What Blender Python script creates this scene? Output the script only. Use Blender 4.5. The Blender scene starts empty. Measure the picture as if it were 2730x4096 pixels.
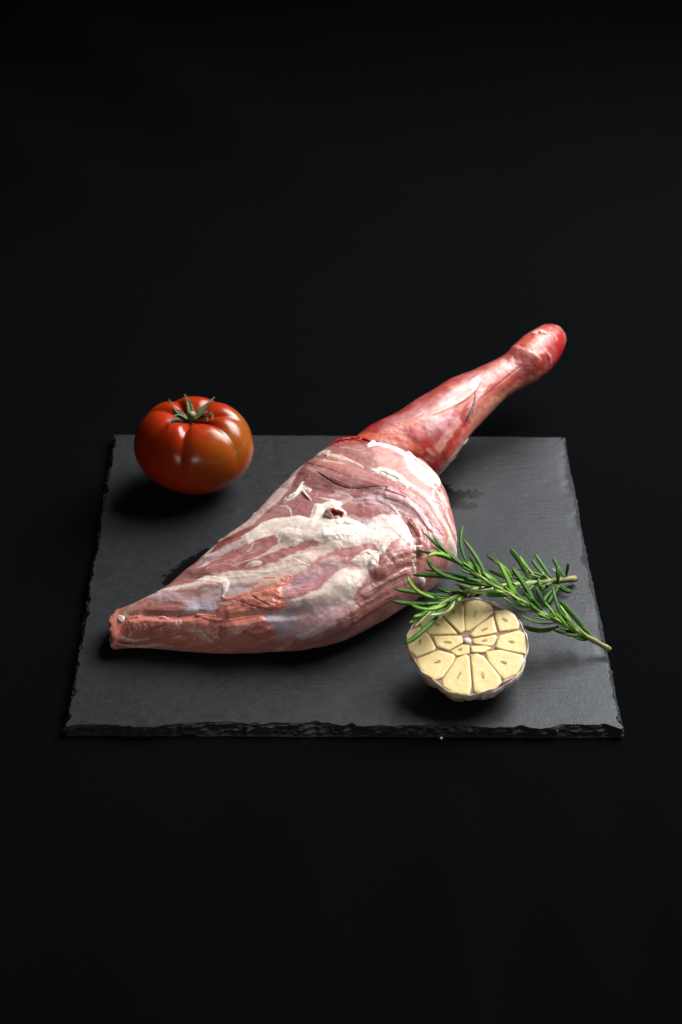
import bpy, math, random
import numpy as np
from mathutils import Vector, Matrix

# ------------------------------------------------------------------ camera, world, lamps, exposure
scene = bpy.context.scene
col = scene.collection
cam_data = bpy.data.cameras.new('camera')
cam = bpy.data.objects.new('camera', cam_data)
col.objects.link(cam)
PITCH, YAW, ROLL = 0.589359, -0.020396, 0.017450
f_ = Vector((0, math.cos(PITCH), -math.sin(PITCH)))
u_ = Vector((0, math.sin(PITCH), math.cos(PITCH)))
r_ = Vector((1, 0, 0))
Zr = Matrix.Rotation(YAW, 3, 'Z')
f_, u_, r_ = Zr @ f_, Zr @ u_, Zr @ r_
r2 = math.cos(ROLL)*r_ + math.sin(ROLL)*u_
u2 = -math.sin(ROLL)*r_ + math.cos(ROLL)*u_
cam.matrix_world = Matrix(((r2.x, u2.x, -f_.x, -0.020472), (r2.y, u2.y, -f_.y, -0.945532), (r2.z, u2.z, -f_.z, 0.677391), (0, 0, 0, 1)))
cam_data.sensor_fit = 'VERTICAL'
cam_data.sensor_height = 36.0
cam_data.sensor_width = 24.0
cam_data.lens = 7752.286/4096*36
cam_data.clip_start = 0.05
cam_data.clip_end = 50
cam_data.dof.use_dof = True
cam_data.dof.focus_distance = 1.10
cam_data.dof.aperture_fstop = 10.0
scene.camera = cam

world = bpy.data.worlds.new('World')
scene.world = world
world.use_nodes = True
bg = world.node_tree.nodes['Background']
bg.inputs[0].default_value = (0.75, 0.85, 1.0, 1)
bg.inputs[1].default_value = 0.004

def softbox(name, loc, target, sx, sy, power, color):
    d = bpy.data.lights.new(name, 'AREA')
    d.shape = 'RECTANGLE'; d.size = sx; d.size_y = sy; d.energy = power; d.color = color
    o = bpy.data.objects.new(name, d)
    col.objects.link(o)
    o.location = loc
    o.rotation_euler = (Vector(target)-Vector(loc)).to_track_quat('-Z', 'Y').to_euler()
    return o
softbox('key_softbox', (0.76, 0.62, 0.98), (-0.09, -0.08, 0.03), 1.0, 1.0, 13.4, (1.0, 0.985, 0.965)).data.spread = math.radians(92)
softbox('back_softbox', (0.80, 1.20, 1.00), (0.05, 0.0, 0.0), 1.1, 0.8, 4.2, (0.96, 0.98, 1.0)).data.spread = math.radians(90)
softbox('front_fill', (-0.25, -1.5, 0.42), (0, 0, 0.03), 0.50, 0.36, 3.4, (1.0, 0.97, 0.94))

scene.render.engine = 'CYCLES'
scene.view_settings.view_transform = 'Standard'
scene.view_settings.look = 'None'
scene.view_settings.exposure = 0.0
scene.view_settings.gamma = 1.0
scene.view_settings.use_curve_mapping = False

# ------------------------------------------------------------------ helpers
def lin(c):
    c = np.asarray(c, float)/255.0
    return np.where(c <= 0.04045, c/12.92, ((c+0.055)/1.055)**2.4)
def lin4(c):
    return tuple(float(v) for v in lin(c))+(1.0,)

def hsh(ix, iy, iz, seed):
    h = (ix.astype(np.int64)*374761393+iy.astype(np.int64)*668265263+iz.astype(np.int64)*2147483647+seed*1274126177) & 0xffffffff
    h = ((h ^ (h >> 13))*1274126177) & 0xffffffff
    h = ((h ^ (h >> 16))*2246822519) & 0xffffffff
    return ((h ^ (h >> 15)) & 0xffff)/65535.0*2-1
def vnoise(x, y, z, seed=0):
    x, y, z = np.broadcast_arrays(x, y, z)
    ix, iy, iz = np.floor(x), np.floor(y), np.floor(z)
    fx, fy, fz = x-ix, y-iy, z-iz
    fx = fx*fx*fx*(fx*(fx*6-15)+10); fy = fy*fy*fy*(fy*(fy*6-15)+10); fz = fz*fz*fz*(fz*(fz*6-15)+10)
    r = 0
    for a in (0, 1):
        wx = fx if a else 1-fx
        for b in (0, 1):
            wy = fy if b else 1-fy
            for c in (0, 1):
                wz = fz if c else 1-fz
                r = r+wx*wy*wz*hsh(ix+a, iy+b, iz+c, seed)
    return r
def noise2(x, y, seed=0):
    ix, iy = np.floor(x), np.floor(y)
    fx, fy = x-ix, y-iy
    fx = fx*fx*(3-2*fx); fy = fy*fy*(3-2*fy)
    o = np.zeros_like(ix)
    return ((hsh(ix, iy, o, seed)*(1-fx)+hsh(ix+1, iy, o, seed)*fx)*(1-fy)
            + (hsh(ix, iy+1, o, seed)*(1-fx)+hsh(ix+1, iy+1, o, seed)*fx)*fy)
def fbm2(x, y, seed=0, o=4):
    r = 0; a = 1.0
    for i in range(o):
        r = r+a*noise2(x*2**i+17.3*i, y*2**i+9.1*i, seed+i); a *= .5
    return r/1.9
def fbm3(x, y, z, seed=0, o=4):
    r = 0; a = 1.0
    for i in range(o):
        r = r+a*vnoise(x*2**i, y*2**i, z*2**i, seed+i); a *= .5
    return r/1.9
def sstep(a, b, x):
    t = np.clip((x-a)/(b-a), 0, 1)
    return t*t*(3-2*t)

def mesh_np(name, V, quads=None, tris=None, smooth=True):
    V = np.asarray(V, np.float32).reshape(-1, 3)
    me = bpy.data.meshes.new(name)
    me.vertices.add(len(V)); me.vertices.foreach_set('co', V.ravel())
    loops = []; sizes = []
    if quads is not None and len(quads):
        q = np.asarray(quads, np.int32).reshape(-1, 4); loops.append(q.ravel()); sizes.append(np.full(len(q), 4, np.int32))
    if tris is not None and len(tris):
        t = np.asarray(tris, np.int32).reshape(-1, 3); loops.append(t.ravel()); sizes.append(np.full(len(t), 3, np.int32))
    loops = np.concatenate(loops); sizes = np.concatenate(sizes)
    me.loops.add(len(loops)); me.loops.foreach_set('vertex_index', loops)
    me.polygons.add(len(sizes))
    me.polygons.foreach_set('loop_start', np.concatenate([[0], np.cumsum(sizes)[:-1]]).astype(np.int32))
    me.polygons.foreach_set('use_smooth', np.full(len(sizes), smooth, bool))
    me.update(calc_edges=True)
    me.validate()
    return me
def obj(name, me, mat=None, parent=None):
    o = bpy.data.objects.new(name, me)
    col.objects.link(o)
    if mat: me.materials.append(mat)
    if parent: o.parent = parent
    return o
def thing(name, label, cat, loc=(0, 0, 0), group=None):
    o = bpy.data.objects.new(name, None)
    o.empty_display_size = .02
    col.objects.link(o); o.location = loc
    o['label'] = label; o['category'] = cat
    if group: o['group'] = group
    return o
def fattr(me, name, vals):
    a = me.attributes.new(name, 'FLOAT', 'POINT'); a.data.foreach_set('value', np.asarray(vals, np.float32).ravel())
def cattr(me, name, rgb):
    a = me.attributes.new(name, 'FLOAT_COLOR', 'POINT')
    c = np.ones((len(rgb), 4), np.float32); c[:, :3] = rgb; a.data.foreach_set('color', c.ravel())
def grid_quads(ns, nt, wrap=True):
    i = np.arange(ns-1)[:, None]; j = np.arange(nt if wrap else nt-1)[None]
    j2 = (j+1) % nt
    return np.stack([i*nt+j, i*nt+j2, (i+1)*nt+j2, (i+1)*nt+j], -1).reshape(-1, 4)

class NT:
    """tiny node-tree helper"""
    def __init__(s, name):
        s.m = bpy.data.materials.new(name); s.m.use_nodes = True
        s.t = s.m.node_tree; s.p = s.t.nodes['Principled BSDF']
    def n(s, typ, **kw):
        x = s.t.nodes.new(typ)
        for k, v in kw.items():
            if k.startswith('i_'):
                x.inputs[int(k[2:]) if k[2:].isdigit() else k[2:].replace('_', ' ')].default_value = v
            else: setattr(x, k, v)
        return x
    def l(s, a, b): s.t.links.new(a, b)
    def set(s, **kw):
        for k, v in kw.items(): s.p.inputs[k.replace('_', ' ')].default_value = v
    def coord(s, kind='Object'): return s.n('ShaderNodeTexCoord').outputs[kind]
    def noise(s, vec, scale, detail=4, rough=.55, dist=0):
        x = s.n('ShaderNodeTexNoise'); x.inputs['Scale'].default_value = scale; x.inputs['Detail'].default_value = detail
        x.inputs['Roughness'].default_value = rough; x.inputs['Distortion'].default_value = dist
        if vec is not None: s.l(vec, x.inputs['Vector'])
        return x.outputs['Fac']
    def ramp(s, fac, stops):
        x = s.n('ShaderNodeValToRGB'); e = x.color_ramp.elements
        while len(e) < len(stops): e.new(.5)
        for k, (p, c) in zip(e, stops):
            k.position = p; k.color = c if len(c) == 4 else tuple(c)+(1,)
        s.l(fac, x.inputs[0]); return x.outputs[0]
    def mix(s, fac, a, b, mode='MIX'):
        x = s.n('ShaderNodeMix', data_type='RGBA', blend_type=mode)
        for sock, v in ((x.inputs[0], fac), (x.inputs[6], a), (x.inputs[7], b)):
            if hasattr(v, 'links'): s.l(v, sock)
            else: sock.default_value = v
        return x.outputs[2]
    def math(s, op, a, b=0.0, c=0.0):
        x = s.n('ShaderNodeMath', operation=op)
        for sock, v in zip(x.inputs, (a, b, c)):
            if hasattr(v, 'links'): s.l(v, sock)
            else: sock.default_value = v
        return x.outputs[0]
    def mapr(s, v, a, b, c, d):
        x = s.n('ShaderNodeMapRange'); s.l(v, x.inputs[0])
        for i, k in enumerate((a, b, c, d)): x.inputs[i+1].default_value = k
        return x.outputs[0]
    def bump(s, h, strength, dist, prev=None):
        x = s.n('ShaderNodeBump'); x.inputs['Strength'].default_value = strength; x.inputs['Distance'].default_value = dist
        s.l(h, x.inputs['Height'])
        if prev is not None: s.l(prev, x.inputs['Normal'])
        return x.outputs[0]
    def scaled(s, vec, sc):
        x = s.n('ShaderNodeMapping'); x.inputs['Scale'].default_value = sc; s.l(vec, x.inputs[0]); return x.outputs[0]

# ------------------------------------------------------------------ materials
def mat_slate():
    m = NT('slate'); v = m.coord()
    big = m.noise(v, 14, 5, .6); fine = m.noise(v, 900, 3, .7); mid = m.noise(v, 160, 5, .65)
    streak = m.noise(m.scaled(v, (70, 420, 200)), 1.0, 4, .6)
    c = m.ramp(m.math('ADD', m.math('MULTIPLY', big, .55), m.math('MULTIPLY', mid, .45)), [(.3, (.010, .0105, .0115)), (.5, (.015, .0155, .017)), (.72, (.022, .023, .025))])
    c = m.mix(m.mapr(fine, .35, .75, 0, .5), c, (.032, .033, .036, 1))
    # damp stains beside the meat, ragged outlines
    att = m.n('ShaderNodeAttribute', attribute_name='damp').outputs['Fac']
    dn = m.noise(m.scaled(v, (260, 420, 300)), 1.0, 5, .75)
    st = m.mapr(m.math('ADD', att, m.math('MULTIPLY', m.math('SUBTRACT', dn, .5), 1.7)), .50, .62, 0, 1)
    c = m.mix(st, c, (.003, .003, .0035, 1))
    m.l(c, m.p.inputs['Base Color'])
    edge = m.n('ShaderNodeAttribute', attribute_name='edge').outputs['Fac']
    m.l(m.mix(edge, m.mix(st, m.mapr(mid, .3, .7, .34, .44), (.22, .22, .22, 1)), (.78, .78, .78, 1)), m.p.inputs['Roughness'])
    m.set(Specular_IOR_Level=.25, Specular_Tint=(.84, .92, 1.0, 1))
    b = m.bump(fine, .35, .0004); b = m.bump(streak, .35, .0006, b); b = m.bump(big, .4, .002, b)
    m.l(b, m.p.inputs['Normal'])
    return m.m
def mat_cloth():
    m = NT('black_cloth'); v = m.coord()
    w1 = m.n('ShaderNodeTexWave', wave_type='BANDS', bands_direction='X'); w1.inputs['Scale'].default_value = 260
    w2 = m.n('ShaderNodeTexWave', wave_type='BANDS', bands_direction='Y'); w2.inputs['Scale'].default_value = 260
    for w in (w1, w2):
        w.inputs['Distortion'].default_value = 1.2; w.inputs['Detail'].default_value = 1; m.l(v, w.inputs[0])
    n = m.noise(v, 500, 3, .7); big = m.noise(v, 5, 3, .5)
    h = m.math('ADD', m.math('MULTIPLY', w1.outputs[1], w2.outputs[1]), n)
    c = m.mix(big, (.0009, .0011, .0015, 1), (.0016, .0020, .0026, 1))
    c = m.mix(m.mapr(h, .5, 1.4, 0, .5), c, (.0024, .0031, .0039, 1))
    m.l(c, m.p.inputs['Base Color'])
    m.set(Roughness=1.0, Specular_IOR_Level=.02)
    m.l(m.bump(h, .3, .0005), m.p.inputs['Normal'])
    return m.m
def mat_meat(name, rough=.34):
    m = NT(name); v = m.coord()
    at = m.n('ShaderNodeAttribute', attribute_name='col').outputs['Color']
    rg = m.n('ShaderNodeAttribute', attribute_name='gloss').outputs['Fac']
    ft = m.n('ShaderNodeAttribute', attribute_name='fat').outputs['Fac']
    n1 = m.noise(v, 240, 4, .65); n2 = m.noise(v, 900, 3, .6); n3 = m.noise(v, 60, 4, .6)
    c = m.mix(m.mapr(n1, .3, .7, .30, 0), at, (.75, .6, .58, 1), 'MULTIPLY')
    c = m.mix(m.mapr(n3, .5, .75, 0, .16), c, (.75, .6, .6, 1))
    m.l(c, m.p.inputs['Base Color'])
    r = m.math('ADD', rg, m.mapr(n1, .3, .7, -.08, .10)); m.l(r, m.p.inputs['Roughness'])
    m.set(Specular_IOR_Level=.38, Subsurface_Radius=(1.0, .6, .5), Subsurface_Scale=.0024, Coat_Roughness=.16)
    m.l(m.mapr(ft, 0, 1, .15, .55), m.p.inputs['Subsurface Weight'])
    m.l(m.mapr(n3, .40, .65, .08, .35), m.p.inputs['Coat Weight'])
    b = m.bump(m.math('MULTIPLY', n1, m.mapr(ft, 0, 1, 1, .35)), .32, .0008); b = m.bump(n2, .40, .0003, b)
    m.l(b, m.p.inputs['Normal']); m.l(b, m.p.inputs['Coat Normal'])
    return m.m
def mat_tomato():
    m = NT('tomato_skin'); v = m.coord()
    at = m.n('ShaderNodeAttribute', attribute_name='col').outputs['Color']
    n1 = m.noise(v, 90, 5, .6); n2 = m.noise(v, 700, 2, .5); n3 = m.noise(v, 30, 3, .6)
    c = m.mix(m.mapr(n1, .4, .7, 0, .28), at, (.33, .05, .004, 1))
    vor = m.n('ShaderNodeTexVoronoi'); vor.inputs['Scale'].default_value = 420; m.l(v, vor.inputs['Vector'])
    c = m.mix(m.mapr(vor.outputs['Distance'], .05, .2, .16, 0), c, (.55, .2, .03, 1))
    m.l(c, m.p.inputs['Base Color'])
    m.l(m.mapr(n3, .3, .7, .20, .30), m.p.inputs['Roughness'])
    m.set(Specular_IOR_Level=.36, Subsurface_Weight=.08, Subsurface_Radius=(1, .25, .08), Subsurface_Scale=.003)
    m.l(m.bump(n2, .10, .0003), m.p.inputs['Normal'])
    return m.m
def mat_green(name, a, b, rough=.42, sc=300, stretch=(1, 1, 1), sss=.05):
    m = NT(name); v = m.coord()
    n = m.noise(m.scaled(v, stretch), sc, 4, .6); n2 = m.noise(v, 1400, 2, .6)
    m.l(m.mix(m.mapr(n, .3, .7, 0, 1), lin4(a), lin4(b)), m.p.inputs['Base Color'])
    m.set(Roughness=rough, Specular_IOR_Level=.45, Subsurface_Weight=sss, Subsurface_Radius=(.4, 1, .2), Subsurface_Scale=.001)
    m.l(m.bump(n2, .5, .0004), m.p.inputs['Normal'])
    return m.m
def mat_leaf(name, top, bot):
    m = NT(name); v = m.coord()
    at = m.n('ShaderNodeAttribute', attribute_name='under').outputs['Fac']
    rib = m.n('ShaderNodeAttribute', attribute_name='rib').outputs['Fac']
    n = m.noise(v, 260, 3, .6); n2 = m.noise(v, 2600, 2, .6)
    t = m.mix(m.mapr(n, .3, .7, 0, 1), lin4(top), lin4(tuple(min(255, int(k*1.35)) for k in top)))
    t = m.mix(m.math('MULTIPLY', rib, .45), t, lin4(tuple(min(255, int(k*1.7+10)) for k in top)))
    c = m.mix(at, t, lin4(bot))
    m.l(c, m.p.inputs['Base Color'])
    m.l(m.mapr(at, 0, 1, .58, .8), m.p.inputs['Roughness'])
    m.set(Specular_IOR_Level=.24, Subsurface_Weight=.06, Subsurface_Radius=(.3, 1, .15), Subsurface_Scale=.0008)
    m.l(m.bump(n2, .6, .0003), m.p.inputs['Normal'])
    return m.m
def mat_clove():
    m = NT('garlic_flesh'); v = m.coord()
    n = m.noise(v, 160, 4, .6); n2 = m.noise(v, 800, 3, .6)
    c = m.mix(m.mapr(n, .3, .7, 0, 1), lin4((231, 202, 132)), lin4((240, 219, 160)))
    at = m.n('ShaderNodeAttribute', attribute_name='rim').outputs['Fac']
    c = m.mix(m.math('MULTIPLY', at, .55), c, lin4((214, 182, 110)))
    m.l(c, m.p.inputs['Base Color'])
    m.set(Roughness=.38, Specular_IOR_Level=.5, Subsurface_Weight=.3, Subsurface_Radius=(1, .75, .35), Subsurface_Scale=.0022)
    b = m.bump(n, .22, .0010); m.l(m.bump(n2, .3, .0003, b), m.p.inputs['Normal'])
    return m.m
def mat_skin():
    m = NT('garlic_skin'); v = m.coord()
    n = m.noise(m.scaled(v, (1, 1, .12)), 330, 5, .65); n2 = m.noise(v, 70, 4, .6)
    c = m.mix(m.mapr(n, .35, .65, 0, 1), lin4((206, 186, 174)), lin4((232, 222, 212)))
    c = m.mix(m.mapr(n2, .45, .65, 0, .6), c, lin4((176, 130, 122)))
    m.l(c, m.p.inputs['Base Color'])
    m.set(Roughness=.45, Specular_IOR_Level=.4, Subsurface_Weight=.15, Subsurface_Scale=.001)
    m.l(m.bump(n, .6, .0008), m.p.inputs['Normal'])
    return m.m
def mat_plain(name, c, rough=.5, bump=.3, sc=500, var=.8, sss=0.0):
    m = NT(name); v = m.coord(); n = m.noise(v, sc, 4, .6)
    c = lin4(c)
    m.l(m.mix(m.mapr(n, .3, .7, 0, 1), tuple(k*var for k in c[:3])+(1,), c), m.p.inputs['Base Color'])
    m.set(Roughness=rough, Subsurface_Weight=sss, Subsurface_Scale=.002, Subsurface_Radius=(1, .5, .3))
    m.l(m.bump(n, bump, .0005), m.p.inputs['Normal'])
    return m.m

# ------------------------------------------------------------------ leg data: loft stations and the muscle / fat map, with some sheen painted in (metres along and around the skin)
THIGH = {'st':[0.0,0.00073,0.00293,0.00659,0.01169,0.01823,0.02619,0.03553,0.04625,0.0583,0.07165,0.08626,0.1021,0.11911,0.13725,0.15648,0.17672,0.19793,0.22005,0.24301,0.26674,0.29119,0.31628,0.34194,0.3681,0.39468,0.42161,0.44881,0.47621,0.50372,0.53128,0.55879,0.58619,0.61339,0.64032,0.6669,0.69306,0.71872,0.74381,0.76826,0.79199,0.81495,0.83707,0.85828,0.87852,0.89775,0.91589,0.9329,0.94874,0.96335,0.9767,0.98875,0.99947,1.00881,1.01677,1.02331,1.02841,1.03207,1.03427,1.035],'yL':[-0.01718,-0.01712,-0.01701,-0.01682,-0.01654,-0.01613,-0.01559,-0.01489,-0.01396,-0.01284,-0.01174,-0.01085,-0.01019,-0.00971,-0.00942,-0.00937,-0.00975,-0.01059,-0.01166,-0.01267,-0.01355,-0.01431,-0.01515,-0.01631,-0.01757,-0.01846,-0.01887,-0.01904,-0.01936,-0.02017,-0.02164,-0.02373,-0.02607,-0.02829,-0.03017,-0.03164,-0.03279,-0.03384,-0.03502,-0.03641,-0.03798,-0.03956,-0.04099,-0.04208,-0.04262,-0.04245,-0.04155,-0.03997,-0.03778,-0.03515,-0.03233,-0.02952,-0.02682,-0.02422,-0.02174,-0.01944,-0.0174,-0.01575,-0.01476,-0.01441],'yR':[0.00682,0.00688,0.00699,0.00718,0.00746,0.00787,0.00841,0.00911,0.01004,0.0113,0.0131,0.01562,0.01891,0.02294,0.0277,0.03313,0.0391,0.04536,0.05164,0.05776,0.06366,0.06928,0.07455,0.07934,0.08339,0.08648,0.08865,0.09013,0.09122,0.09209,0.09273,0.09301,0.09292,0.09267,0.09244,0.09218,0.0917,0.09087,0.08974,0.08836,0.0866,0.08413,0.08059,0.07604,0.07081,0.06523,0.05961,0.05422,0.04907,0.04405,0.03916,0.03454,0.03029,0.02635,0.02263,0.01909,0.01584,0.01305,0.01098,0.00959],'zT':[0.0215,0.02155,0.02165,0.02185,0.02217,0.02263,0.02322,0.02394,0.02479,0.02574,0.0268,0.02792,0.02909,0.03027,0.03144,0.03259,0.03376,0.03494,0.03616,0.03739,0.03865,0.03992,0.04121,0.04252,0.04386,0.04523,0.0466,0.04794,0.0492,0.05034,0.05134,0.0522,0.05298,0.05371,0.05439,0.05503,0.05559,0.05603,0.05629,0.05635,0.05621,0.0559,0.05546,0.05488,0.05417,0.0533,0.05229,0.05116,0.04989,0.04845,0.04684,0.0451,0.04332,0.04163,0.04015,0.03897,0.03817,0.03783,0.03786,0.038],'zB':[0.01,0.00985,0.00968,0.00944,0.00914,0.00877,0.00836,0.00795,0.00759,0.00732,0.00715,0.00706,0.00702,0.007,0.007,0.007,0.007,0.007,0.007,0.007,0.007,0.007,0.007,0.007,0.007,0.007,0.007,0.007,0.007,0.007,0.007,0.007,0.007,0.007,0.007,0.00701,0.00702,0.00706,0.00713,0.00723,0.00736,0.00755,0.00779,0.00814,0.00864,0.00929,0.0101,0.01105,0.01218,0.01351,0.01506,0.01678,0.01856,0.02027,0.0218,0.0231,0.02413,0.02492,0.02551,0.026],'zM':[0.0125,0.0124,0.01228,0.01213,0.01192,0.01168,0.0114,0.01113,0.01089,0.01072,0.01061,0.01057,0.01059,0.01067,0.0108,0.01098,0.01122,0.01151,0.01189,0.0124,0.01305,0.01384,0.01475,0.01573,0.01676,0.01781,0.01887,0.01993,0.02096,0.02196,0.02292,0.02384,0.02474,0.02561,0.02646,0.02729,0.02807,0.02877,0.02937,0.02983,0.03018,0.03045,0.03068,0.03091,0.03117,0.03147,0.03181,0.03217,0.03256,0.03297,0.03339,0.03384,0.03427,0.03467,0.03503,0.03533,0.03557,0.03575,0.03589,0.036],'A':[-0.12949,-0.08276],'ax':[0.74522,0.66682],'L':0.22781}
SHANK = {'c':[[0.01773,0.06977,0.026],[0.03319,0.08815,0.028],[0.04613,0.0973,0.03],[0.06082,0.11533,0.034],[0.08077,0.14173,0.037],[0.10154,0.16144,0.04],[0.11475,0.17315,0.042],[0.12337,0.18058,0.044],[0.13465,0.19742,0.045],[0.14255,0.21181,0.045],[0.14542,0.21678,0.045],[0.14683,0.21896,0.045]],'r':[0.0225,0.024,0.02384,0.02122,0.01691,0.01314,0.0127,0.01397,0.01383,0.01082,0.009,0.0045]}
PAINT = {}
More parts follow.
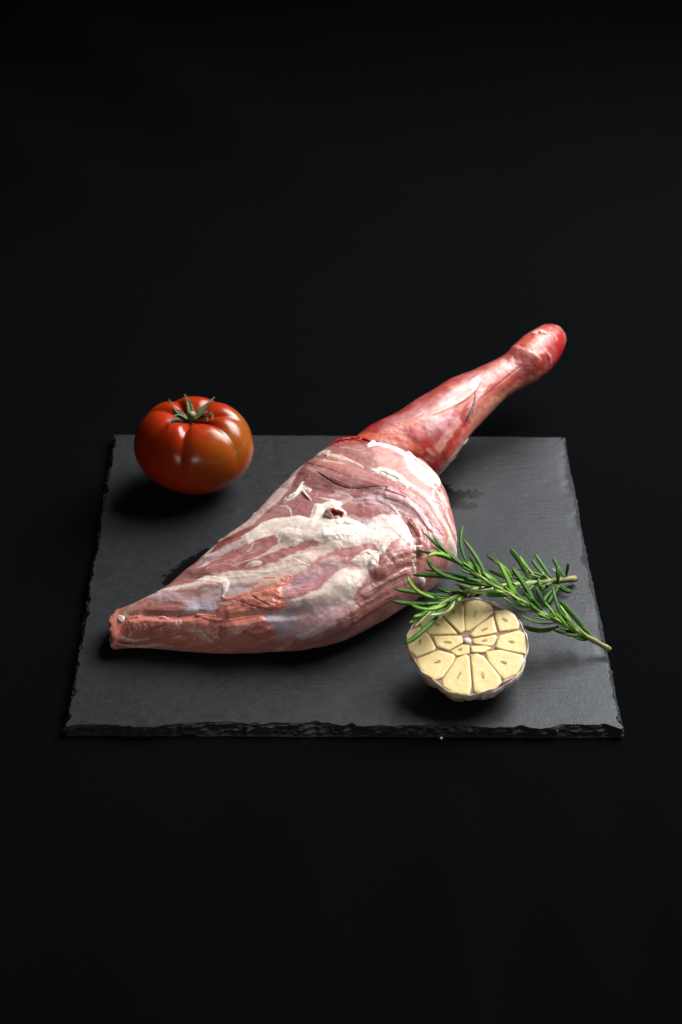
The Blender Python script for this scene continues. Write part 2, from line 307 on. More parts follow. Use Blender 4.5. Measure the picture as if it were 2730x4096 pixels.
PAINT['thigh'] = [
 {'k':'l','p':[[0.1671,0.0579],[0.1644,0.0486],[0.1642,0.0427],[0.1645,0.0377],[0.1647,0.0327],[0.1648,0.028],[0.165,0.0232],[0.1655,0.0188],[0.1665,0.0149],[0.1678,0.0111],[0.1693,0.0073],[0.1705,0.0035],[0.1715,-0.0002],[0.1721,-0.0046],[0.1728,-0.0085],[0.1739,-0.0124],[0.1756,-0.0158],[0.1771,-0.0194],[0.1783,-0.0231],[0.1791,-0.027],[0.1792,-0.0309],[0.179,-0.0348],[0.1787,-0.0387],[0.1783,-0.0425],[0.1777,-0.0461],[0.1771,-0.0495],[0.1764,-0.053],[0.1758,-0.0563]],'w':[0.01183,0.01146,0.0105,0.00951,0.00884,0.00837,0.00809,0.00808,0.00812,0.00799,0.00776,0.00761,0.00761,0.00767,0.00764,0.00755,0.00756,0.00753,0.00741,0.00728,0.00716,0.00702,0.00693,0.00686,0.0068,0.00679,0.00676,0.00666],'c':[159,100,95],'a':0.9,'s':0.7,'nz':0.2,'h':1.2,'f':1,'ns':1.0,'t':0,'fs':1.0},
 {'k':'l','p':[[0.19,0.0524],[0.1883,0.0456],[0.1879,0.0401],[0.1881,0.035],[0.1884,0.0302],[0.1886,0.0254],[0.1888,0.0209],[0.1888,0.0163],[0.1887,0.0118],[0.1886,0.0074],[0.1889,0.0031],[0.1893,-0.0014],[0.1902,-0.0055],[0.1913,-0.0096],[0.1923,-0.0136],[0.1926,-0.0177],[0.1925,-0.0216],[0.1915,-0.0255],[0.19,-0.0293],[0.1882,-0.033],[0.1864,-0.0366],[0.185,-0.0404],[0.1835,-0.0439],[0.1825,-0.0473],[0.1817,-0.0507],[0.181,-0.0539]],'w':[0.01252,0.0117,0.01092,0.01029,0.00985,0.00948,0.00919,0.009,0.00883,0.00878,0.00879,0.00872,0.00872,0.00882,0.0088,0.00869,0.00866,0.00855,0.00831,0.00805,0.00784,0.00772,0.00763,0.00761,0.00757,0.00743],'c':[153,102,97],'a':0.9,'s':0.7,'nz':0.2,'h':1.0,'f':1,'ns':1.0,'t':0,'fs':1.0},
 {'k':'p','p':[[0.2036,0.019],[0.213,0.0137],[0.2164,0.0056],[0.2152,-0.0028],[0.2074,-0.0121],[0.2052,-0.0186],[0.2034,-0.025],[0.2045,-0.032],[0.1977,-0.0373],[0.1919,-0.031],[0.1924,-0.0241],[0.1932,-0.0169],[0.1933,-0.0113],[0.1934,-0.0056],[0.1923,0.0001],[0.191,0.0057],[0.1948,0.0125]],'c':[211,154,149],'a':0.9,'s':0.00278,'nz':0.00041,'h':0.5,'f':0,'ns':1.0,'lp':0},  # pink muscle patch, its shine painted into the colour
 {'k':'l','p':[[0.1504,0.0397],[0.1514,0.0348],[0.1526,0.0302],[0.1538,0.026],[0.155,0.022],[0.1557,0.0182],[0.1563,0.0143],[0.1572,0.0105],[0.1589,0.0068],[0.1616,0.0025],[0.1657,-0.0018],[0.1702,-0.0061],[0.1733,-0.0096],[0.1739,-0.0117],[0.1703,-0.0121],[0.1667,-0.0133],[0.1672,-0.0172],[0.1695,-0.0228]],'w':[0.00685,0.00655,0.00622,0.00594,0.00573,0.00553,0.00538,0.00538,0.00547,0.00549,0.00543,0.00537,0.00502,0.00444,0.00423,0.00443,0.00477,0.00485],'c':[153,98,98],'a':0.8,'s':0.7,'nz':0.2,'h':0.8,'f':0.8,'ns':1.0,'t':0,'fs':1.0},
 {'k':'l','p':[[0.0843,0.0185],[0.0872,0.0171],[0.09,0.0156],[0.0929,0.0142],[0.0958,0.0127],[0.0989,0.0111],[0.102,0.0097],[0.1053,0.0089],[0.1089,0.0088],[0.1128,0.0096],[0.1171,0.0112],[0.1215,0.0132],[0.1263,0.0159],[0.1312,0.0184]],'w':[0.01748,0.01705,0.01661,0.01625,0.01607,0.01592,0.0156,0.01514,0.01448,0.0137,0.013,0.01263,0.01265,0.01273],'c':[152,94,92],'a':0.7,'s':0.7,'nz':0.2,'h':0.5,'f':0.5,'ns':1.0,'t':0,'fs':1.0},
 {'k':'l','p':[[0.0628,0.0163],[0.066,0.0162],[0.0691,0.0162],[0.0721,0.0158],[0.0753,0.0154],[0.0784,0.0147],[0.0814,0.0137],[0.0843,0.0126],[0.0873,0.0114],[0.0904,0.0105],[0.0937,0.0098],[0.0971,0.0093],[0.1005,0.0088],[0.1042,0.0084]],'w':[0.0124,0.01211,0.01191,0.01165,0.01134,0.01111,0.01086,0.01055,0.01028,0.01003,0.0099,0.00981,0.00982,0.01034],'c':[155,100,95],'a':0.9,'s':0.7,'nz':0.2,'h':1.5,'f':0.6,'ns':1.0,'t':0,'fs':1.0},
 {'k':'l','p':[[0.0646,0.0107],[0.0672,0.0097],[0.0697,0.0085],[0.0721,0.0072],[0.0749,0.0062],[0.0775,0.005],[0.0802,0.0038],[0.0829,0.0026],[0.0856,0.0012],[0.0884,0.0001],[0.0913,-0.0012],[0.0943,-0.0022],[0.0973,-0.0032],[0.1004,-0.004],[0.1038,-0.0046],[0.1072,-0.005],[0.1106,-0.0055]],'w':[0.00879,0.00874,0.00853,0.0083,0.00817,0.00799,0.0078,0.00765,0.00748,0.00729,0.00715,0.00707,0.00702,0.00702,0.00698,0.00691,0.00676],'c':[159,101,97],'a':0.9,'s':0.7,'nz':0.2,'h':1.2,'f':0.6,'ns':1.0,'t':0,'fs':1.0},
 {'k':'p','p':[[0.1395,0.0433],[0.1525,0.0498],[0.1605,0.053],[0.1701,0.0576],[0.1716,0.046],[0.1583,0.0379],[0.1511,0.0375],[0.1444,0.0365],[0.1331,0.0313],[0.134,0.0321],[0.1284,0.0354],[0.1232,0.0388],[0.1191,0.0402],[0.1123,0.0388],[0.1056,0.0367],[0.1049,0.037],[0.1144,0.0405],[0.1237,0.0425],[0.1329,0.0445],[0.1424,0.0464]],'c':[131,77,71],'a':0.75,'s':0.00487,'nz':0.00061,'h':0,'f':0,'ns':1.0,'lp':0},
 {'k':'l','p':[[0.1416,-0.0046],[0.1461,-0.0065],[0.1503,-0.0085],[0.1537,-0.0113],[0.1562,-0.0149],[0.1577,-0.019],[0.159,-0.0237]],'w':[0.00697,0.00703,0.00718,0.00714,0.00697,0.00684,0.00674],'c':[143,84,83],'a':0.8,'s':0.7,'nz':0.2,'h':0.4,'f':0.4,'ns':1.0,'t':0,'fs':1.0},
 {'k':'l','p':[[0.1325,0.0329],[0.1365,0.0264],[0.1388,0.0214],[0.1372,0.0188],[0.1312,0.0184]],'w':[0.01296,0.01188,0.01071,0.01008,0.01054],'c':[154,103,105],'a':0.7,'s':0.7,'nz':0.3,'h':0,'f':0,'ns':1.0,'t':0,'fs':1.0},
 {'k':'l','p':[[0.1622,-0.0095],[0.1645,-0.0128],[0.1665,-0.0164],[0.1683,-0.0199],[0.1697,-0.0237],[0.1708,-0.0277],[0.1714,-0.0316],[0.1715,-0.0358],[0.1712,-0.0399],[0.1705,-0.0438],[0.1692,-0.0476],[0.1674,-0.051],[0.1656,-0.0543]],'w':[0.00638,0.00649,0.00645,0.00634,0.00628,0.00616,0.00598,0.00582,0.00568,0.0056,0.00554,0.00548,0.00546],'c':[205,165,169],'a':0.95,'s':0.7,'nz':0.3,'h':1.0,'f':1.6,'ns':1.0,'t':0,'fs':1.0},  # fibrous muscle arc, silver sheen painted in
 {'k':'l','p':[[0.1718,-0.0157],[0.1732,-0.0194],[0.1746,-0.0232],[0.1756,-0.0271],[0.1764,-0.031],[0.1765,-0.0349],[0.1762,-0.0388],[0.1757,-0.0426],[0.1753,-0.0465],[0.1748,-0.0501],[0.1741,-0.0536],[0.1732,-0.0569],[0.1726,-0.0603]],'w':[0.00521,0.00521,0.00512,0.00503,0.00503,0.00498,0.00485,0.00477,0.00474,0.00471,0.00471,0.00476,0.00484],'c':[202,154,158],'a':0.9,'s':0.7,'nz':0.3,'h':1.2,'f':1.6,'ns':1.0,'t':0,'fs':1.0},
 {'k':'l','p':[[0.1804,-0.0214],[0.181,-0.0257],[0.1817,-0.0302],[0.1819,-0.0345],[0.1817,-0.0386],[0.181,-0.0428],[0.1802,-0.0468],[0.1795,-0.0508],[0.1792,-0.0547],[0.1793,-0.0584]],'w':[0.00392,0.00389,0.00389,0.00383,0.00379,0.00375,0.00374,0.00374,0.0037,0.00371],'c':[190,122,117],'a':0.9,'s':0.7,'nz':0.3,'h':0.8,'f':1.4,'ns':1.0,'t':0,'fs':1.0},
 {'k':'l','p':[[0.1635,-0.037],[0.1632,-0.0419],[0.1621,-0.0465],[0.1599,-0.0505],[0.1562,-0.0536]],'w':[0.00479,0.00464,0.00447,0.00432,0.00414],'c':[167,103,98],'a':0.95,'s':0.7,'nz':0.3,'h':1.6,'f':1.8,'ns':1.0,'t':0,'fs':1.0},
 {'k':'l','p':[[0.1669,-0.0399],[0.1665,-0.045],[0.1647,-0.0495],[0.161,-0.0532],[0.1566,-0.0556]],'w':[0.00372,0.00363,0.00349,0.00333,0.00325],'c':[174,108,103],'a':0.9,'s':0.7,'nz':0.3,'h':1.6,'f':1.8,'ns':1.0,'t':0,'fs':1.0},
 {'k':'l','p':[[0.1661,-0.0519],[0.1658,-0.056],[0.1648,-0.0595],[0.1625,-0.0622],[0.1592,-0.0644],[0.1563,-0.0667],[0.1541,-0.0692]],'w':[0.0082,0.0083,0.00832,0.00826,0.00832,0.00875,0.00945],'c':[172,110,107],'a':0.9,'s':0.7,'nz':0.3,'h':0.8,'f':0.8,'ns':1.0,'t':0,'fs':1.0},
 {'k':'p','p':[[0.1747,-0.0548],[0.1784,-0.0579],[0.1796,-0.0627],[0.1775,-0.069],[0.1801,-0.0733],[0.1728,-0.0668],[0.1712,-0.0619]],'c':[201,189,195],'a':0.8,'s':0.00278,'nz':0.00051,'h':0.4,'f':0,'ns':1.0,'lp':0},
 {'k':'l','p':[[0.1773,-0.0598],[0.1778,-0.0622],[0.1772,-0.0643],[0.1753,-0.0658]],'w':[0.00253,0.00264,0.00273,0.00274],'c':[209,132,104],'a':0.7,'s':0.7,'nz':0.5,'h':0,'f':0,'ns':1.0,'t':0,'fs':1.0},
 {'k':'l','p':[[0.1554,-0.0508],[0.1513,-0.0483],[0.1469,-0.0464],[0.1423,-0.045],[0.1374,-0.0443],[0.1325,-0.0446],[0.1282,-0.046]],'w':[0.00678,0.00681,0.00673,0.00671,0.00682,0.00697,0.00706],'c':[173,112,107],'a':0.95,'s':0.7,'nz':0.2,'h':2.2,'f':1.2,'ns':1.0,'t':0,'fs':1.0},
 {'k':'l','p':[[0.1524,-0.0554],[0.1479,-0.053],[0.1434,-0.0508],[0.1385,-0.0491],[0.1335,-0.0485],[0.1286,-0.0488]],'w':[0.00556,0.00553,0.00557,0.00571,0.00589,0.00601],'c':[170,110,104],'a':0.9,'s':0.7,'nz':0.2,'h':1.6,'f':1.4,'ns':1.0,'t':0,'fs':1.0},
 {'k':'l','p':[[0.1467,-0.058],[0.1426,-0.0565],[0.1386,-0.0549],[0.1345,-0.0535],[0.1304,-0.0521],[0.1264,-0.051],[0.1224,-0.0505],[0.1184,-0.0505],[0.1145,-0.0508]],'w':[0.00552,0.00546,0.00545,0.00547,0.00554,0.00566,0.00575,0.00577,0.00572],'c':[175,115,109],'a':0.9,'s':0.7,'nz':0.2,'h':1.2,'f':1.2,'ns':1.0,'t':0,'fs':1.0},
 {'k':'l','p':[[0.1415,-0.0612],[0.1366,-0.0599],[0.1319,-0.0585],[0.1274,-0.0572],[0.1229,-0.0559],[0.1185,-0.0548],[0.1143,-0.054],[0.1103,-0.0535]],'w':[0.00485,0.0048,0.00474,0.00474,0.00475,0.00474,0.00474,0.00477],'c':[190,135,132],'a':0.9,'s':0.7,'nz':0.3,'h':1.0,'f':1.5,'ns':1.0,'t':0,'fs':1.0},
 {'k':'l','p':[[0.1325,-0.0634],[0.128,-0.0624],[0.1235,-0.0615],[0.1194,-0.0608],[0.1153,-0.0601],[0.1113,-0.0596],[0.1072,-0.0592],[0.1032,-0.0591]],'w':[0.00526,0.00518,0.00516,0.00518,0.00517,0.00513,0.00509,0.00509],'c':[175,117,111],'a':0.8,'s':0.7,'nz':0.2,'h':0.8,'f':1,'ns':1.0,'t':0,'fs':1.0},
 {'k':'l','p':[[0.1138,-0.0612],[0.1103,-0.0607],[0.1066,-0.0603],[0.1032,-0.06],[0.0997,-0.0595],[0.0962,-0.0592],[0.0932,-0.0587],[0.09,-0.0583],[0.0869,-0.0576],[0.084,-0.057],[0.0813,-0.0565],[0.0786,-0.056],[0.0758,-0.0553],[0.0736,-0.0551]],'w':[0.00551,0.00543,0.00536,0.00534,0.00528,0.00528,0.00535,0.00539,0.00539,0.00542,0.00552,0.00555,0.00555,0.00573],'c':[163,103,97],'a':0.8,'s':0.7,'nz':0.2,'h':0.5,'f':1,'ns':1.0,'t':0,'fs':1.0},
 {'k':'l','p':[[0.1592,0.0354],[0.1581,0.0298],[0.1574,0.0245],[0.1573,0.0196],[0.158,0.0151],[0.159,0.0112],[0.1602,0.0082],[0.162,0.0052],[0.1647,0.0013],[0.1685,-0.0036],[0.1722,-0.0084],[0.1744,-0.0115],[0.173,-0.011],[0.1714,-0.0117],[0.1733,-0.017],[0.1751,-0.0218],[0.1757,-0.0253]],'w':[0.00049,0.00052,0.0005,0.0005,0.00054,0.00058,0.00054,0.00042,0.00036,0.00036,0.0004,0.00047,0.00045,0.00039,0.00042,0.00048,0.00056],'c':[91,52,54],'a':0.85,'s':0.7,'nz':0.4,'h':-1.3,'f':0,'ns':1.0,'t':0,'fs':1.0},
 {'k':'l','p':[[0.1701,0.0576],[0.1662,0.0468],[0.1653,0.0399],[0.1649,0.0339],[0.1648,0.0282],[0.1649,0.0229],[0.1657,0.018],[0.1666,0.0134]],'w':[0.00063,0.00059,0.0005,0.00042,0.00036,0.00032,0.00035,0.00036],'c':[112,64,61],'a':0.6,'s':0.7,'nz':0.4,'h':-0.6,'f':0,'ns':1.0,'t':0,'fs':1.0},
 {'k':'l','p':[[0.1633,-0.0346],[0.1627,-0.0395],[0.1607,-0.0441],[0.158,-0.0482],[0.1557,-0.0523]],'w':[0.00045,0.00038,0.00033,0.00034,0.00041],'c':[108,62,60],'a':0.5,'s':1.1,'nz':0.8,'h':-1.0,'f':0,'ns':1.0,'t':0,'fs':1.0},
 {'k':'l','p':[[0.1667,-0.0474],[0.1648,-0.0505],[0.1623,-0.0528],[0.1589,-0.0544]],'w':[0.00055,0.00044,0.00041,0.00045],'c':[118,65,63],'a':0.5,'s':1.1,'nz':0.8,'h':-1.0,'f':0,'ns':1.0,'t':0,'fs':1.0},
 {'k':'l','p':[[0.1441,-0.0419],[0.1384,-0.0429],[0.1326,-0.0423],[0.1284,-0.0452]],'w':[0.00039,0.00043,0.00043,0.00042],'c':[119,74,72],'a':0.5,'s':1.1,'nz':0.8,'h':-1.0,'f':0,'ns':1.0,'t':0,'fs':1.0},
 {'k':'p','p':[[0.068,-0.0344],[0.0715,-0.0337],[0.0753,-0.0329],[0.0791,-0.0355],[0.0828,-0.0382],[0.0883,-0.0419],[0.0938,-0.0455],[0.0993,-0.048],[0.1053,-0.0504],[0.1061,-0.0539],[0.0993,-0.0538],[0.0932,-0.0539],[0.0902,-0.0562],[0.0861,-0.0558],[0.0821,-0.0556],[0.0784,-0.0548],[0.0748,-0.0539],[0.072,-0.0509],[0.0701,-0.0506],[0.0667,-0.0488],[0.0637,-0.0472],[0.0637,-0.0452],[0.0656,-0.0448],[0.0641,-0.0383],[0.0629,-0.0325],[0.068,-0.0344]],'c':[211,185,194],'a':0.85,'s':0.00487,'nz':0.00081,'h':0.5,'f':0.3,'ns':1.0,'lp':0},
 {'k':'l','p':[[0.074,-0.0412],[0.0767,-0.0426],[0.0796,-0.0441],[0.0825,-0.0455],[0.0854,-0.0468],[0.0885,-0.0479],[0.0919,-0.049],[0.0952,-0.0499],[0.0987,-0.0508]],'w':[0.0032,0.00319,0.00318,0.00319,0.00321,0.00325,0.00327,0.00323,0.00321],'c':[198,154,157],'a':0.55,'s':0.9,'nz':0.8,'h':0,'f':0,'ns':1.0,'t':0,'fs':1.0},
 {'k':'l','p':[[0.0758,-0.0469],[0.0786,-0.049],[0.0824,-0.051],[0.0855,-0.0523],[0.0894,-0.0535]],'w':[0.00313,0.00314,0.00318,0.00321,0.00323],'c':[209,165,169],'a':0.6,'s':0.9,'nz':0.8,'h':0,'f':0,'ns':1.0,'t':0,'fs':1.0},
 {'k':'p','p':[[0.0734,-0.0506],[0.0767,-0.0518],[0.0824,-0.0547],[0.0874,-0.0548],[0.0911,-0.0556],[0.0902,-0.0565],[0.0839,-0.0556],[0.0788,-0.0557],[0.0748,-0.0546],[0.0729,-0.0518]],'c':[213,201,198],'a':0.85,'s':0.00174,'nz':0.00041,'h':0.5,'f':0,'ns':1.0,'lp':0},
 {'k':'l','p':[[0.0646,-0.0354],[0.0673,-0.0379],[0.0711,-0.0388],[0.0739,-0.0421]],'w':[0.00188,0.00194,0.00192,0.00183],'c':[214,210,222],'a':0.95,'s':0.9,'nz':0.5,'h':0,'f':0,'ns':1.0,'t':0,'fs':1.0},  # white-blue shine painted onto the fascia
 {'k':'l','p':[[0.0655,-0.041],[0.0673,-0.0421],[0.0683,-0.0431],[0.0701,-0.0441]],'w':[0.00186,0.00186,0.00184,0.00183],'c':[197,183,210],'a':0.8,'s':0.9,'nz':0.5,'h':0,'f':0,'ns':1.0,'t':0,'fs':1.0},
 {'k':'l','p':[[0.0767,-0.0417],[0.0796,-0.0421],[0.0827,-0.0432],[0.0858,-0.045],[0.0889,-0.0468],[0.0922,-0.048],[0.0957,-0.0489]],'w':[0.00021,0.00021,0.00023,0.00025,0.00023,0.00021,0.00021],'c':[211,196,203],'a':0.6,'s':0.7,'nz':0.6,'h':0,'f':0,'ns':1.0,'t':0,'fs':1.0},
 {'k':'l','p':[[0.0843,-0.0483],[0.0871,-0.0486],[0.0901,-0.0487],[0.0932,-0.0488]],'w':[0.00023,0.00024,0.00024,0.00023],'c':[220,204,208],'a':0.7,'s':0.7,'nz':0.6,'h':0,'f':0,'ns':1.0,'t':0,'fs':1.0},
 {'k':'l','p':[[0.0771,-0.0257],[0.0796,-0.0271],[0.0824,-0.0285],[0.0853,-0.0295],[0.0884,-0.0302],[0.0916,-0.0305],[0.0952,-0.0304],[0.0985,-0.0302],[0.1022,-0.0298],[0.1059,-0.0295],[0.1094,-0.0294],[0.113,-0.03],[0.1163,-0.0314],[0.1193,-0.0334],[0.1222,-0.0358]],'w':[0.00496,0.00488,0.00489,0.00487,0.0048,0.0048,0.00481,0.00475,0.00474,0.0048,0.00491,0.00502,0.00504,0.00493,0.00477],'c':[177,124,130],'a':0.9,'s':0.8,'nz':0.3,'h':0.8,'f':0.5,'ns':1.0,'t':0,'fs':1.0},
 {'k':'l','p':[[0.0824,-0.0223],[0.0861,-0.0229],[0.0898,-0.0235],[0.0938,-0.0234],[0.0978,-0.0234],[0.1018,-0.0238],[0.1057,-0.0245]],'w':[0.0039,0.00389,0.00386,0.00383,0.00382,0.00385,0.00393],'c':[187,149,158],'a':0.8,'s':0.9,'nz':0.4,'h':0,'f':0.5,'ns':1.0,'t':0,'fs':1.0},
 {'k':'l','p':[[0.0782,-0.0306],[0.0814,-0.0318],[0.0844,-0.0329],[0.0876,-0.034],[0.0912,-0.0344],[0.0951,-0.034],[0.0988,-0.0329]],'w':[0.00149,0.00158,0.0016,0.00152,0.00148,0.0015,0.00149],'c':[164,104,111],'a':0.6,'s':0.8,'nz':0.4,'h':0,'f':0,'ns':1.0,'t':0,'fs':1.0},
 {'k':'l','p':[[0.0963,-0.0221],[0.0987,-0.0223],[0.1011,-0.0226]],'w':[0.00026,0.0004,0.00026],'c':[221,179,179],'a':0.7,'s':0.7,'nz':0.4,'h':0,'f':0,'ns':1.0,'t':0,'fs':1.0},
 {'k':'l','p':[[0.101,-0.0249],[0.1031,-0.025],[0.1052,-0.0251]],'w':[0.00034,0.00026,0.00026],'c':[221,179,179],'a':0.7,'s':0.7,'nz':0.4,'h':0,'f':0,'ns':1.0,'t':0,'fs':1.0},
 {'k':'l','p':[[0.0777,-0.0248],[0.0818,-0.0239],[0.0847,-0.0253],[0.0864,-0.0291],[0.089,-0.0316],[0.093,-0.0319]],'w':[0.00018,0.00025,0.00024,0.0002,0.0002,0.00023],'c':[211,191,201],'a':0.6,'s':0.7,'nz':0.6,'h':0,'f':0,'ns':1.0,'t':0,'fs':1.0},
 {'k':'p','p':[[0.0241,0.0015],[0.0278,0.0083],[0.0336,0.0083],[0.0383,0.003],[0.0423,-0.0009],[0.0458,-0.0048],[0.0512,-0.002],[0.0538,-0.0047],[0.0563,-0.0075],[0.0556,-0.0114],[0.0523,-0.0139],[0.049,-0.0165],[0.0465,-0.0195],[0.0417,-0.0174],[0.0378,-0.0144],[0.0373,-0.0151],[0.0363,-0.0083],[0.0334,-0.005],[0.0306,-0.0012]],'c':[205,178,184],'a':0.8,'s':0.00487,'nz':0.00101,'h':0.3,'f':0.3,'ns':1.0,'lp':0},
 {'k':'l','p':[[0.0378,-0.0093],[0.0401,-0.0125],[0.0433,-0.0123],[0.0457,-0.0136],[0.0481,-0.0168]],'w':[0.00171,0.0019,0.00196,0.00187,0.00166],'c':[214,210,222],'a':0.95,'s':0.9,'nz':0.6,'h':0,'f':0,'ns':1.0,'t':0,'fs':1.0},
 {'k':'l','p':[[0.0416,-0.0081],[0.0441,-0.0096],[0.0465,-0.0114],[0.049,-0.0137]],'w':[0.00127,0.00133,0.00129,0.00132],'c':[195,191,211],'a':0.8,'s':0.9,'nz':0.6,'h':0,'f':0,'ns':1.0,'t':0,'fs':1.0},
 {'k':'l','p':[[0.0272,-0.0018],[0.0306,-0.003],[0.0341,-0.0043],[0.0371,-0.0062],[0.0394,-0.0088]],'w':[0.0022,0.00199,0.00197,0.00189,0.0017],'c':[176,121,118],'a':0.6,'s':0.9,'nz':0.6,'h':0,'f':0.6,'ns':1.0,'t':0,'fs':1.0},
 {'k':'l','p':[[0.019,-0.0055],[0.0231,-0.005],[0.0265,-0.0049],[0.0299,-0.0056],[0.0327,-0.0072],[0.0355,-0.0091]],'w':[0.00362,0.00371,0.00375,0.0037,0.00361,0.00355],'c':[172,112,105],'a':0.8,'s':0.7,'nz':0.5,'h':0,'f':1,'ns':1.0,'t':0,'fs':1.0},
 {'k':'l','p':[[0.0031,0.0011],[0.0086,0.0015],[0.0142,0.0024],[0.0196,0.0038],[0.0252,0.0055]],'w':[0.00533,0.00501,0.0048,0.00474,0.00479],'c':[182,129,113],'a':0.8,'s':0.7,'nz':0.4,'h':0,'f':1,'ns':1.0,'t':0,'fs':1.0},
 {'k':'l','p':[[0.0076,0.0005],[0.0092,0.0025],[0.0111,0.0041],[0.0136,0.0049]],'w':[0.00227,0.00242,0.00258,0.00278],'c':[204,175,145],'a':0.5,'s':0.9,'nz':0.4,'h':0,'f':0,'ns':1.0,'t':0,'fs':1.0},
 {'k':'l','p':[[0.1194,-0.0177],[0.1164,-0.0162],[0.1133,-0.0148],[0.1102,-0.0137],[0.1072,-0.0126],[0.104,-0.0118],[0.1009,-0.011],[0.0978,-0.0104],[0.0947,-0.0097],[0.0917,-0.0089],[0.0888,-0.008],[0.0859,-0.0071],[0.083,-0.0063],[0.08,-0.0056],[0.0771,-0.0049],[0.0745,-0.0041],[0.072,-0.0028],[0.0699,-0.0013],[0.0676,0.0003],[0.0654,0.0018],[0.0629,0.0026],[0.0603,0.0033]],'w':[0.00411,0.00437,0.00466,0.0049,0.00508,0.00518,0.00516,0.00492,0.00462,0.00441,0.00421,0.00397,0.0038,0.00371,0.00362,0.00362,0.00373,0.00381,0.00385,0.00382,0.00359,0.00321],'c':[219,203,190],'a':0.95,'s':0.7,'nz':0.5,'h':1.0,'f':0,'ns':1.0,'t':0,'fs':1.0},
 {'k':'l','p':[[0.0618,-0.0011],[0.0642,-0.0026],[0.0666,-0.004],[0.0692,-0.0052],[0.0719,-0.0066],[0.0746,-0.0079],[0.0772,-0.0094],[0.0798,-0.0112],[0.0828,-0.0123],[0.0863,-0.0125],[0.0899,-0.0122]],'w':[0.00332,0.00367,0.0041,0.00442,0.00458,0.00466,0.00459,0.00432,0.00391,0.00335,0.00262],'c':[205,189,177],'a':0.85,'s':0.7,'nz':0.5,'h':0.3,'f':0,'ns':1.0,'t':0,'fs':1.0},
 {'k':'l','p':[[0.0693,-0.0148],[0.0726,-0.015],[0.0757,-0.0155],[0.079,-0.0158],[0.0825,-0.0156],[0.0863,-0.0153],[0.0899,-0.0153],[0.0932,-0.016],[0.0962,-0.0174]],'w':[0.00138,0.00206,0.00258,0.00293,0.00314,0.00301,0.0026,0.00211,0.00156],'c':[204,170,150],'a':0.9,'s':0.7,'nz':0.5,'h':0.5,'f':0,'ns':1.0,'t':0,'fs':1.0},
 {'k':'l','p':[[0.0599,-0.0054],[0.0618,-0.0071],[0.0638,-0.0084],[0.0661,-0.0093]],'w':[0.0025,0.00294,0.00256,0.00166],'c':[154,140,150],'a':0.8,'s':0.8,'nz':0.8,'h':0,'f':0,'ns':1.0,'t':0,'fs':1.0},
 {'k':'l','p':[[0.0575,-0.0098],[0.0601,-0.0119],[0.0629,-0.0134],[0.0664,-0.0141]],'w':[0.00238,0.00249,0.00222,0.00169],'c':[195,191,189],'a':0.7,'s':0.8,'nz':0.9,'h':0,'f':0,'ns':1.0,'t':0,'fs':1.0},
 {'k':'l','p':[[0.0914,-0.0102],[0.0968,-0.0076],[0.0972,-0.0135],[0.0994,-0.0177]],'w':[0.00044,0.0005,0.00047,0.00043],'c':[219,201,186],'a':0.8,'s':0.7,'nz':0.6,'h':0.5,'f':0,'ns':1.0,'t':0,'fs':1.0},
 {'k':'p','p':[[0.0914,-0.0102],[0.0978,-0.008],[0.0968,-0.0115],[0.0984,-0.0147],[0.1007,-0.0183],[0.0984,-0.0195],[0.0936,-0.0182],[0.0897,-0.019],[0.0865,-0.0167]],'c':[211,195,177],'a':0.85,'s':0.00174,'nz':0.00051,'h':0.8,'f':0,'ns':1.0,'lp':0},
 {'k':'l','p':[[0.0985,-0.0081],[0.1001,-0.0086],[0.1012,-0.0095],[0.1022,-0.0105]],'w':[0.00095,0.00096,0.00098,0.001],'c':[169,163,176],'a':0.8,'s':0.8,'nz':0.4,'h':0,'f':0,'ns':1.0,'t':0,'fs':1.0},
 {'k':'l','p':[[0.0766,-0.0112],[0.0785,-0.0126],[0.0804,-0.014]],'w':[0.00066,0.00056,0.00052],'c':[206,52,30],'a':0.9,'s':0.7,'nz':0.6,'h':0,'f':0,'ns':1.0,'t':0,'fs':1.0},
 {'k':'l','p':[[0.0777,-0.0074],[0.079,-0.0082],[0.0804,-0.0091]],'w':[0.00056,0.00066,0.00054],'c':[203,112,93],'a':0.6,'s':0.8,'nz':0.6,'h':0,'f':0,'ns':1.0,'t':0,'fs':1.0},
 {'k':'l','p':[[0.0528,0.0071],[0.0552,0.0055],[0.0575,0.0035],[0.0592,0.0006],[0.0594,-0.0043],[0.0568,-0.0091],[0.0537,-0.0125]],'w':[0.00214,0.00367,0.00421,0.00357,0.00221,0.00116,0.00066],'c':[223,210,198],'a':0.95,'s':0.7,'nz':0.5,'h':1.2,'f':0,'ns':1.0,'t':0,'fs':1.0},
 {'k':'l','p':[[0.0321,0.0104],[0.0363,0.0111],[0.0394,0.0093],[0.0423,0.0073],[0.045,0.0057],[0.048,0.0043],[0.0513,0.0043]],'w':[0.00174,0.00316,0.0039,0.00381,0.0036,0.00365,0.0034],'c':[224,212,198],'a':0.95,'s':0.7,'nz':0.5,'h':1.0,'f':0,'ns':1.0,'t':0,'fs':1.0},
 {'k':'l','p':[[0.0514,-0.0028],[0.0524,-0.0054],[0.054,-0.0071],[0.0557,-0.0085]],'w':[0.00162,0.00163,0.00169,0.00176],'c':[205,197,201],'a':0.7,'s':0.7,'nz':0.8,'h':0,'f':0,'ns':1.0,'t':0,'fs':1.0},
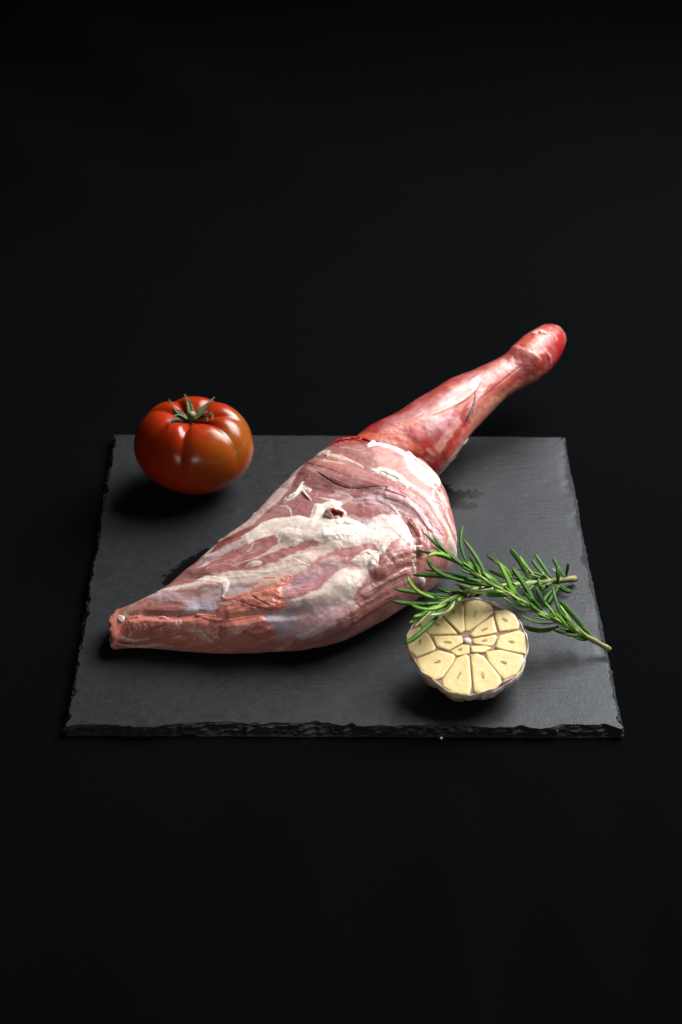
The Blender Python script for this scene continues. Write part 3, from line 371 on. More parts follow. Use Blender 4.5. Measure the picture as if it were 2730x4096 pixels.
 {'k':'p','p':[[0.0874,0.0261],[0.0923,0.0314],[0.0949,0.0319],[0.1007,0.0321],[0.1082,0.033],[0.1135,0.0308],[0.1174,0.0267],[0.1204,0.0228],[0.1236,0.0188],[0.1265,0.0112],[0.1335,0.015],[0.138,0.0169],[0.1395,0.0138],[0.1423,0.0121],[0.1465,0.0118],[0.147,0.0085],[0.1485,0.0051],[0.1478,0.0028],[0.1451,0.0023],[0.1442,-0.0023],[0.1406,-0.005],[0.1417,-0.0098],[0.1428,-0.0147],[0.1438,-0.0212],[0.1482,-0.0215],[0.1509,-0.02],[0.1571,-0.0222],[0.1604,-0.0265],[0.1644,-0.0293],[0.1637,-0.0341],[0.162,-0.0405],[0.1601,-0.0435],[0.159,-0.0473],[0.1564,-0.0515],[0.1544,-0.0537],[0.1517,-0.0541],[0.1536,-0.0509],[0.1552,-0.0476],[0.1537,-0.044],[0.1495,-0.0421],[0.1443,-0.0417],[0.1397,-0.042],[0.1365,-0.0433],[0.1336,-0.0412],[0.1385,-0.0352],[0.1359,-0.031],[0.1302,-0.0282],[0.1253,-0.0247],[0.1215,-0.0219],[0.1216,-0.0186],[0.1196,-0.0143],[0.1171,-0.0091],[0.1133,-0.0052],[0.11,-0.0003],[0.1044,-0.0002],[0.1017,0.0028],[0.1016,0.0055],[0.1021,0.0092],[0.1032,0.0156],[0.0994,0.0191],[0.0946,0.0212],[0.09,0.0217]],'c':[236,224,213],'a':0.97,'s':0.00139,'nz':0.00051,'h':1.8,'f':0,'ns':1.0,'lp':1.0},
 {'k':'p','p':[[0.1265,0.0112],[0.1335,0.015],[0.138,0.0169],[0.1395,0.0138],[0.1423,0.0121],[0.1465,0.0118],[0.147,0.0085],[0.1485,0.0051],[0.1478,0.0028],[0.1451,0.0023],[0.1442,-0.0023],[0.1406,-0.005],[0.1415,-0.0027],[0.1399,0.0045],[0.1358,0.0031],[0.1333,-0.0003],[0.1311,0.004]],'c':[238,228,218],'a':0.95,'s':0.00139,'nz':0.0003,'h':1.4,'f':0,'ns':1.0,'lp':0.5},
 {'k':'l','p':[[0.1093,0.0202],[0.1141,0.0185],[0.1173,0.016],[0.1173,0.0122],[0.1143,0.007],[0.1129,0.0025],[0.1145,-0.0009],[0.1183,-0.0034],[0.1229,-0.0057]],'w':[0.00363,0.00419,0.00437,0.00407,0.00411,0.00463,0.00493,0.00482,0.00439],'c':[211,195,183],'a':0.6,'s':0.9,'nz':0.5,'h':0,'f':0,'ns':1.0,'t':0,'fs':1.0},
 {'k':'l','p':[[0.1225,-0.0085],[0.1266,-0.0109],[0.1308,-0.0139],[0.1346,-0.0172],[0.1384,-0.0209]],'w':[0.00473,0.00594,0.00655,0.0059,0.00454],'c':[242,236,228],'a':0.9,'s':0.7,'nz':0.8,'h':1.2,'f':0,'ns':1.6,'t':0,'fs':1.0},
 {'k':'l','p':[[0.1343,-0.0071],[0.1363,-0.0096]],'w':[0.00319,0.00317],'c':[244,232,220],'a':0.95,'s':0.7,'nz':0.3,'h':1.6,'f':0,'ns':1.0,'t':0,'fs':1.0},
 {'k':'l','p':[[0.137,-0.012],[0.1389,-0.0151]],'w':[0.00218,0.00212],'c':[242,228,214],'a':0.95,'s':0.7,'nz':0.3,'h':1.3,'f':0,'ns':1.0,'t':0,'fs':1.0},
 {'k':'l','p':[[0.1455,-0.0229],[0.1449,-0.0258],[0.1445,-0.0285]],'w':[0.00353,0.00339,0.00345],'c':[193,193,203],'a':0.7,'s':0.9,'nz':0.4,'h':0,'f':0,'ns':1.0,'t':0,'fs':1.0},
 {'k':'l','p':[[0.1543,-0.0289],[0.1524,-0.0344],[0.1484,-0.0365],[0.1424,-0.0359]],'w':[0.00434,0.00415,0.00405,0.00411],'c':[230,216,204],'a':0.6,'s':0.9,'nz':0.6,'h':0,'f':0,'ns':1.0,'t':0,'fs':1.0},
 {'k':'l','p':[[0.1595,-0.0337],[0.1572,-0.0369],[0.1555,-0.0401],[0.1551,-0.0434]],'w':[0.00365,0.00363,0.0037,0.00381],'c':[244,236,228],'a':0.8,'s':0.7,'nz':0.6,'h':0.6,'f':0,'ns':1.0,'t':0,'fs':1.0},
 {'k':'l','p':[[0.1557,-0.0523],[0.1576,-0.0545]],'w':[0.00072,0.00072],'c':[236,222,208],'a':0.95,'s':0.7,'nz':0.3,'h':1.8,'f':0,'ns':1.0,'t':0,'fs':1.0},
 {'k':'l','p':[[0.1511,-0.055],[0.1517,-0.0568]],'w':[0.00127,0.00122],'c':[231,205,178],'a':0.95,'s':0.7,'nz':0.3,'h':1.6,'f':0,'ns':1.0,'t':0,'fs':1.0},
 {'k':'l','p':[[0.1494,-0.0576],[0.1484,-0.0613],[0.1474,-0.0643],[0.1495,-0.061]],'w':[0.00076,0.00075,0.00065,0.00059],'c':[222,212,206],'a':0.8,'s':0.7,'nz':0.6,'h':0.6,'f':0,'ns':1.0,'t':0,'fs':1.0},
 {'k':'l','p':[[0.1489,-0.0684],[0.1511,-0.0714]],'w':[0.00163,0.00191],'c':[232,228,222],'a':0.95,'s':0.7,'nz':0.3,'h':1.2,'f':0,'ns':1.0,'t':0,'fs':1.0},
 {'k':'l','p':[[0.1144,-0.0083],[0.1117,-0.0043],[0.1083,-0.0013],[0.1046,0.001]],'w':[0.00103,0.00184,0.0018,0.00105],'c':[155,109,111],'a':0.7,'s':0.7,'nz':0.5,'h':0,'f':0,'ns':1.0,'t':0,'fs':1.0},
 {'k':'l','p':[[0.1112,-0.0106],[0.1087,-0.0086],[0.1058,-0.0074],[0.1024,-0.0072]],'w':[0.00098,0.00141,0.00142,0.00095],'c':[189,151,131],'a':0.8,'s':0.7,'nz':0.4,'h':0,'f':0,'ns':1.0,'t':0,'fs':1.0},
 {'k':'p','p':[[0.1069,-0.0177],[0.1153,-0.0188],[0.1217,-0.0202],[0.1221,-0.0224],[0.1284,-0.0272],[0.1336,-0.0299],[0.1294,-0.0316],[0.1232,-0.0311],[0.1174,-0.0304],[0.1144,-0.0283],[0.1147,-0.0248],[0.1132,-0.0213]],'c':[180,119,114],'a':0.95,'s':0.00174,'nz':0.00041,'h':-0.3,'f':0.5,'ns':1.0,'lp':0},
 {'k':'p','p':[[0.1054,-0.0184],[0.1096,-0.0198],[0.114,-0.0225],[0.115,-0.0256],[0.1144,-0.0289],[0.1173,-0.0337],[0.1139,-0.0311],[0.1094,-0.0254]],'c':[211,191,185],'a':0.85,'s':0.00209,'nz':0.00041,'h':0.6,'f':0,'ns':1.0,'lp':0},
 {'k':'p','p':[[0.1188,-0.0311],[0.1234,-0.0314],[0.1286,-0.0322],[0.1326,-0.0363],[0.1337,-0.041],[0.1305,-0.0431],[0.1288,-0.0429],[0.1283,-0.0456],[0.126,-0.0459],[0.1241,-0.0433],[0.1218,-0.0388],[0.1195,-0.0347]],'c':[246,234,223],'a':0.97,'s':0.00104,'nz':0.00041,'h':2.8,'f':0,'ns':1.0,'lp':1.4},
 {'k':'l','p':[[0.1254,-0.0327],[0.1276,-0.0336],[0.1296,-0.0349],[0.1314,-0.0368]],'w':[0.00064,0.0006,0.0006,0.0006],'c':[230,165,135],'a':0.6,'s':0.9,'nz':0.4,'h':0,'f':0,'ns':1.0,'t':0,'fs':1.0},
 {'k':'p','p':[[0.0758,-0.032],[0.0806,-0.0331],[0.0854,-0.0344],[0.0927,-0.0355],[0.0993,-0.0334],[0.1062,-0.032],[0.1119,-0.0312],[0.1153,-0.0339],[0.1188,-0.0364],[0.1242,-0.042],[0.1246,-0.0446],[0.1215,-0.0449],[0.1153,-0.0462],[0.1104,-0.0483],[0.1062,-0.0493],[0.1023,-0.0484],[0.0962,-0.0484],[0.0922,-0.0449],[0.0884,-0.0429],[0.0852,-0.0408],[0.0814,-0.0379],[0.0776,-0.0351]],'c':[230,216,204],'a':0.95,'s':0.00243,'nz':0.00051,'h':1.2,'f':0,'ns':1.0,'lp':0.8},
 {'k':'p','p':[[0.1434,0.0593],[0.1425,0.0446],[0.1356,0.0428],[0.1289,0.0412],[0.1221,0.0419],[0.1152,0.0417],[0.1048,0.0376],[0.1028,0.0391],[0.0976,0.0399],[0.0916,0.0419],[0.087,0.0485],[0.078,0.0383],[0.0711,0.0337],[0.0672,0.0322],[0.0704,0.0407],[0.0783,0.0455],[0.0857,0.0487],[0.0875,0.049],[0.0926,0.0497],[0.1009,0.0504],[0.1066,0.0516],[0.1127,0.053],[0.1209,0.0554],[0.1279,0.0576],[0.1359,0.059],[0.1452,0.0592],[0.1549,0.0593],[0.1605,0.0594],[0.1665,0.0596],[0.1734,0.0601],[0.1738,0.0598],[0.1637,0.0549],[0.1546,0.0503],[0.1418,0.044]],'c':[205,185,175],'a':0.92,'s':0.00174,'nz':0.00061,'h':0.8,'f':0,'ns':1.0,'lp':0.8},
 {'k':'l','p':[[0.1235,0.0558],[0.1298,0.0566],[0.136,0.0571],[0.1432,0.059]],'w':[0.00209,0.00209,0.00209,0.00209],'c':[182,126,119],'a':0.7,'s':0.8,'nz':0.6,'h':0,'f':0,'ns':1.0,'t':0,'fs':1.0},
 {'k':'l','p':[[0.0898,0.0491],[0.0939,0.0495],[0.0984,0.0501],[0.1028,0.0505],[0.1078,0.0515]],'w':[0.00094,0.00087,0.0009,0.00127,0.00174],'c':[193,133,120],'a':0.7,'s':0.8,'nz':0.6,'h':0,'f':0,'ns':1.0,'t':0,'fs':1.0},
 {'k':'p','p':[[0.0983,0.0415],[0.1021,0.0345],[0.1,0.0323],[0.0949,0.0319],[0.0923,0.0323],[0.0883,0.0345],[0.0843,0.0359],[0.0778,0.0354],[0.0743,0.0359],[0.085,0.0451],[0.0911,0.0411]],'c':[134,68,63],'a':0.95,'s':0.00139,'nz':0.0003,'h':-0.8,'f':0.4,'ns':1.0,'lp':0},
 {'k':'l','p':[[0.0719,0.0359],[0.0739,0.0317],[0.0771,0.0302],[0.0812,0.0301],[0.0847,0.0289],[0.0882,0.0272]],'w':[0.00209,0.00281,0.00329,0.00331,0.00308,0.00287],'c':[211,195,185],'a':0.9,'s':0.7,'nz':0.5,'h':0.6,'f':0,'ns':1.0,'t':0,'fs':1.0},
 {'k':'l','p':[[0.0657,0.0307],[0.0687,0.029],[0.0721,0.0281],[0.0758,0.0278],[0.0796,0.0274],[0.083,0.0263],[0.0864,0.0248]],'w':[0.00174,0.00174,0.00174,0.00174,0.00165,0.00151,0.00158],'c':[191,167,185],'a':0.6,'s':0.9,'nz':0.4,'h':0,'f':0,'ns':1.0,'t':0,'fs':1.0},
 {'k':'l','p':[[0.0614,0.0211],[0.0661,0.0239],[0.0694,0.0232],[0.0725,0.022]],'w':[0.00221,0.00168,0.0011,0.0007],'c':[215,197,189],'a':0.85,'s':0.7,'nz':0.8,'h':0.4,'f':0,'ns':1.0,'t':0,'fs':1.0},
 {'k':'l','p':[[0.0712,0.008],[0.0747,0.008],[0.0778,0.0073],[0.0808,0.0063],[0.0841,0.0053],[0.0876,0.0053],[0.0915,0.006],[0.0953,0.006],[0.0989,0.0057],[0.1022,0.0045],[0.1053,0.0029]],'w':[0.00061,0.00069,0.00083,0.00097,0.00111,0.00137,0.00175,0.00211,0.00239,0.00259,0.00282],'c':[205,189,175],'a':0.85,'s':0.7,'nz':0.6,'h':0.6,'f':0,'ns':1.0,'t':0,'fs':1.0},
 {'k':'l','p':[[0.0836,0.0048],[0.0811,0.0052],[0.0783,0.005],[0.0752,0.0031]],'w':[0.00049,0.0004,0.00035,0.00039],'c':[211,191,171],'a':0.7,'s':0.7,'nz':0.6,'h':0,'f':0,'ns':1.0,'t':0,'fs':1.0},
 {'k':'l','p':[[0.0612,0.0146],[0.0656,0.0152],[0.0693,0.0141],[0.0714,0.0103],[0.072,0.0048]],'w':[0.00039,0.00036,0.00035,0.00034,0.00021],'c':[205,181,177],'a':0.7,'s':0.7,'nz':0.6,'h':0,'f':0,'ns':1.0,'t':0,'fs':1.0},
 {'k':'l','p':[[0.092,0.0199],[0.0894,0.0177],[0.0872,0.0163],[0.0849,0.0155]],'w':[0.0005,0.00048,0.00049,0.00056],'c':[215,195,189],'a':0.7,'s':0.7,'nz':0.8,'h':0,'f':0,'ns':1.0,'t':0,'fs':1.0},
 {'k':'l','p':[[0.074,0.0124],[0.0784,0.0149],[0.0816,0.0142],[0.0849,0.0127],[0.0884,0.0124],[0.0924,0.0128]],'w':[0.00027,0.00027,0.00028,0.00029,0.00027,0.0002],'c':[224,200,197],'a':0.6,'s':0.7,'nz':0.6,'h':0,'f':0,'ns':1.0,'t':0,'fs':1.0},
 {'k':'l','p':[[0.1066,0.0136],[0.1044,0.0123],[0.1023,0.0108],[0.1002,0.009]],'w':[0.0006,0.00052,0.00047,0.00049],'c':[226,216,212],'a':0.85,'s':0.7,'nz':0.5,'h':0.5,'f':0,'ns':1.0,'t':0,'fs':1.0},
 {'k':'l','p':[[0.1254,0.0376],[0.1268,0.0332],[0.1255,0.0275],[0.1215,0.0224]],'w':[0.00038,0.0006,0.00067,0.00047],'c':[218,206,204],'a':0.85,'s':0.7,'nz':0.5,'h':0.5,'f':0,'ns':1.0,'t':0,'fs':1.0},
 {'k':'l','p':[[0.0796,0.0025],[0.0814,0.0017]],'w':[0.00194,0.00193],'c':[222,212,212],'a':0.8,'s':0.7,'nz':0.6,'h':0.8,'f':0,'ns':1.0,'t':0,'fs':1.0},
 {'k':'l','p':[[0.0737,0.0008],[0.0752,-0.003],[0.0775,-0.0056],[0.0803,-0.0075],[0.0833,-0.0092]],'w':[0.00039,0.00071,0.00081,0.00072,0.00057],'c':[225,210,194],'a':0.8,'s':0.7,'nz':0.8,'h':0.5,'f':0,'ns':1.0,'t':0,'fs':1.0},
 {'k':'l','p':[[0.1485,0.0389],[0.1424,0.0359],[0.1369,0.035],[0.1325,0.0366]],'w':[0.00124,0.00174,0.00207,0.0026],'c':[232,220,211],'a':0.9,'s':0.7,'nz':0.8,'h':1.2,'f':0,'ns':1.0,'t':0,'fs':1.0},
 {'k':'l','p':[[0.1446,0.0356],[0.1451,0.0329],[0.1455,0.0302]],'w':[0.00242,0.00187,0.00142],'c':[232,220,211],'a':0.9,'s':0.7,'nz':0.8,'h':1.0,'f':0,'ns':1.0,'t':0,'fs':1.0},
 {'k':'l','p':[[0.143,0.0328],[0.1412,0.0288],[0.1397,0.025],[0.1386,0.0215]],'w':[0.0008,0.0007,0.00059,0.00041],'c':[232,220,211],'a':0.9,'s':0.7,'nz':0.6,'h':0.8,'f':0,'ns':1.0,'t':0,'fs':1.0},
 {'k':'l','p':[[0.1433,0.0187],[0.1443,0.0154],[0.1452,0.0123],[0.1461,0.0093]],'w':[0.00045,0.00086,0.00121,0.00138],'c':[232,220,211],'a':0.8,'s':0.7,'nz':0.6,'h':0.6,'f':0,'ns':1.0,'t':0,'fs':1.0},
 {'k':'l','p':[[0.1489,0.0141],[0.1518,0.0113],[0.1545,0.0066],[0.1548,0.0024],[0.15,0.0032]],'w':[0.00091,0.00186,0.00213,0.00179,0.00168],'c':[201,183,179],'a':0.75,'s':0.7,'nz':0.7,'h':0.3,'f':0,'ns':1.0,'t':0,'fs':1.0},
 {'k':'l','p':[[0.1552,-0.0003],[0.1598,-0.0054],[0.1599,-0.0049],[0.1588,-0.0044],[0.1612,-0.0091],[0.1646,-0.015],[0.1657,-0.0198],[0.1654,-0.0242],[0.1648,-0.0289]],'w':[0.00087,0.00101,0.00121,0.00134,0.00138,0.00138,0.00133,0.00111,0.00069],'c':[184,161,169],'a':0.75,'s':0.7,'nz':0.5,'h':0.5,'f':0,'ns':1.0,'t':0,'fs':1.0},
 {'k':'l','p':[[0.1526,0.0],[0.1543,-0.0028],[0.1557,-0.0059],[0.1567,-0.0092]],'w':[0.00132,0.00127,0.00131,0.00141],'c':[193,166,168],'a':0.6,'s':0.8,'nz':1.2,'h':0,'f':0,'ns':2,'t':0,'fs':1.0},
 {'k':'l','p':[[0.1414,-0.0058],[0.1445,-0.0101],[0.1452,-0.016],[0.1481,-0.0199]],'w':[0.00062,0.00117,0.00128,0.00079],'c':[195,177,171],'a':0.6,'s':0.7,'nz':1.5,'h':0,'f':0,'ns':2,'t':0,'fs':1.0},
 {'k':'l','p':[[0.1537,0.0144],[0.1557,0.0108],[0.1584,0.008],[0.1619,0.0059]],'w':[0.00046,0.00049,0.00035,0.00022],'c':[211,191,185],'a':0.7,'s':0.7,'nz':0.8,'h':0,'f':0,'ns':1.0,'t':0,'fs':1.0},
 {'k':'l','p':[[0.1619,-0.0013],[0.1648,-0.0028],[0.1676,-0.0047]],'w':[0.00026,0.00026,0.00026],'c':[215,195,189],'a':0.7,'s':0.7,'nz':0.6,'h':0,'f':0,'ns':1.0,'t':0,'fs':1.0},
 {'k':'p','p':[[0.054,-0.0131],[0.0566,-0.0148],[0.0619,-0.0163],[0.0656,-0.0156],[0.0686,-0.016],[0.0723,-0.0182],[0.0778,-0.0179],[0.0816,-0.018],[0.0821,-0.0163],[0.0867,-0.0182],[0.087,-0.0195],[0.0819,-0.0233],[0.0792,-0.0227],[0.0748,-0.028],[0.0719,-0.0279],[0.0729,-0.0283],[0.0754,-0.0309],[0.0757,-0.0317],[0.0738,-0.0345],[0.0681,-0.0342],[0.063,-0.0317],[0.0584,-0.0289],[0.0534,-0.0278],[0.0498,-0.026],[0.0472,-0.0205],[0.0482,-0.0191],[0.0514,-0.0176],[0.0553,-0.0186],[0.0532,-0.0157]],'c':[209,126,106],'a':0.96,'s':0.00139,'nz':0.00061,'h':1.8,'f':0,'ns':1.2,'lp':2.2},
 {'k':'l','p':[[0.054,-0.0143],[0.0566,-0.016],[0.06,-0.0166],[0.0634,-0.0167]],'w':[0.00157,0.00159,0.00153,0.00145],'c':[217,128,96],'a':0.7,'s':0.7,'nz':0.6,'h':0.8,'f':0,'ns':1.0,'t':0,'fs':1.0},
 {'k':'l','p':[[0.0584,-0.0203],[0.0601,-0.0233],[0.0619,-0.0262],[0.0639,-0.0289],[0.0664,-0.0315]],'w':[0.00039,0.00046,0.00051,0.00052,0.00052],'c':[170,90,77],'a':0.5,'s':1.1,'nz':0.8,'h':-1,'f':0,'ns':1.0,'t':0,'fs':1.0},
 {'k':'l','p':[[0.0646,-0.0203],[0.0651,-0.0237],[0.0663,-0.0265],[0.0674,-0.0292]],'w':[0.00052,0.00058,0.00054,0.00039],'c':[170,90,77],'a':0.5,'s':1.1,'nz':0.8,'h':-1,'f':0,'ns':1.0,'t':0,'fs':1.0},
 {'k':'l','p':[[0.0506,-0.0155],[0.052,-0.0164],[0.0532,-0.0175],[0.0549,-0.0183]],'w':[0.00039,0.00068,0.00068,0.00052],'c':[213,185,165],'a':0.8,'s':0.7,'nz':0.6,'h':0,'f':0,'ns':1.0,'t':0,'fs':1.0},
 {'k':'p','p':[[0.0027,-0.0072],[0.0073,-0.0055],[0.0149,-0.0067],[0.0186,-0.0077],[0.0238,-0.0094],[0.0278,-0.0109],[0.0313,-0.0122],[0.0341,-0.0136],[0.0378,-0.0154],[0.0409,-0.0173],[0.0373,-0.0151],[0.0417,-0.0172],[0.0447,-0.0204],[0.0473,-0.0238],[0.0514,-0.0271],[0.0557,-0.0293],[0.0601,-0.0309],[0.0619,-0.0299],[0.0628,-0.0324],[0.0637,-0.0382],[0.0659,-0.0448],[0.0637,-0.0463],[0.0601,-0.0473],[0.0575,-0.0475],[0.0549,-0.0476],[0.0512,-0.0459],[0.0473,-0.0444],[0.0446,-0.044],[0.0401,-0.0391],[0.0372,-0.0364],[0.0349,-0.034],[0.0357,-0.0356],[0.0334,-0.0328],[0.0306,-0.0301],[0.0268,-0.029],[0.0225,-0.0283],[0.0173,-0.0275],[0.0099,-0.022],[0.0016,-0.0167],[0.0,-0.0127],[0.0,-0.0087]],'c':[207,124,110],'a':0.96,'s':0.00139,'nz':0.00061,'h':1.8,'f':0,'ns':1.0,'lp':2.6},
 {'k':'l','p':[[0.0083,-0.0053],[0.0133,-0.0064],[0.0179,-0.0076],[0.0215,-0.0092],[0.025,-0.011]],'w':[0.00097,0.00105,0.00099,0.00079,0.00055],'c':[217,138,111],'a':0.7,'s':0.7,'nz':0.5,'h':0.6,'f':0,'ns':1.0,'t':0,'fs':1.0},
 {'k':'l','p':[[0.0408,-0.017],[0.0428,-0.0196],[0.0449,-0.0223],[0.0473,-0.0249]],'w':[0.00078,0.00091,0.00091,0.00078],'c':[217,128,98],'a':0.8,'s':0.7,'nz':0.5,'h':1.0,'f':0,'ns':1.0,'t':0,'fs':1.0},
 {'k':'l','p':[[0.0509,-0.0275],[0.054,-0.0287],[0.0574,-0.0298],[0.0603,-0.0311]],'w':[0.0006,0.00071,0.00078,0.00081],'c':[213,128,100],'a':0.7,'s':0.7,'nz':0.5,'h':0.8,'f':0,'ns':1.0,'t':0,'fs':1.0},
 {'k':'l','p':[[0.022,-0.016],[0.0239,-0.016],[0.0257,-0.016],[0.0272,-0.0159]],'w':[0.00055,0.00063,0.00059,0.00026],'c':[146,59,51],'a':0.5,'s':1.1,'nz':0.8,'h':-1.4,'f':0,'ns':1.0,'t':0,'fs':1.0},
 {'k':'l','p':[[0.054,-0.0353],[0.0557,-0.0381],[0.0574,-0.0412],[0.0591,-0.0444]],'w':[0.00052,0.00064,0.0006,0.00039],'c':[159,75,69],'a':0.5,'s':1.1,'nz':0.8,'h':-1.6,'f':0,'ns':1.0,'t':0,'fs':1.0},
 {'k':'l','p':[[0.0475,-0.0254],[0.0465,-0.0279],[0.0457,-0.0307],[0.0457,-0.0342]],'w':[0.00039,0.00046,0.00045,0.00039],'c':[166,84,76],'a':0.5,'s':1.1,'nz':0.8,'h':-1,'f':0,'ns':1.0,'t':0,'fs':1.0},
 {'k':'l','p':[[0.0371,-0.0238],[0.0394,-0.0259],[0.0409,-0.0297],[0.0433,-0.0339]],'w':[0.00052,0.00096,0.00095,0.00052],'c':[219,185,183],'a':0.75,'s':0.7,'nz':0.7,'h':0.6,'f':0,'ns':1.0,'t':0,'fs':1.0},
 {'k':'l','p':[[0.0456,-0.0385],[0.0465,-0.041],[0.0481,-0.043],[0.0495,-0.0437]],'w':[0.00039,0.00053,0.00058,0.00057],'c':[210,155,147],'a':0.7,'s':0.7,'nz':0.5,'h':0.5,'f':0,'ns':1.0,'t':0,'fs':1.0},
 {'k':'l','p':[[0.0371,-0.0268],[0.0371,-0.0293],[0.0363,-0.0315],[0.0356,-0.0336]],'w':[0.00065,0.00101,0.00115,0.00107],'c':[211,126,92],'a':0.8,'s':0.7,'nz':0.5,'h':1.2,'f':0,'ns':1.0,'t':0,'fs':1.0},
 {'k':'l','p':[[0.0341,-0.0165],[0.0341,-0.0182]],'w':[0.00052,0.00052],'c':[232,212,202],'a':0.9,'s':0.7,'nz':0.4,'h':0.8,'f':0,'ns':1.0,'t':0,'fs':1.0},
 {'k':'l','p':[[0.0299,-0.0157],[0.0314,-0.0159],[0.0334,-0.0166],[0.0349,-0.0176]],'w':[0.00081,0.00083,0.00082,0.00078],'c':[210,165,155],'a':0.6,'s':0.8,'nz':0.8,'h':0,'f':0,'ns':1.0,'t':0,'fs':1.0},
 {'k':'l','p':[[0.0104,-0.0129],[0.0142,-0.0145],[0.0179,-0.016],[0.0208,-0.0172],[0.0239,-0.0183],[0.0265,-0.0192],[0.0292,-0.0201],[0.0313,-0.021],[0.0334,-0.0218]],'w':[0.0008,0.00092,0.00101,0.00101,0.00094,0.00085,0.00079,0.00074,0.00067],'c':[187,96,85],'a':0.5,'s':1.1,'nz':0.8,'h':-0.8,'f':0,'ns':1.0,'t':0,'fs':1.0},
 {'k':'l','p':[[0.019,-0.0193],[0.0223,-0.0206],[0.0252,-0.0218],[0.028,-0.0232],[0.0306,-0.0246],[0.0333,-0.0262]],'w':[0.00088,0.00098,0.00105,0.00102,0.0009,0.00077],'c':[207,120,96],'a':0.6,'s':0.8,'nz':0.6,'h':0.6,'f':0,'ns':1.0,'t':0,'fs':1.0},
 {'k':'l','p':[[0.0056,-0.0007],[0.0077,-0.003]],'w':[0.00232,0.00129],'c':[219,201,176],'a':0.7,'s':0.8,'nz':0.3,'h':0,'f':0,'ns':1.0,'t':0,'fs':1.0},
 {'k':'l','p':[[0.0,-0.0029],[0.0,-0.0052],[0.0001,-0.0059],[0.0022,-0.0064]],'w':[0.00113,0.00121,0.00137,0.00132],'c':[158,102,85],'a':0.8,'s':0.7,'nz':0.4,'h':0,'f':0,'ns':1.0,'t':0,'fs':1.0},
 {'k':'l','p':[[0.0272,0.0076],[0.0285,0.0059],[0.0299,0.0053],[0.0313,0.0055]],'w':[0.00209,0.00213,0.00188,0.00131],'c':[211,202,202],'a':0.8,'s':0.7,'nz':0.6,'h':0,'f':0,'ns':1.0,'t':0,'fs':1.0},
 {'k':'l','p':[[0.0646,-0.0554],[0.0673,-0.0559],[0.0692,-0.0539],[0.0711,-0.0506]],'w':[0.00072,0.00116,0.00125,0.00078],'c':[187,138,116],'a':0.8,'s':0.7,'nz':0.5,'h':1.5,'f':0,'ns':1.0,'t':0,'fs':1.0},
 {'k':'l','p':[[0.1967,0.0551],[0.2005,0.0517],[0.2042,0.0479],[0.2078,0.0436],[0.2111,0.0395],[0.214,0.0354],[0.2118,0.028],[0.2144,0.0241],[0.2215,0.0242],[0.2237,0.0208]],'w':[0.00151,0.00252,0.00336,0.00354,0.00351,0.00395,0.00446,0.00378,0.00214,0.00132],'c':[150,14,18],'a':0.97,'s':0.7,'nz':0.9,'h':1.4,'f':0,'r':0.2,'ns':1.6,'t':0,'fs':1.0},
 {'k':'l','p':[[0.1949,0.0516],[0.1962,0.0458],[0.1994,0.041],[0.2033,0.0368],[0.206,0.0321],[0.2065,0.0265]],'w':[0.00278,0.00314,0.00339,0.00345,0.00325,0.00278],'c':[132,43,39],'a':0.6,'s':0.9,'nz':0.8,'h':0,'f':0,'ns':1.0,'t':0,'fs':1.0},
 {'k':'p','p':[[0.2042,0.0224],[0.2119,0.0233],[0.2223,0.0229],[0.2253,0.0174],[0.2277,0.0125],[0.2348,0.0102],[0.2247,-0.0051],[0.2232,-0.0119],[0.2231,-0.0176],[0.2235,-0.0265],[0.2161,-0.036],[0.2085,-0.0394],[0.2038,-0.0323],[0.2031,-0.0238],[0.2041,-0.0185],[0.2052,-0.0131],[0.2102,-0.0081],[0.2151,-0.0016],[0.2163,0.0081],[0.2121,0.017]],'c':[246,238,233],'a':0.97,'s':0.00139,'nz':0.00041,'h':2.0,'f':0,'ns':1.0,'lp':1.0},
 {'k':'l','p':[[0.1842,0.0068],[0.187,0.0028],[0.1891,-0.0016],[0.1896,-0.0064],[0.1901,-0.0114],[0.1891,-0.0159],[0.1858,-0.02]],'w':[0.00223,0.00365,0.00445,0.00454,0.00431,0.00335,0.00118],'c':[236,226,216],'a':0.97,'s':0.7,'nz':0.5,'h':2.2,'f':0,'ns':1.0,'t':0,'fs':1.0},
 {'k':'l','p':[[0.1908,-0.0143],[0.1908,-0.0187],[0.1909,-0.023],[0.191,-0.027],[0.1913,-0.0312],[0.1916,-0.0352],[0.1913,-0.0393],[0.19,-0.0429],[0.1879,-0.0462],[0.1869,-0.0498],[0.1865,-0.0534],[0.186,-0.0569],[0.1847,-0.06],[0.1836,-0.0632],[0.1835,-0.0668],[0.185,-0.0714],[0.1887,-0.0775]],'w':[0.00246,0.00239,0.0023,0.00219,0.00221,0.00232,0.00238,0.0023,0.00207,0.00191,0.00196,0.00214,0.00242,0.00288,0.00357,0.00434,0.00487],'c':[228,212,202],'a':0.95,'s':0.7,'nz':0.5,'h':1.4,'f':0,'ns':1.0,'t':0,'fs':1.0},
 {'k':'l','p':[[0.1917,-0.0323],[0.1933,-0.0367],[0.1966,-0.0382],[0.2022,-0.0362]],'w':[0.00126,0.00111,0.001,0.00114],'c':[228,212,204],'a':0.9,'s':0.7,'nz':0.4,'h':1,'f':0,'ns':1.0,'t':0,'fs':1.0},
 {'k':'l','p':[[0.2099,-0.0374],[0.2073,-0.0412],[0.2048,-0.0448],[0.202,-0.0482],[0.1992,-0.0513],[0.1969,-0.0544],[0.1948,-0.0575],[0.1936,-0.0608],[0.1949,-0.0649],[0.1937,-0.0683]],'w':[0.00348,0.00381,0.004,0.00387,0.00358,0.00328,0.00302,0.0029,0.00265,0.00183],'c':[221,195,188],'a':0.95,'s':0.7,'nz':0.5,'h':1.2,'f':0,'ns':1.0,'t':0,'fs':1.0},
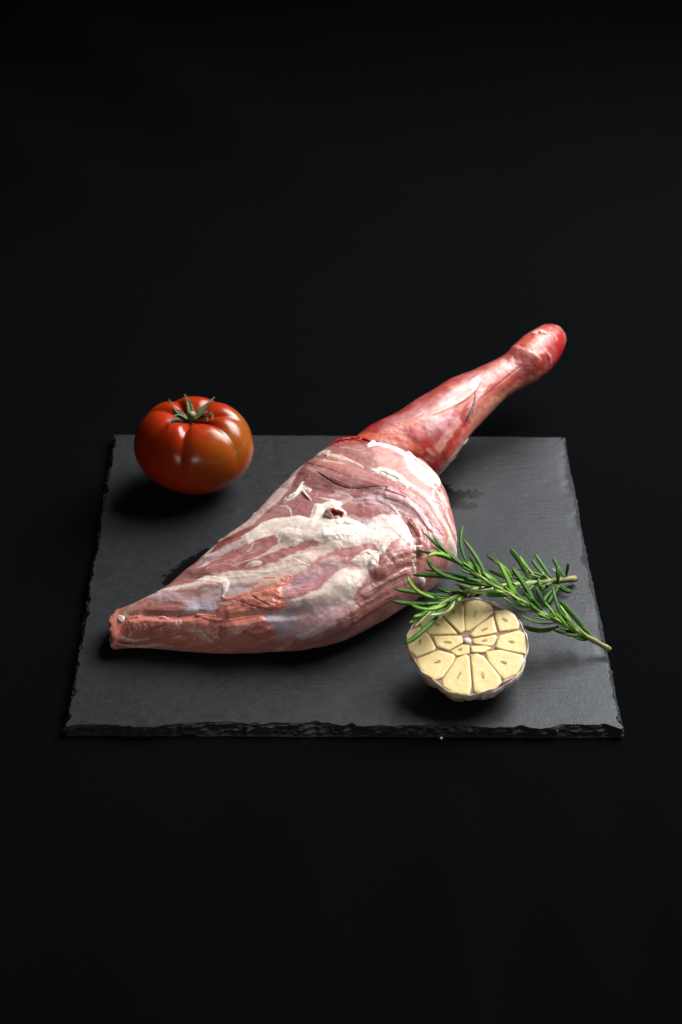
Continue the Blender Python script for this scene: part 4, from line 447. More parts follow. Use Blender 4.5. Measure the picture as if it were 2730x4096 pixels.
 {'k':'l','p':[[0.2092,-0.0351],[0.2083,-0.0381]],'w':[0.00174,0.00209],'c':[170,16,24],'a':0.95,'s':0.7,'nz':0.4,'h':0,'f':0,'ns':1.0,'t':0,'fs':1.0},
 {'k':'l','p':[[0.2012,-0.0514],[0.1983,-0.0545],[0.1973,-0.0579],[0.199,-0.0621]],'w':[0.00139,0.00173,0.00154,0.00052],'c':[180,22,26],'a':0.9,'s':0.7,'nz':0.8,'h':0,'f':0,'ns':1.0,'t':0,'fs':1.0},
 {'k':'l','p':[[0.2015,-0.0436],[0.1993,-0.0473],[0.1974,-0.0508],[0.1958,-0.0543],[0.1943,-0.0578],[0.1933,-0.0614],[0.1943,-0.0657]],'w':[0.00102,0.00109,0.00106,0.00107,0.00115,0.00117,0.00113],'c':[190,60,56],'a':0.6,'s':0.8,'nz':0.8,'h':0,'f':0,'ns':1.0,'t':0,'fs':1.0},
 {'k':'l','p':[[0.2108,0.0021],[0.2112,-0.0013],[0.2133,-0.0039],[0.2189,-0.0041]],'w':[0.00209,0.00203,0.00206,0.00209],'c':[200,60,50],'a':0.6,'s':0.9,'nz':0.8,'h':0,'f':0,'ns':1.0,'t':0,'fs':1.0},
 {'k':'l','p':[[0.18,-0.0594],[0.1769,-0.0608],[0.1756,-0.0632],[0.176,-0.0664]],'w':[0.00114,0.00125,0.00131,0.00137],'c':[210,154,135],'a':0.6,'s':0.8,'nz':0.5,'h':0,'f':0,'ns':1.0,'t':0,'fs':1.0},
 {'k':'l','p':[[0.1835,0.0569],[0.1849,0.0544],[0.184,0.0497],[0.1799,0.0454]],'w':[0.00417,0.00488,0.00375,0.00143],'c':[213,193,175],'a':0.95,'s':0.7,'nz':0.5,'h':1.4,'f':0,'ns':1.0,'t':0,'fs':1.0},
 {'k':'l','p':[[0.1813,0.0424],[0.182,0.0368],[0.1816,0.0307],[0.1818,0.0254],[0.1821,0.02],[0.1817,0.0146]],'w':[0.00286,0.00302,0.00254,0.00175,0.00116,0.0008],'c':[222,195,180],'a':0.85,'s':0.7,'nz':0.4,'h':0.8,'f':0,'ns':1.0,'t':0,'fs':1.0},
 {'k':'l','p':[[0.1749,0.0454],[0.1741,0.0386],[0.1748,0.0332],[0.1769,0.0286]],'w':[0.00185,0.00188,0.00177,0.00147],'c':[219,177,159],'a':0.7,'s':0.7,'nz':0.5,'h':0.5,'f':0,'ns':1.0,'t':0,'fs':1.0},
 {'k':'l','p':[[0.1939,0.0436],[0.1945,0.037],[0.1953,0.0309],[0.1962,0.025]],'w':[0.00064,0.00058,0.00053,0.00052],'c':[216,188,179],'a':0.5,'s':0.7,'nz':0.6,'h':0,'f':0,'ns':1.0,'t':0,'fs':1.0},
 {'k':'l','p':[[0.1623,0.0461],[0.1609,0.0407],[0.1599,0.036]],'w':[0.00115,0.0013,0.00172],'c':[213,177,156],'a':0.6,'s':0.8,'nz':0.6,'h':0,'f':0,'ns':1.0,'t':0,'fs':1.0},
 {'k':'l','p':[[0.1617,-0.0077],[0.1645,-0.011],[0.1667,-0.0147],[0.1677,-0.0186],[0.1675,-0.023],[0.1662,-0.0277],[0.1648,-0.0321],[0.1638,-0.0364]],'w':[0.00031,0.00044,0.00062,0.00074,0.00086,0.00089,0.0008,0.00069],'c':[205,185,187],'a':0.5,'s':0.8,'nz':0.6,'h':0,'f':0,'ns':1.0,'t':0,'fs':1.0},
 {'k':'l','p':[[0.0,-0.0149],[0.0002,-0.0163],[0.0055,-0.019],[0.0106,-0.021],[0.0153,-0.0222]],'w':[0.00057,0.00064,0.00064,0.00052,0.00029],'c':[129,76,67],'a':0.8,'s':0.8,'nz':0.5,'h':-4,'f':0,'ns':1.0,'t':0,'fs':1.0},
 {'k':'l','p':[[0.1637,0.0506],[0.1624,0.0435],[0.1622,0.038],[0.1625,0.0329],[0.163,0.0282],[0.1638,0.0237],[0.1648,0.0195],[0.166,0.0154],[0.1672,0.0115],[0.1684,0.0076],[0.1697,0.0036],[0.1712,-0.0001],[0.1724,-0.0042],[0.1736,-0.0081],[0.1747,-0.0119],[0.1757,-0.0159],[0.1766,-0.02],[0.1772,-0.0239],[0.1776,-0.0279],[0.1783,-0.0319],[0.1789,-0.0358]],'w':[0.01563,0.01374,0.01257,0.01199,0.01156,0.01119,0.01092,0.01075,0.01065,0.01051,0.01043,0.01052,0.01045,0.01022,0.01002,0.00989,0.00983,0.00973,0.00958,0.00952,0.00949],'c':[0,0,0],'a':0,'s':0.9,'nz':0.1,'h':5.1,'f':0,'ns':1.0,'t':0,'fs':1.0},
 {'k':'l','p':[[0.1473,0.0365],[0.148,0.0318],[0.1492,0.0274],[0.1505,0.0233],[0.1522,0.0194],[0.154,0.0158],[0.1561,0.0126],[0.1583,0.0091],[0.1603,0.0057],[0.1621,0.0023],[0.1638,-0.0016],[0.1648,-0.0056],[0.1657,-0.0097],[0.1665,-0.0138],[0.167,-0.018],[0.1675,-0.0222],[0.168,-0.0263]],'w':[0.00603,0.00577,0.00556,0.00538,0.00526,0.00517,0.00513,0.00515,0.00511,0.00496,0.00475,0.0046,0.00462,0.00462,0.00453,0.00447,0.00437],'c':[0,0,0],'a':0,'s':0.9,'nz':0.1,'h':-2.4,'f':0,'ns':1.0,'t':0,'fs':1.0},
 {'k':'l','p':[[0.1512,-0.0461],[0.1459,-0.0459],[0.1407,-0.0461],[0.1356,-0.0466]],'w':[0.00742,0.00745,0.00752,0.00756],'c':[0,0,0],'a':0,'s':0.9,'nz':0.1,'h':5.95,'f':0,'ns':1.0,'t':0,'fs':1.0},
 {'k':'l','p':[[0.1627,-0.0352],[0.1614,-0.0395],[0.16,-0.0436],[0.158,-0.0476],[0.1554,-0.051],[0.1529,-0.0542],[0.1503,-0.0571],[0.1476,-0.0598]],'w':[0.0036,0.00351,0.00345,0.00338,0.00332,0.00335,0.00345,0.00353],'c':[0,0,0],'a':0,'s':0.9,'nz':0.1,'h':-3.6,'f':0,'ns':1.0,'t':0,'fs':1.0},
 {'k':'l','p':[[0.1165,0.0039],[0.1193,0.001],[0.1217,-0.0022],[0.1245,-0.0053],[0.1271,-0.0085],[0.1296,-0.0118],[0.1324,-0.015],[0.1349,-0.0183],[0.1376,-0.0215]],'w':[0.00946,0.00924,0.00901,0.00881,0.0086,0.00843,0.00835,0.00824,0.00816],'c':[0,0,0],'a':0,'s':0.9,'nz':0.1,'h':4.25,'f':0,'ns':1.0,'t':0,'fs':1.0},
 {'k':'l','p':[[0.0771,0.0137],[0.0805,0.0136],[0.0835,0.0131],[0.0867,0.0126],[0.0897,0.0117],[0.0926,0.0104],[0.0952,0.0089],[0.0977,0.0068],[0.1002,0.0045],[0.1022,0.002],[0.1042,-0.0009],[0.1062,-0.0034],[0.1082,-0.0065],[0.11,-0.0093],[0.1119,-0.0122],[0.1138,-0.0151]],'w':[0.00645,0.00649,0.00633,0.00617,0.00606,0.00599,0.00598,0.00594,0.00582,0.00566,0.00553,0.00548,0.0054,0.00526,0.00511,0.00495],'c':[0,0,0],'a':0,'s':0.9,'nz':0.1,'h':-3,'f':0,'ns':1.0,'t':0,'fs':1.0},
 {'k':'l','p':[[0.0786,-0.025],[0.0814,-0.0262],[0.0843,-0.0273],[0.0873,-0.0282],[0.0903,-0.0287],[0.0936,-0.0289],[0.0971,-0.0286],[0.1005,-0.0285],[0.1041,-0.0287],[0.1073,-0.0293],[0.1105,-0.0303],[0.1138,-0.0317],[0.117,-0.0333],[0.1202,-0.0351]],'w':[0.00506,0.00504,0.005,0.00497,0.00488,0.00485,0.0049,0.00496,0.00503,0.00506,0.00503,0.00498,0.00493,0.0049],'c':[0,0,0],'a':0,'s':0.9,'nz':0.1,'h':-3.6,'f':0,'ns':1.0,'t':0,'fs':1.0},
 {'k':'l','p':[[0.0814,-0.035],[0.0845,-0.0358],[0.0882,-0.0367],[0.0914,-0.0375],[0.0952,-0.0381],[0.0989,-0.0389],[0.1026,-0.0393],[0.1064,-0.04],[0.1104,-0.0406]],'w':[0.00593,0.00591,0.00591,0.00592,0.00595,0.00597,0.00594,0.00587,0.00585],'c':[0,0,0],'a':0,'s':0.9,'nz':0.1,'h':5.1,'f':0,'ns':1.0,'t':0,'fs':1.0},
 {'k':'l','p':[[0.0453,-0.0319],[0.0473,-0.0329],[0.0494,-0.0338],[0.0515,-0.0347],[0.0538,-0.0358],[0.0557,-0.0367],[0.0584,-0.0378],[0.0602,-0.0389]],'w':[0.00685,0.00688,0.00688,0.00682,0.00681,0.00681,0.00679,0.00684],'c':[0,0,0],'a':0,'s':0.9,'nz':0.1,'h':6.8,'f':0,'ns':1.0,'t':0,'fs':1.0},
 {'k':'l','p':[[0.0104,-0.0125],[0.0145,-0.0132],[0.018,-0.014],[0.0214,-0.0151],[0.0246,-0.0166],[0.0272,-0.0185],[0.0297,-0.0202],[0.032,-0.0214],[0.0341,-0.0215],[0.0363,-0.0204]],'w':[0.00522,0.00515,0.00504,0.00491,0.00479,0.00472,0.00477,0.00493,0.005,0.0049],'c':[0,0,0],'a':0,'s':0.9,'nz':0.1,'h':5.1,'f':0,'ns':1.0,'t':0,'fs':1.0},
 {'k':'l','p':[[0.0498,-0.026],[0.0523,-0.0272],[0.054,-0.0284],[0.0566,-0.0295],[0.0587,-0.0304],[0.061,-0.0313],[0.0637,-0.0323],[0.0656,-0.0338],[0.0681,-0.0355],[0.0701,-0.0372],[0.0727,-0.0387],[0.075,-0.0399],[0.0777,-0.0409],[0.0806,-0.0418]],'w':[0.00211,0.00217,0.00219,0.00223,0.00222,0.00222,0.00225,0.00225,0.00224,0.0022,0.00214,0.00211,0.00213,0.00219],'c':[0,0,0],'a':0,'s':0.9,'nz':0.1,'h':-3.6,'f':0,'ns':1.0,'t':0,'fs':1.0},
 {'k':'l','p':[[0.019,-0.0068],[0.022,-0.0081],[0.0252,-0.0094],[0.0278,-0.0107],[0.0306,-0.0119],[0.0327,-0.0131],[0.0351,-0.0142],[0.0373,-0.0152],[0.0396,-0.0161],[0.0418,-0.0168]],'w':[0.00214,0.00209,0.00204,0.002,0.00198,0.00194,0.00194,0.00195,0.00193,0.00192],'c':[0,0,0],'a':0,'s':0.9,'nz':0.1,'h':-3.6,'f':0,'ns':1.0,'t':0,'fs':1.0},
 {'k':'l','p':[[0.0739,-0.0514],[0.0767,-0.0528],[0.0796,-0.0541],[0.0825,-0.0553],[0.0855,-0.0563],[0.089,-0.0571],[0.0923,-0.0576],[0.0958,-0.0579],[0.0993,-0.0582]],'w':[0.00502,0.005,0.00504,0.00509,0.00515,0.00521,0.0052,0.00519,0.00523],'c':[0,0,0],'a':0,'s':0.9,'nz':0.1,'h':4.25,'f':0,'ns':1.0,'t':0,'fs':1.0},
 {'k':'l','p':[[0.1113,-0.0565],[0.1153,-0.057],[0.1194,-0.0576],[0.1235,-0.0583],[0.1279,-0.0593],[0.1325,-0.0605],[0.1369,-0.0616],[0.1415,-0.0628]],'w':[0.00278,0.00286,0.00284,0.00283,0.00291,0.00295,0.00293,0.00294],'c':[0,0,0],'a':0,'s':0.9,'nz':0.1,'h':-2.4,'f':0,'ns':1.0,'t':0,'fs':1.0},
 {'k':'l','p':[[0.0324,0.0046],[0.0353,0.0036],[0.0378,0.0027],[0.0409,0.0024],[0.0434,0.0017],[0.0464,0.0018],[0.049,0.0016],[0.0517,0.001],[0.0539,-0.0004],[0.0558,-0.0027],[0.0575,-0.0051]],'w':[0.00547,0.00529,0.00523,0.0052,0.00514,0.00512,0.00512,0.0051,0.00504,0.00492,0.00482],'c':[0,0,0],'a':0,'s':0.9,'nz':0.1,'h':4.25,'f':0,'ns':1.0,'t':0,'fs':1.0},
 {'k':'l','p':[[0.0664,0.0256],[0.07,0.0263],[0.0733,0.0264],[0.0767,0.0265],[0.0797,0.0259],[0.0831,0.0254],[0.0863,0.0247],[0.0894,0.0238],[0.0928,0.0233],[0.0962,0.0227],[0.0997,0.0221]],'w':[0.00626,0.00623,0.00611,0.00583,0.00554,0.00536,0.00514,0.00492,0.0048,0.00471,0.00459],'c':[0,0,0],'a':0,'s':0.9,'nz':0.1,'h':-2.4,'f':0,'ns':1.0,'t':0,'fs':1.0},
 {'k':'l','p':[[0.003,-0.0151],[0.0079,-0.0176],[0.0126,-0.0193],[0.0169,-0.0202],[0.0208,-0.0207]],'w':[0.00078,0.00082,0.00081,0.00068,0.00045],'c':[228,210,198],'a':0.85,'s':0.8,'nz':0.4,'h':1.5,'f':0,'ns':1.0,'t':0,'fs':1.0},
 {'k':'l','p':[[0.0029,-0.0192],[0.0071,-0.0215],[0.0113,-0.0235],[0.0151,-0.0252],[0.0187,-0.0262],[0.022,-0.0264],[0.0246,-0.0265],[0.0272,-0.0279],[0.0296,-0.0305]],'w':[0.00073,0.00078,0.00084,0.00093,0.00099,0.00105,0.00111,0.00096,0.00058],'c':[213,191,179],'a':0.85,'s':0.8,'nz':0.5,'h':1,'f':0,'ns':1.0,'t':0,'fs':1.0},
]
PAINT['shank'] = [
 {'k':'l','p':[[0.006,0.0192],[0.0098,0.0185],[0.0129,0.0172],[0.016,0.0158],[0.0193,0.015],[0.0228,0.0148],[0.0265,0.016],[0.0292,0.0151],[0.0332,0.0151],[0.0418,0.0163],[0.0487,0.0173],[0.0538,0.0169],[0.0582,0.0165],[0.0627,0.0158],[0.067,0.0152],[0.0703,0.0133],[0.0728,0.0106],[0.0765,0.009],[0.0807,0.0078],[0.085,0.0068],[0.0899,0.0062],[0.0949,0.0058],[0.1001,0.0058],[0.1053,0.006],[0.111,0.007],[0.1167,0.0082],[0.1214,0.008],[0.1263,0.0081]],'w':[0.00829,0.01004,0.01355,0.0153,0.0153,0.0153,0.0153,0.0153,0.0153,0.0153,0.0153,0.0153,0.0153,0.0153,0.0153,0.0153,0.0153,0.01525,0.01503,0.01475,0.01457,0.01446,0.01431,0.01446,0.015,0.0153,0.01526,0.01514],'c':[156,62,57],'a':0.9,'s':0.7,'nz':0.3,'h':0.6,'f':0.8,'ns':1.0,'t':0,'fs':1.0},
 {'k':'l','p':[[0.0209,0.0014],[0.0247,0.0003],[0.0293,-0.0002],[0.0343,-0.0002],[0.0397,0.0003],[0.0444,0.0003],[0.0485,-0.0004],[0.0526,-0.0013],[0.0567,-0.002],[0.061,-0.003],[0.0656,-0.0037],[0.0707,-0.0042],[0.076,-0.0046],[0.0818,-0.0047],[0.0883,-0.0044],[0.0944,-0.004],[0.1006,-0.0032],[0.1068,-0.0022],[0.113,-0.0009]],'w':[0.00695,0.00676,0.00671,0.00684,0.00705,0.007,0.0067,0.00645,0.00631,0.00617,0.00607,0.00597,0.00577,0.00566,0.00566,0.00569,0.00571,0.00583,0.00615],'c':[182,117,117],'a':0.9,'s':0.7,'nz':0.5,'h':0.5,'f':0.8,'ns':1.0,'t':0,'fs':1.0},
 {'k':'l','p':[[0.036,-0.0049],[0.0407,-0.0043],[0.0451,-0.0042],[0.0493,-0.0045],[0.0536,-0.0051],[0.0583,-0.0056],[0.0633,-0.0059],[0.0687,-0.0061],[0.0741,-0.0063]],'w':[0.00314,0.00326,0.00325,0.00315,0.00306,0.00299,0.00301,0.00313,0.00316],'c':[204,152,148],'a':0.6,'s':0.9,'nz':0.7,'h':0,'f':0.6,'ns':1.0,'t':0,'fs':1.0},
 {'k':'l','p':[[0.0113,0.0097],[0.0162,0.01],[0.0211,0.0107],[0.0257,0.0123],[0.0307,0.0152],[0.0361,0.0151],[0.0467,0.0172],[0.0524,0.017],[0.0577,0.0167]],'w':[0.00683,0.00717,0.00752,0.00765,0.00765,0.00765,0.00765,0.00765,0.00765],'c':[150,49,46],'a':0.7,'s':0.8,'nz':0.5,'h':0,'f':0.6,'ns':1.0,'t':0,'fs':1.0},
 {'k':'l','p':[[0.0323,-0.003],[0.0388,-0.0031],[0.0443,-0.0039],[0.0483,-0.0063],[0.0526,-0.0092]],'w':[0.00237,0.00231,0.00222,0.00207,0.00187],'c':[206,142,135],'a':0.7,'s':0.7,'nz':0.6,'h':0,'f':0,'ns':1.0,'t':0,'fs':1.0},
 {'k':'l','p':[[0.0844,-0.0018],[0.0901,-0.0038],[0.0968,-0.0048],[0.1038,-0.0048],[0.1113,-0.0039]],'w':[0.00331,0.00297,0.00262,0.00228,0.00217],'c':[206,142,124],'a':0.8,'s':0.7,'nz':0.5,'h':0,'f':0,'ns':1.0,'t':0,'fs':1.0},
 {'k':'l','p':[[0.0143,-0.0002],[0.018,-0.0019],[0.0219,-0.0032],[0.0263,-0.0046],[0.0313,-0.0053],[0.0359,-0.0053],[0.0402,-0.0053],[0.0439,-0.0055],[0.0478,-0.0063],[0.0517,-0.0071],[0.0556,-0.0081],[0.0597,-0.009],[0.064,-0.01],[0.069,-0.0108],[0.0743,-0.0114],[0.0802,-0.0116],[0.0865,-0.0112],[0.0927,-0.0105],[0.0989,-0.0091],[0.1052,-0.0072],[0.1111,-0.0049],[0.1169,-0.0021]],'w':[0.00236,0.00238,0.0024,0.00242,0.00255,0.00273,0.00282,0.00279,0.00266,0.00247,0.00226,0.00209,0.00201,0.00197,0.00197,0.00199,0.0019,0.00174,0.00159,0.00142,0.00125,0.0011],'c':[216,131,107],'a':0.9,'s':0.7,'nz':0.5,'h':0.8,'f':0,'ns':1.0,'t':0,'fs':1.0},
 {'k':'l','p':[[0.0371,-0.0181],[0.0406,-0.0167],[0.0446,-0.016],[0.049,-0.0163],[0.0534,-0.0174],[0.0588,-0.0188]],'w':[0.00355,0.00468,0.00555,0.00562,0.00487,0.0039],'c':[168,98,106],'a':0.85,'s':0.7,'nz':0.5,'h':0.6,'f':0,'ns':1.0,'t':0,'fs':1.0},
 {'k':'l','p':[[0.0383,-0.0315],[0.0405,-0.0287],[0.0435,-0.0264],[0.0473,-0.0246],[0.052,-0.0232],[0.0573,-0.0222],[0.063,-0.0213]],'w':[0.00346,0.00306,0.00287,0.00287,0.00298,0.00318,0.00339],'c':[216,159,150],'a':0.8,'s':0.7,'nz':0.7,'h':0,'f':0.5,'ns':1.0,'t':0,'fs':1.0},
 {'k':'l','p':[[0.0118,0.0196],[0.0162,0.0189],[0.0199,0.0179],[0.0235,0.0169],[0.0269,0.0159],[0.0308,0.0157],[0.0372,0.0153]],'w':[0.00479,0.00589,0.00588,0.00523,0.00388,0.00217,0.00151],'c':[172,20,24],'a':0.85,'s':0.8,'nz':0.6,'h':0,'f':0,'ns':1.0,'t':0,'fs':1.0},
 {'k':'l','p':[[0.0089,0.0176],[0.0069,0.0098],[0.0081,0.0056],[0.0098,0.0019],[0.0118,-0.0015],[0.0142,-0.0046],[0.0165,-0.008],[0.0189,-0.0114],[0.0217,-0.0149],[0.0253,-0.0185],[0.0295,-0.0222],[0.0328,-0.0257]],'w':[0.00417,0.0042,0.00396,0.00351,0.00314,0.00301,0.00292,0.00295,0.00322,0.00329,0.00266,0.00159],'c':[214,106,78],'a':0.85,'s':0.7,'nz':0.6,'h':0,'f':0,'ns':1.0,'t':0,'fs':1.0},
 {'k':'l','p':[[0.0165,-0.0083],[0.0179,-0.0108],[0.0196,-0.0132],[0.0215,-0.0155]],'w':[0.00116,0.00116,0.00126,0.00134],'c':[196,38,33],'a':0.7,'s':0.8,'nz':0.8,'h':0,'f':0,'ns':1.0,'t':0,'fs':1.0},
 {'k':'l','p':[[0.037,-0.0097],[0.0371,-0.014],[0.0374,-0.0181],[0.0375,-0.0223],[0.0377,-0.0264],[0.0379,-0.0308],[0.0383,-0.0358],[0.0387,-0.0415]],'w':[0.00279,0.00234,0.00202,0.00192,0.00204,0.0022,0.00223,0.00215],'c':[198,49,42],'a':0.8,'s':0.8,'nz':0.7,'h':0,'f':0,'ns':1.0,'t':0,'fs':1.0},
 {'k':'l','p':[[0.0366,-0.0253],[0.0375,-0.0279],[0.0384,-0.0306]],'w':[0.00078,0.00079,0.00078],'c':[230,180,167],'a':0.7,'s':0.8,'nz':0.8,'h':0,'f':0,'ns':1.0,'t':0,'fs':1.0},
 {'k':'l','p':[[0.083,-0.0208],[0.0902,-0.0207],[0.0972,-0.02],[0.1038,-0.0188],[0.1097,-0.0169],[0.1147,-0.0146],[0.1195,-0.0118],[0.1239,-0.009],[0.1287,-0.0059],[0.1337,-0.0025],[0.1396,0.0013]],'w':[0.00516,0.00605,0.00695,0.0077,0.00794,0.00781,0.00755,0.00708,0.00642,0.00579,0.00532],'c':[200,106,94],'a':0.9,'s':0.7,'nz':0.5,'h':0.4,'f':0.4,'ns':1.0,'t':0,'fs':1.0},
 {'k':'l','p':[[0.0795,-0.0262],[0.0883,-0.0258],[0.0971,-0.0252],[0.1055,-0.0246],[0.1139,-0.0244],[0.1211,-0.0241]],'w':[0.00285,0.00366,0.00424,0.00436,0.00417,0.00362],'c':[216,148,130],'a':0.7,'s':0.8,'nz':0.6,'h':0,'f':0,'ns':1.0,'t':0,'fs':1.0},
 {'k':'l','p':[[0.1424,0.0008],[0.1472,-0.0029],[0.1493,-0.0074],[0.1501,-0.0127]],'w':[0.0077,0.00772,0.00614,0.00391],'c':[142,58,55],'a':0.85,'s':0.7,'nz':0.5,'h':-0.6,'f':0,'ns':1.0,'t':0,'fs':1.0},
 {'k':'l','p':[[0.1444,-0.0033],[0.1468,-0.0057],[0.1488,-0.008]],'w':[0.00243,0.00228,0.00222],'c':[180,104,100],'a':0.5,'s':0.9,'nz':1,'h':0,'f':0,'ns':2,'t':0,'fs':1.0},
 {'k':'l','p':[[0.1463,-0.0098],[0.1398,-0.0098],[0.134,-0.0104],[0.1286,-0.0112],[0.1233,-0.0123],[0.117,-0.0135],[0.1112,-0.0147],[0.1043,-0.0159],[0.0971,-0.0168],[0.0899,-0.0176]],'w':[0.00067,0.00071,0.00074,0.00069,0.0006,0.00052,0.00048,0.00047,0.00041,0.00032],'c':[122,22,27],'a':0.85,'s':0.7,'nz':0.5,'h':-0.4,'f':0,'ns':1.0,'t':0,'fs':1.0},
 {'k':'l','p':[[0.1169,-0.0021],[0.1102,-0.0052],[0.1037,-0.0076],[0.0972,-0.0101],[0.092,-0.0133],[0.0875,-0.0167],[0.0827,-0.0196],[0.0774,-0.022],[0.0722,-0.0244],[0.0673,-0.0267],[0.0636,-0.0295]],'w':[0.00042,0.00054,0.00056,0.00062,0.00084,0.00115,0.00138,0.00141,0.00116,0.00075,0.0004],'c':[74,43,57],'a':0.9,'s':0.7,'nz':0.3,'h':-0.8,'f':0,'ns':1.0,'t':0,'fs':1.0},
 {'k':'l','p':[[0.0984,-0.0069],[0.0931,-0.012],[0.0874,-0.016],[0.0811,-0.0192],[0.074,-0.0218]],'w':[0.0005,0.00071,0.00081,0.00066,0.00052],'c':[220,161,139],'a':0.7,'s':0.7,'nz':0.3,'h':0.5,'f':0,'ns':1.0,'t':0,'fs':1.0},
 {'k':'l','p':[[0.0465,-0.0396],[0.0499,-0.038],[0.0539,-0.0367],[0.0586,-0.0356],[0.0638,-0.0348],[0.0694,-0.0337],[0.0756,-0.0329],[0.0818,-0.032],[0.0886,-0.0311],[0.0953,-0.0301],[0.1018,-0.029],[0.108,-0.028],[0.1138,-0.027],[0.1193,-0.0261],[0.1244,-0.0251],[0.1294,-0.0246],[0.1346,-0.0243],[0.1396,-0.0244],[0.1446,-0.0246],[0.1486,-0.0247],[0.1518,-0.0251]],'w':[0.00412,0.00448,0.00495,0.00542,0.00581,0.00608,0.00631,0.00649,0.00664,0.00678,0.00682,0.00664,0.00636,0.00615,0.00603,0.00604,0.00607,0.00589,0.00532,0.00462,0.0042],'c':[206,129,107],'a':0.85,'s':0.7,'nz':0.5,'h':0.4,'f':0.4,'ns':1.0,'t':0,'fs':1.0},
 {'k':'l','p':[[0.0426,-0.0509],[0.0444,-0.0468],[0.0464,-0.0429],[0.0497,-0.0406],[0.0548,-0.0398],[0.0615,-0.0398],[0.0701,-0.0406]],'w':[0.00278,0.00302,0.00325,0.00329,0.003,0.00254,0.00209],'c':[212,186,167],'a':0.8,'s':0.7,'nz':0.6,'h':0,'f':0,'ns':1.0,'t':0,'fs':1.0},
 {'k':'l','p':[[0.0422,-0.0383],[0.0449,-0.0363],[0.0486,-0.0347],[0.0532,-0.0336],[0.0579,-0.0323],[0.0637,-0.0313],[0.0695,-0.03]],'w':[0.0028,0.00307,0.00334,0.00352,0.0034,0.00306,0.00247],'c':[182,49,42],'a':0.7,'s':0.8,'nz':0.6,'h':0,'f':0,'ns':1.0,'t':0,'fs':1.0},
 {'k':'l','p':[[0.1529,0.0122],[0.1573,0.0097],[0.1614,0.0065],[0.1696,0.0064],[0.1825,0.0083]],'w':[0.00487,0.00525,0.00533,0.00514,0.00487],'c':[196,91,74],'a':0.8,'s':0.7,'nz':0.5,'h':0,'f':0,'ns':1.0,'t':0,'fs':1.0},
 {'k':'l','p':[[0.1549,0.0122],[0.1521,0.0018],[0.153,-0.0036],[0.1541,-0.0088],[0.1555,-0.0139]],'w':[0.00174,0.00142,0.0011,0.0009,0.00084],'c':[220,152,139],'a':0.8,'s':0.7,'nz':0.5,'h':0.7,'f':0,'ns':1.0,'t':0,'fs':1.0},
 {'k':'l','p':[[0.1559,-0.0029],[0.1616,-0.0033],[0.1686,-0.0031],[0.1772,-0.002]],'w':[0.00294,0.00381,0.00418,0.00403],'c':[222,138,122],'a':0.9,'s':0.7,'nz':0.7,'h':0.6,'f':0,'ns':1.0,'t':0,'fs':1.0},
 {'k':'l','p':[[0.1561,-0.0067],[0.1575,-0.0092],[0.1603,-0.0107],[0.1642,-0.0113]],'w':[0.00168,0.00181,0.00167,0.00127],'c':[226,180,169],'a':0.7,'s':0.7,'nz':0.8,'h':0,'f':0,'ns':1.0,'t':0,'fs':1.0},
 {'k':'l','p':[[0.1892,0.0032],[0.1859,-0.0026],[0.1855,-0.0071],[0.1841,-0.0115],[0.1818,-0.0158],[0.178,-0.0194],[0.1733,-0.0222],[0.1692,-0.0248],[0.167,-0.0285]],'w':[0.00417,0.00481,0.00538,0.00583,0.00605,0.00593,0.00544,0.00456,0.00348],'c':[176,28,35],'a':0.85,'s':0.8,'nz':0.8,'h':0.4,'f':0,'r':0.3,'ns':1.0,'t':0,'fs':1.0},
 {'k':'l','p':[[0.166,-0.0069],[0.165,-0.0105]],'w':[0.00117,0.0012],'c':[150,13,20],'a':0.9,'s':0.7,'nz':0.6,'h':0,'f':0,'ns':1.0,'t':0,'fs':1.0},
 {'k':'l','p':[[0.1688,-0.0126],[0.1662,-0.0142],[0.1639,-0.0158]],'w':[0.00139,0.00144,0.00141],'c':[170,19,27],'a':0.8,'s':0.7,'nz':0.6,'h':0,'f':0,'ns':1.0,'t':0,'fs':1.0},
 {'k':'l','p':[[0.1883,0.007],[0.185,0.0015]],'w':[0.00278,0.00278],'c':[200,57,55],'a':0.7,'s':0.8,'nz':0.6,'h':0,'f':0,'ns':1.0,'t':0,'fs':1.0},
 {'k':'l','p':[[0.1354,-0.0286],[0.1416,-0.0296],[0.1472,-0.0313],[0.1511,-0.0318],[0.155,-0.0316],[0.1596,-0.0311],[0.1651,-0.0306]],'w':[0.00078,0.00106,0.00105,0.001,0.00096,0.00087,0.00078],'c':[150,38,37],'a':0.7,'s':0.8,'nz':0.5,'h':0,'f':0,'ns':1.0,'t':0,'fs':1.0},
]
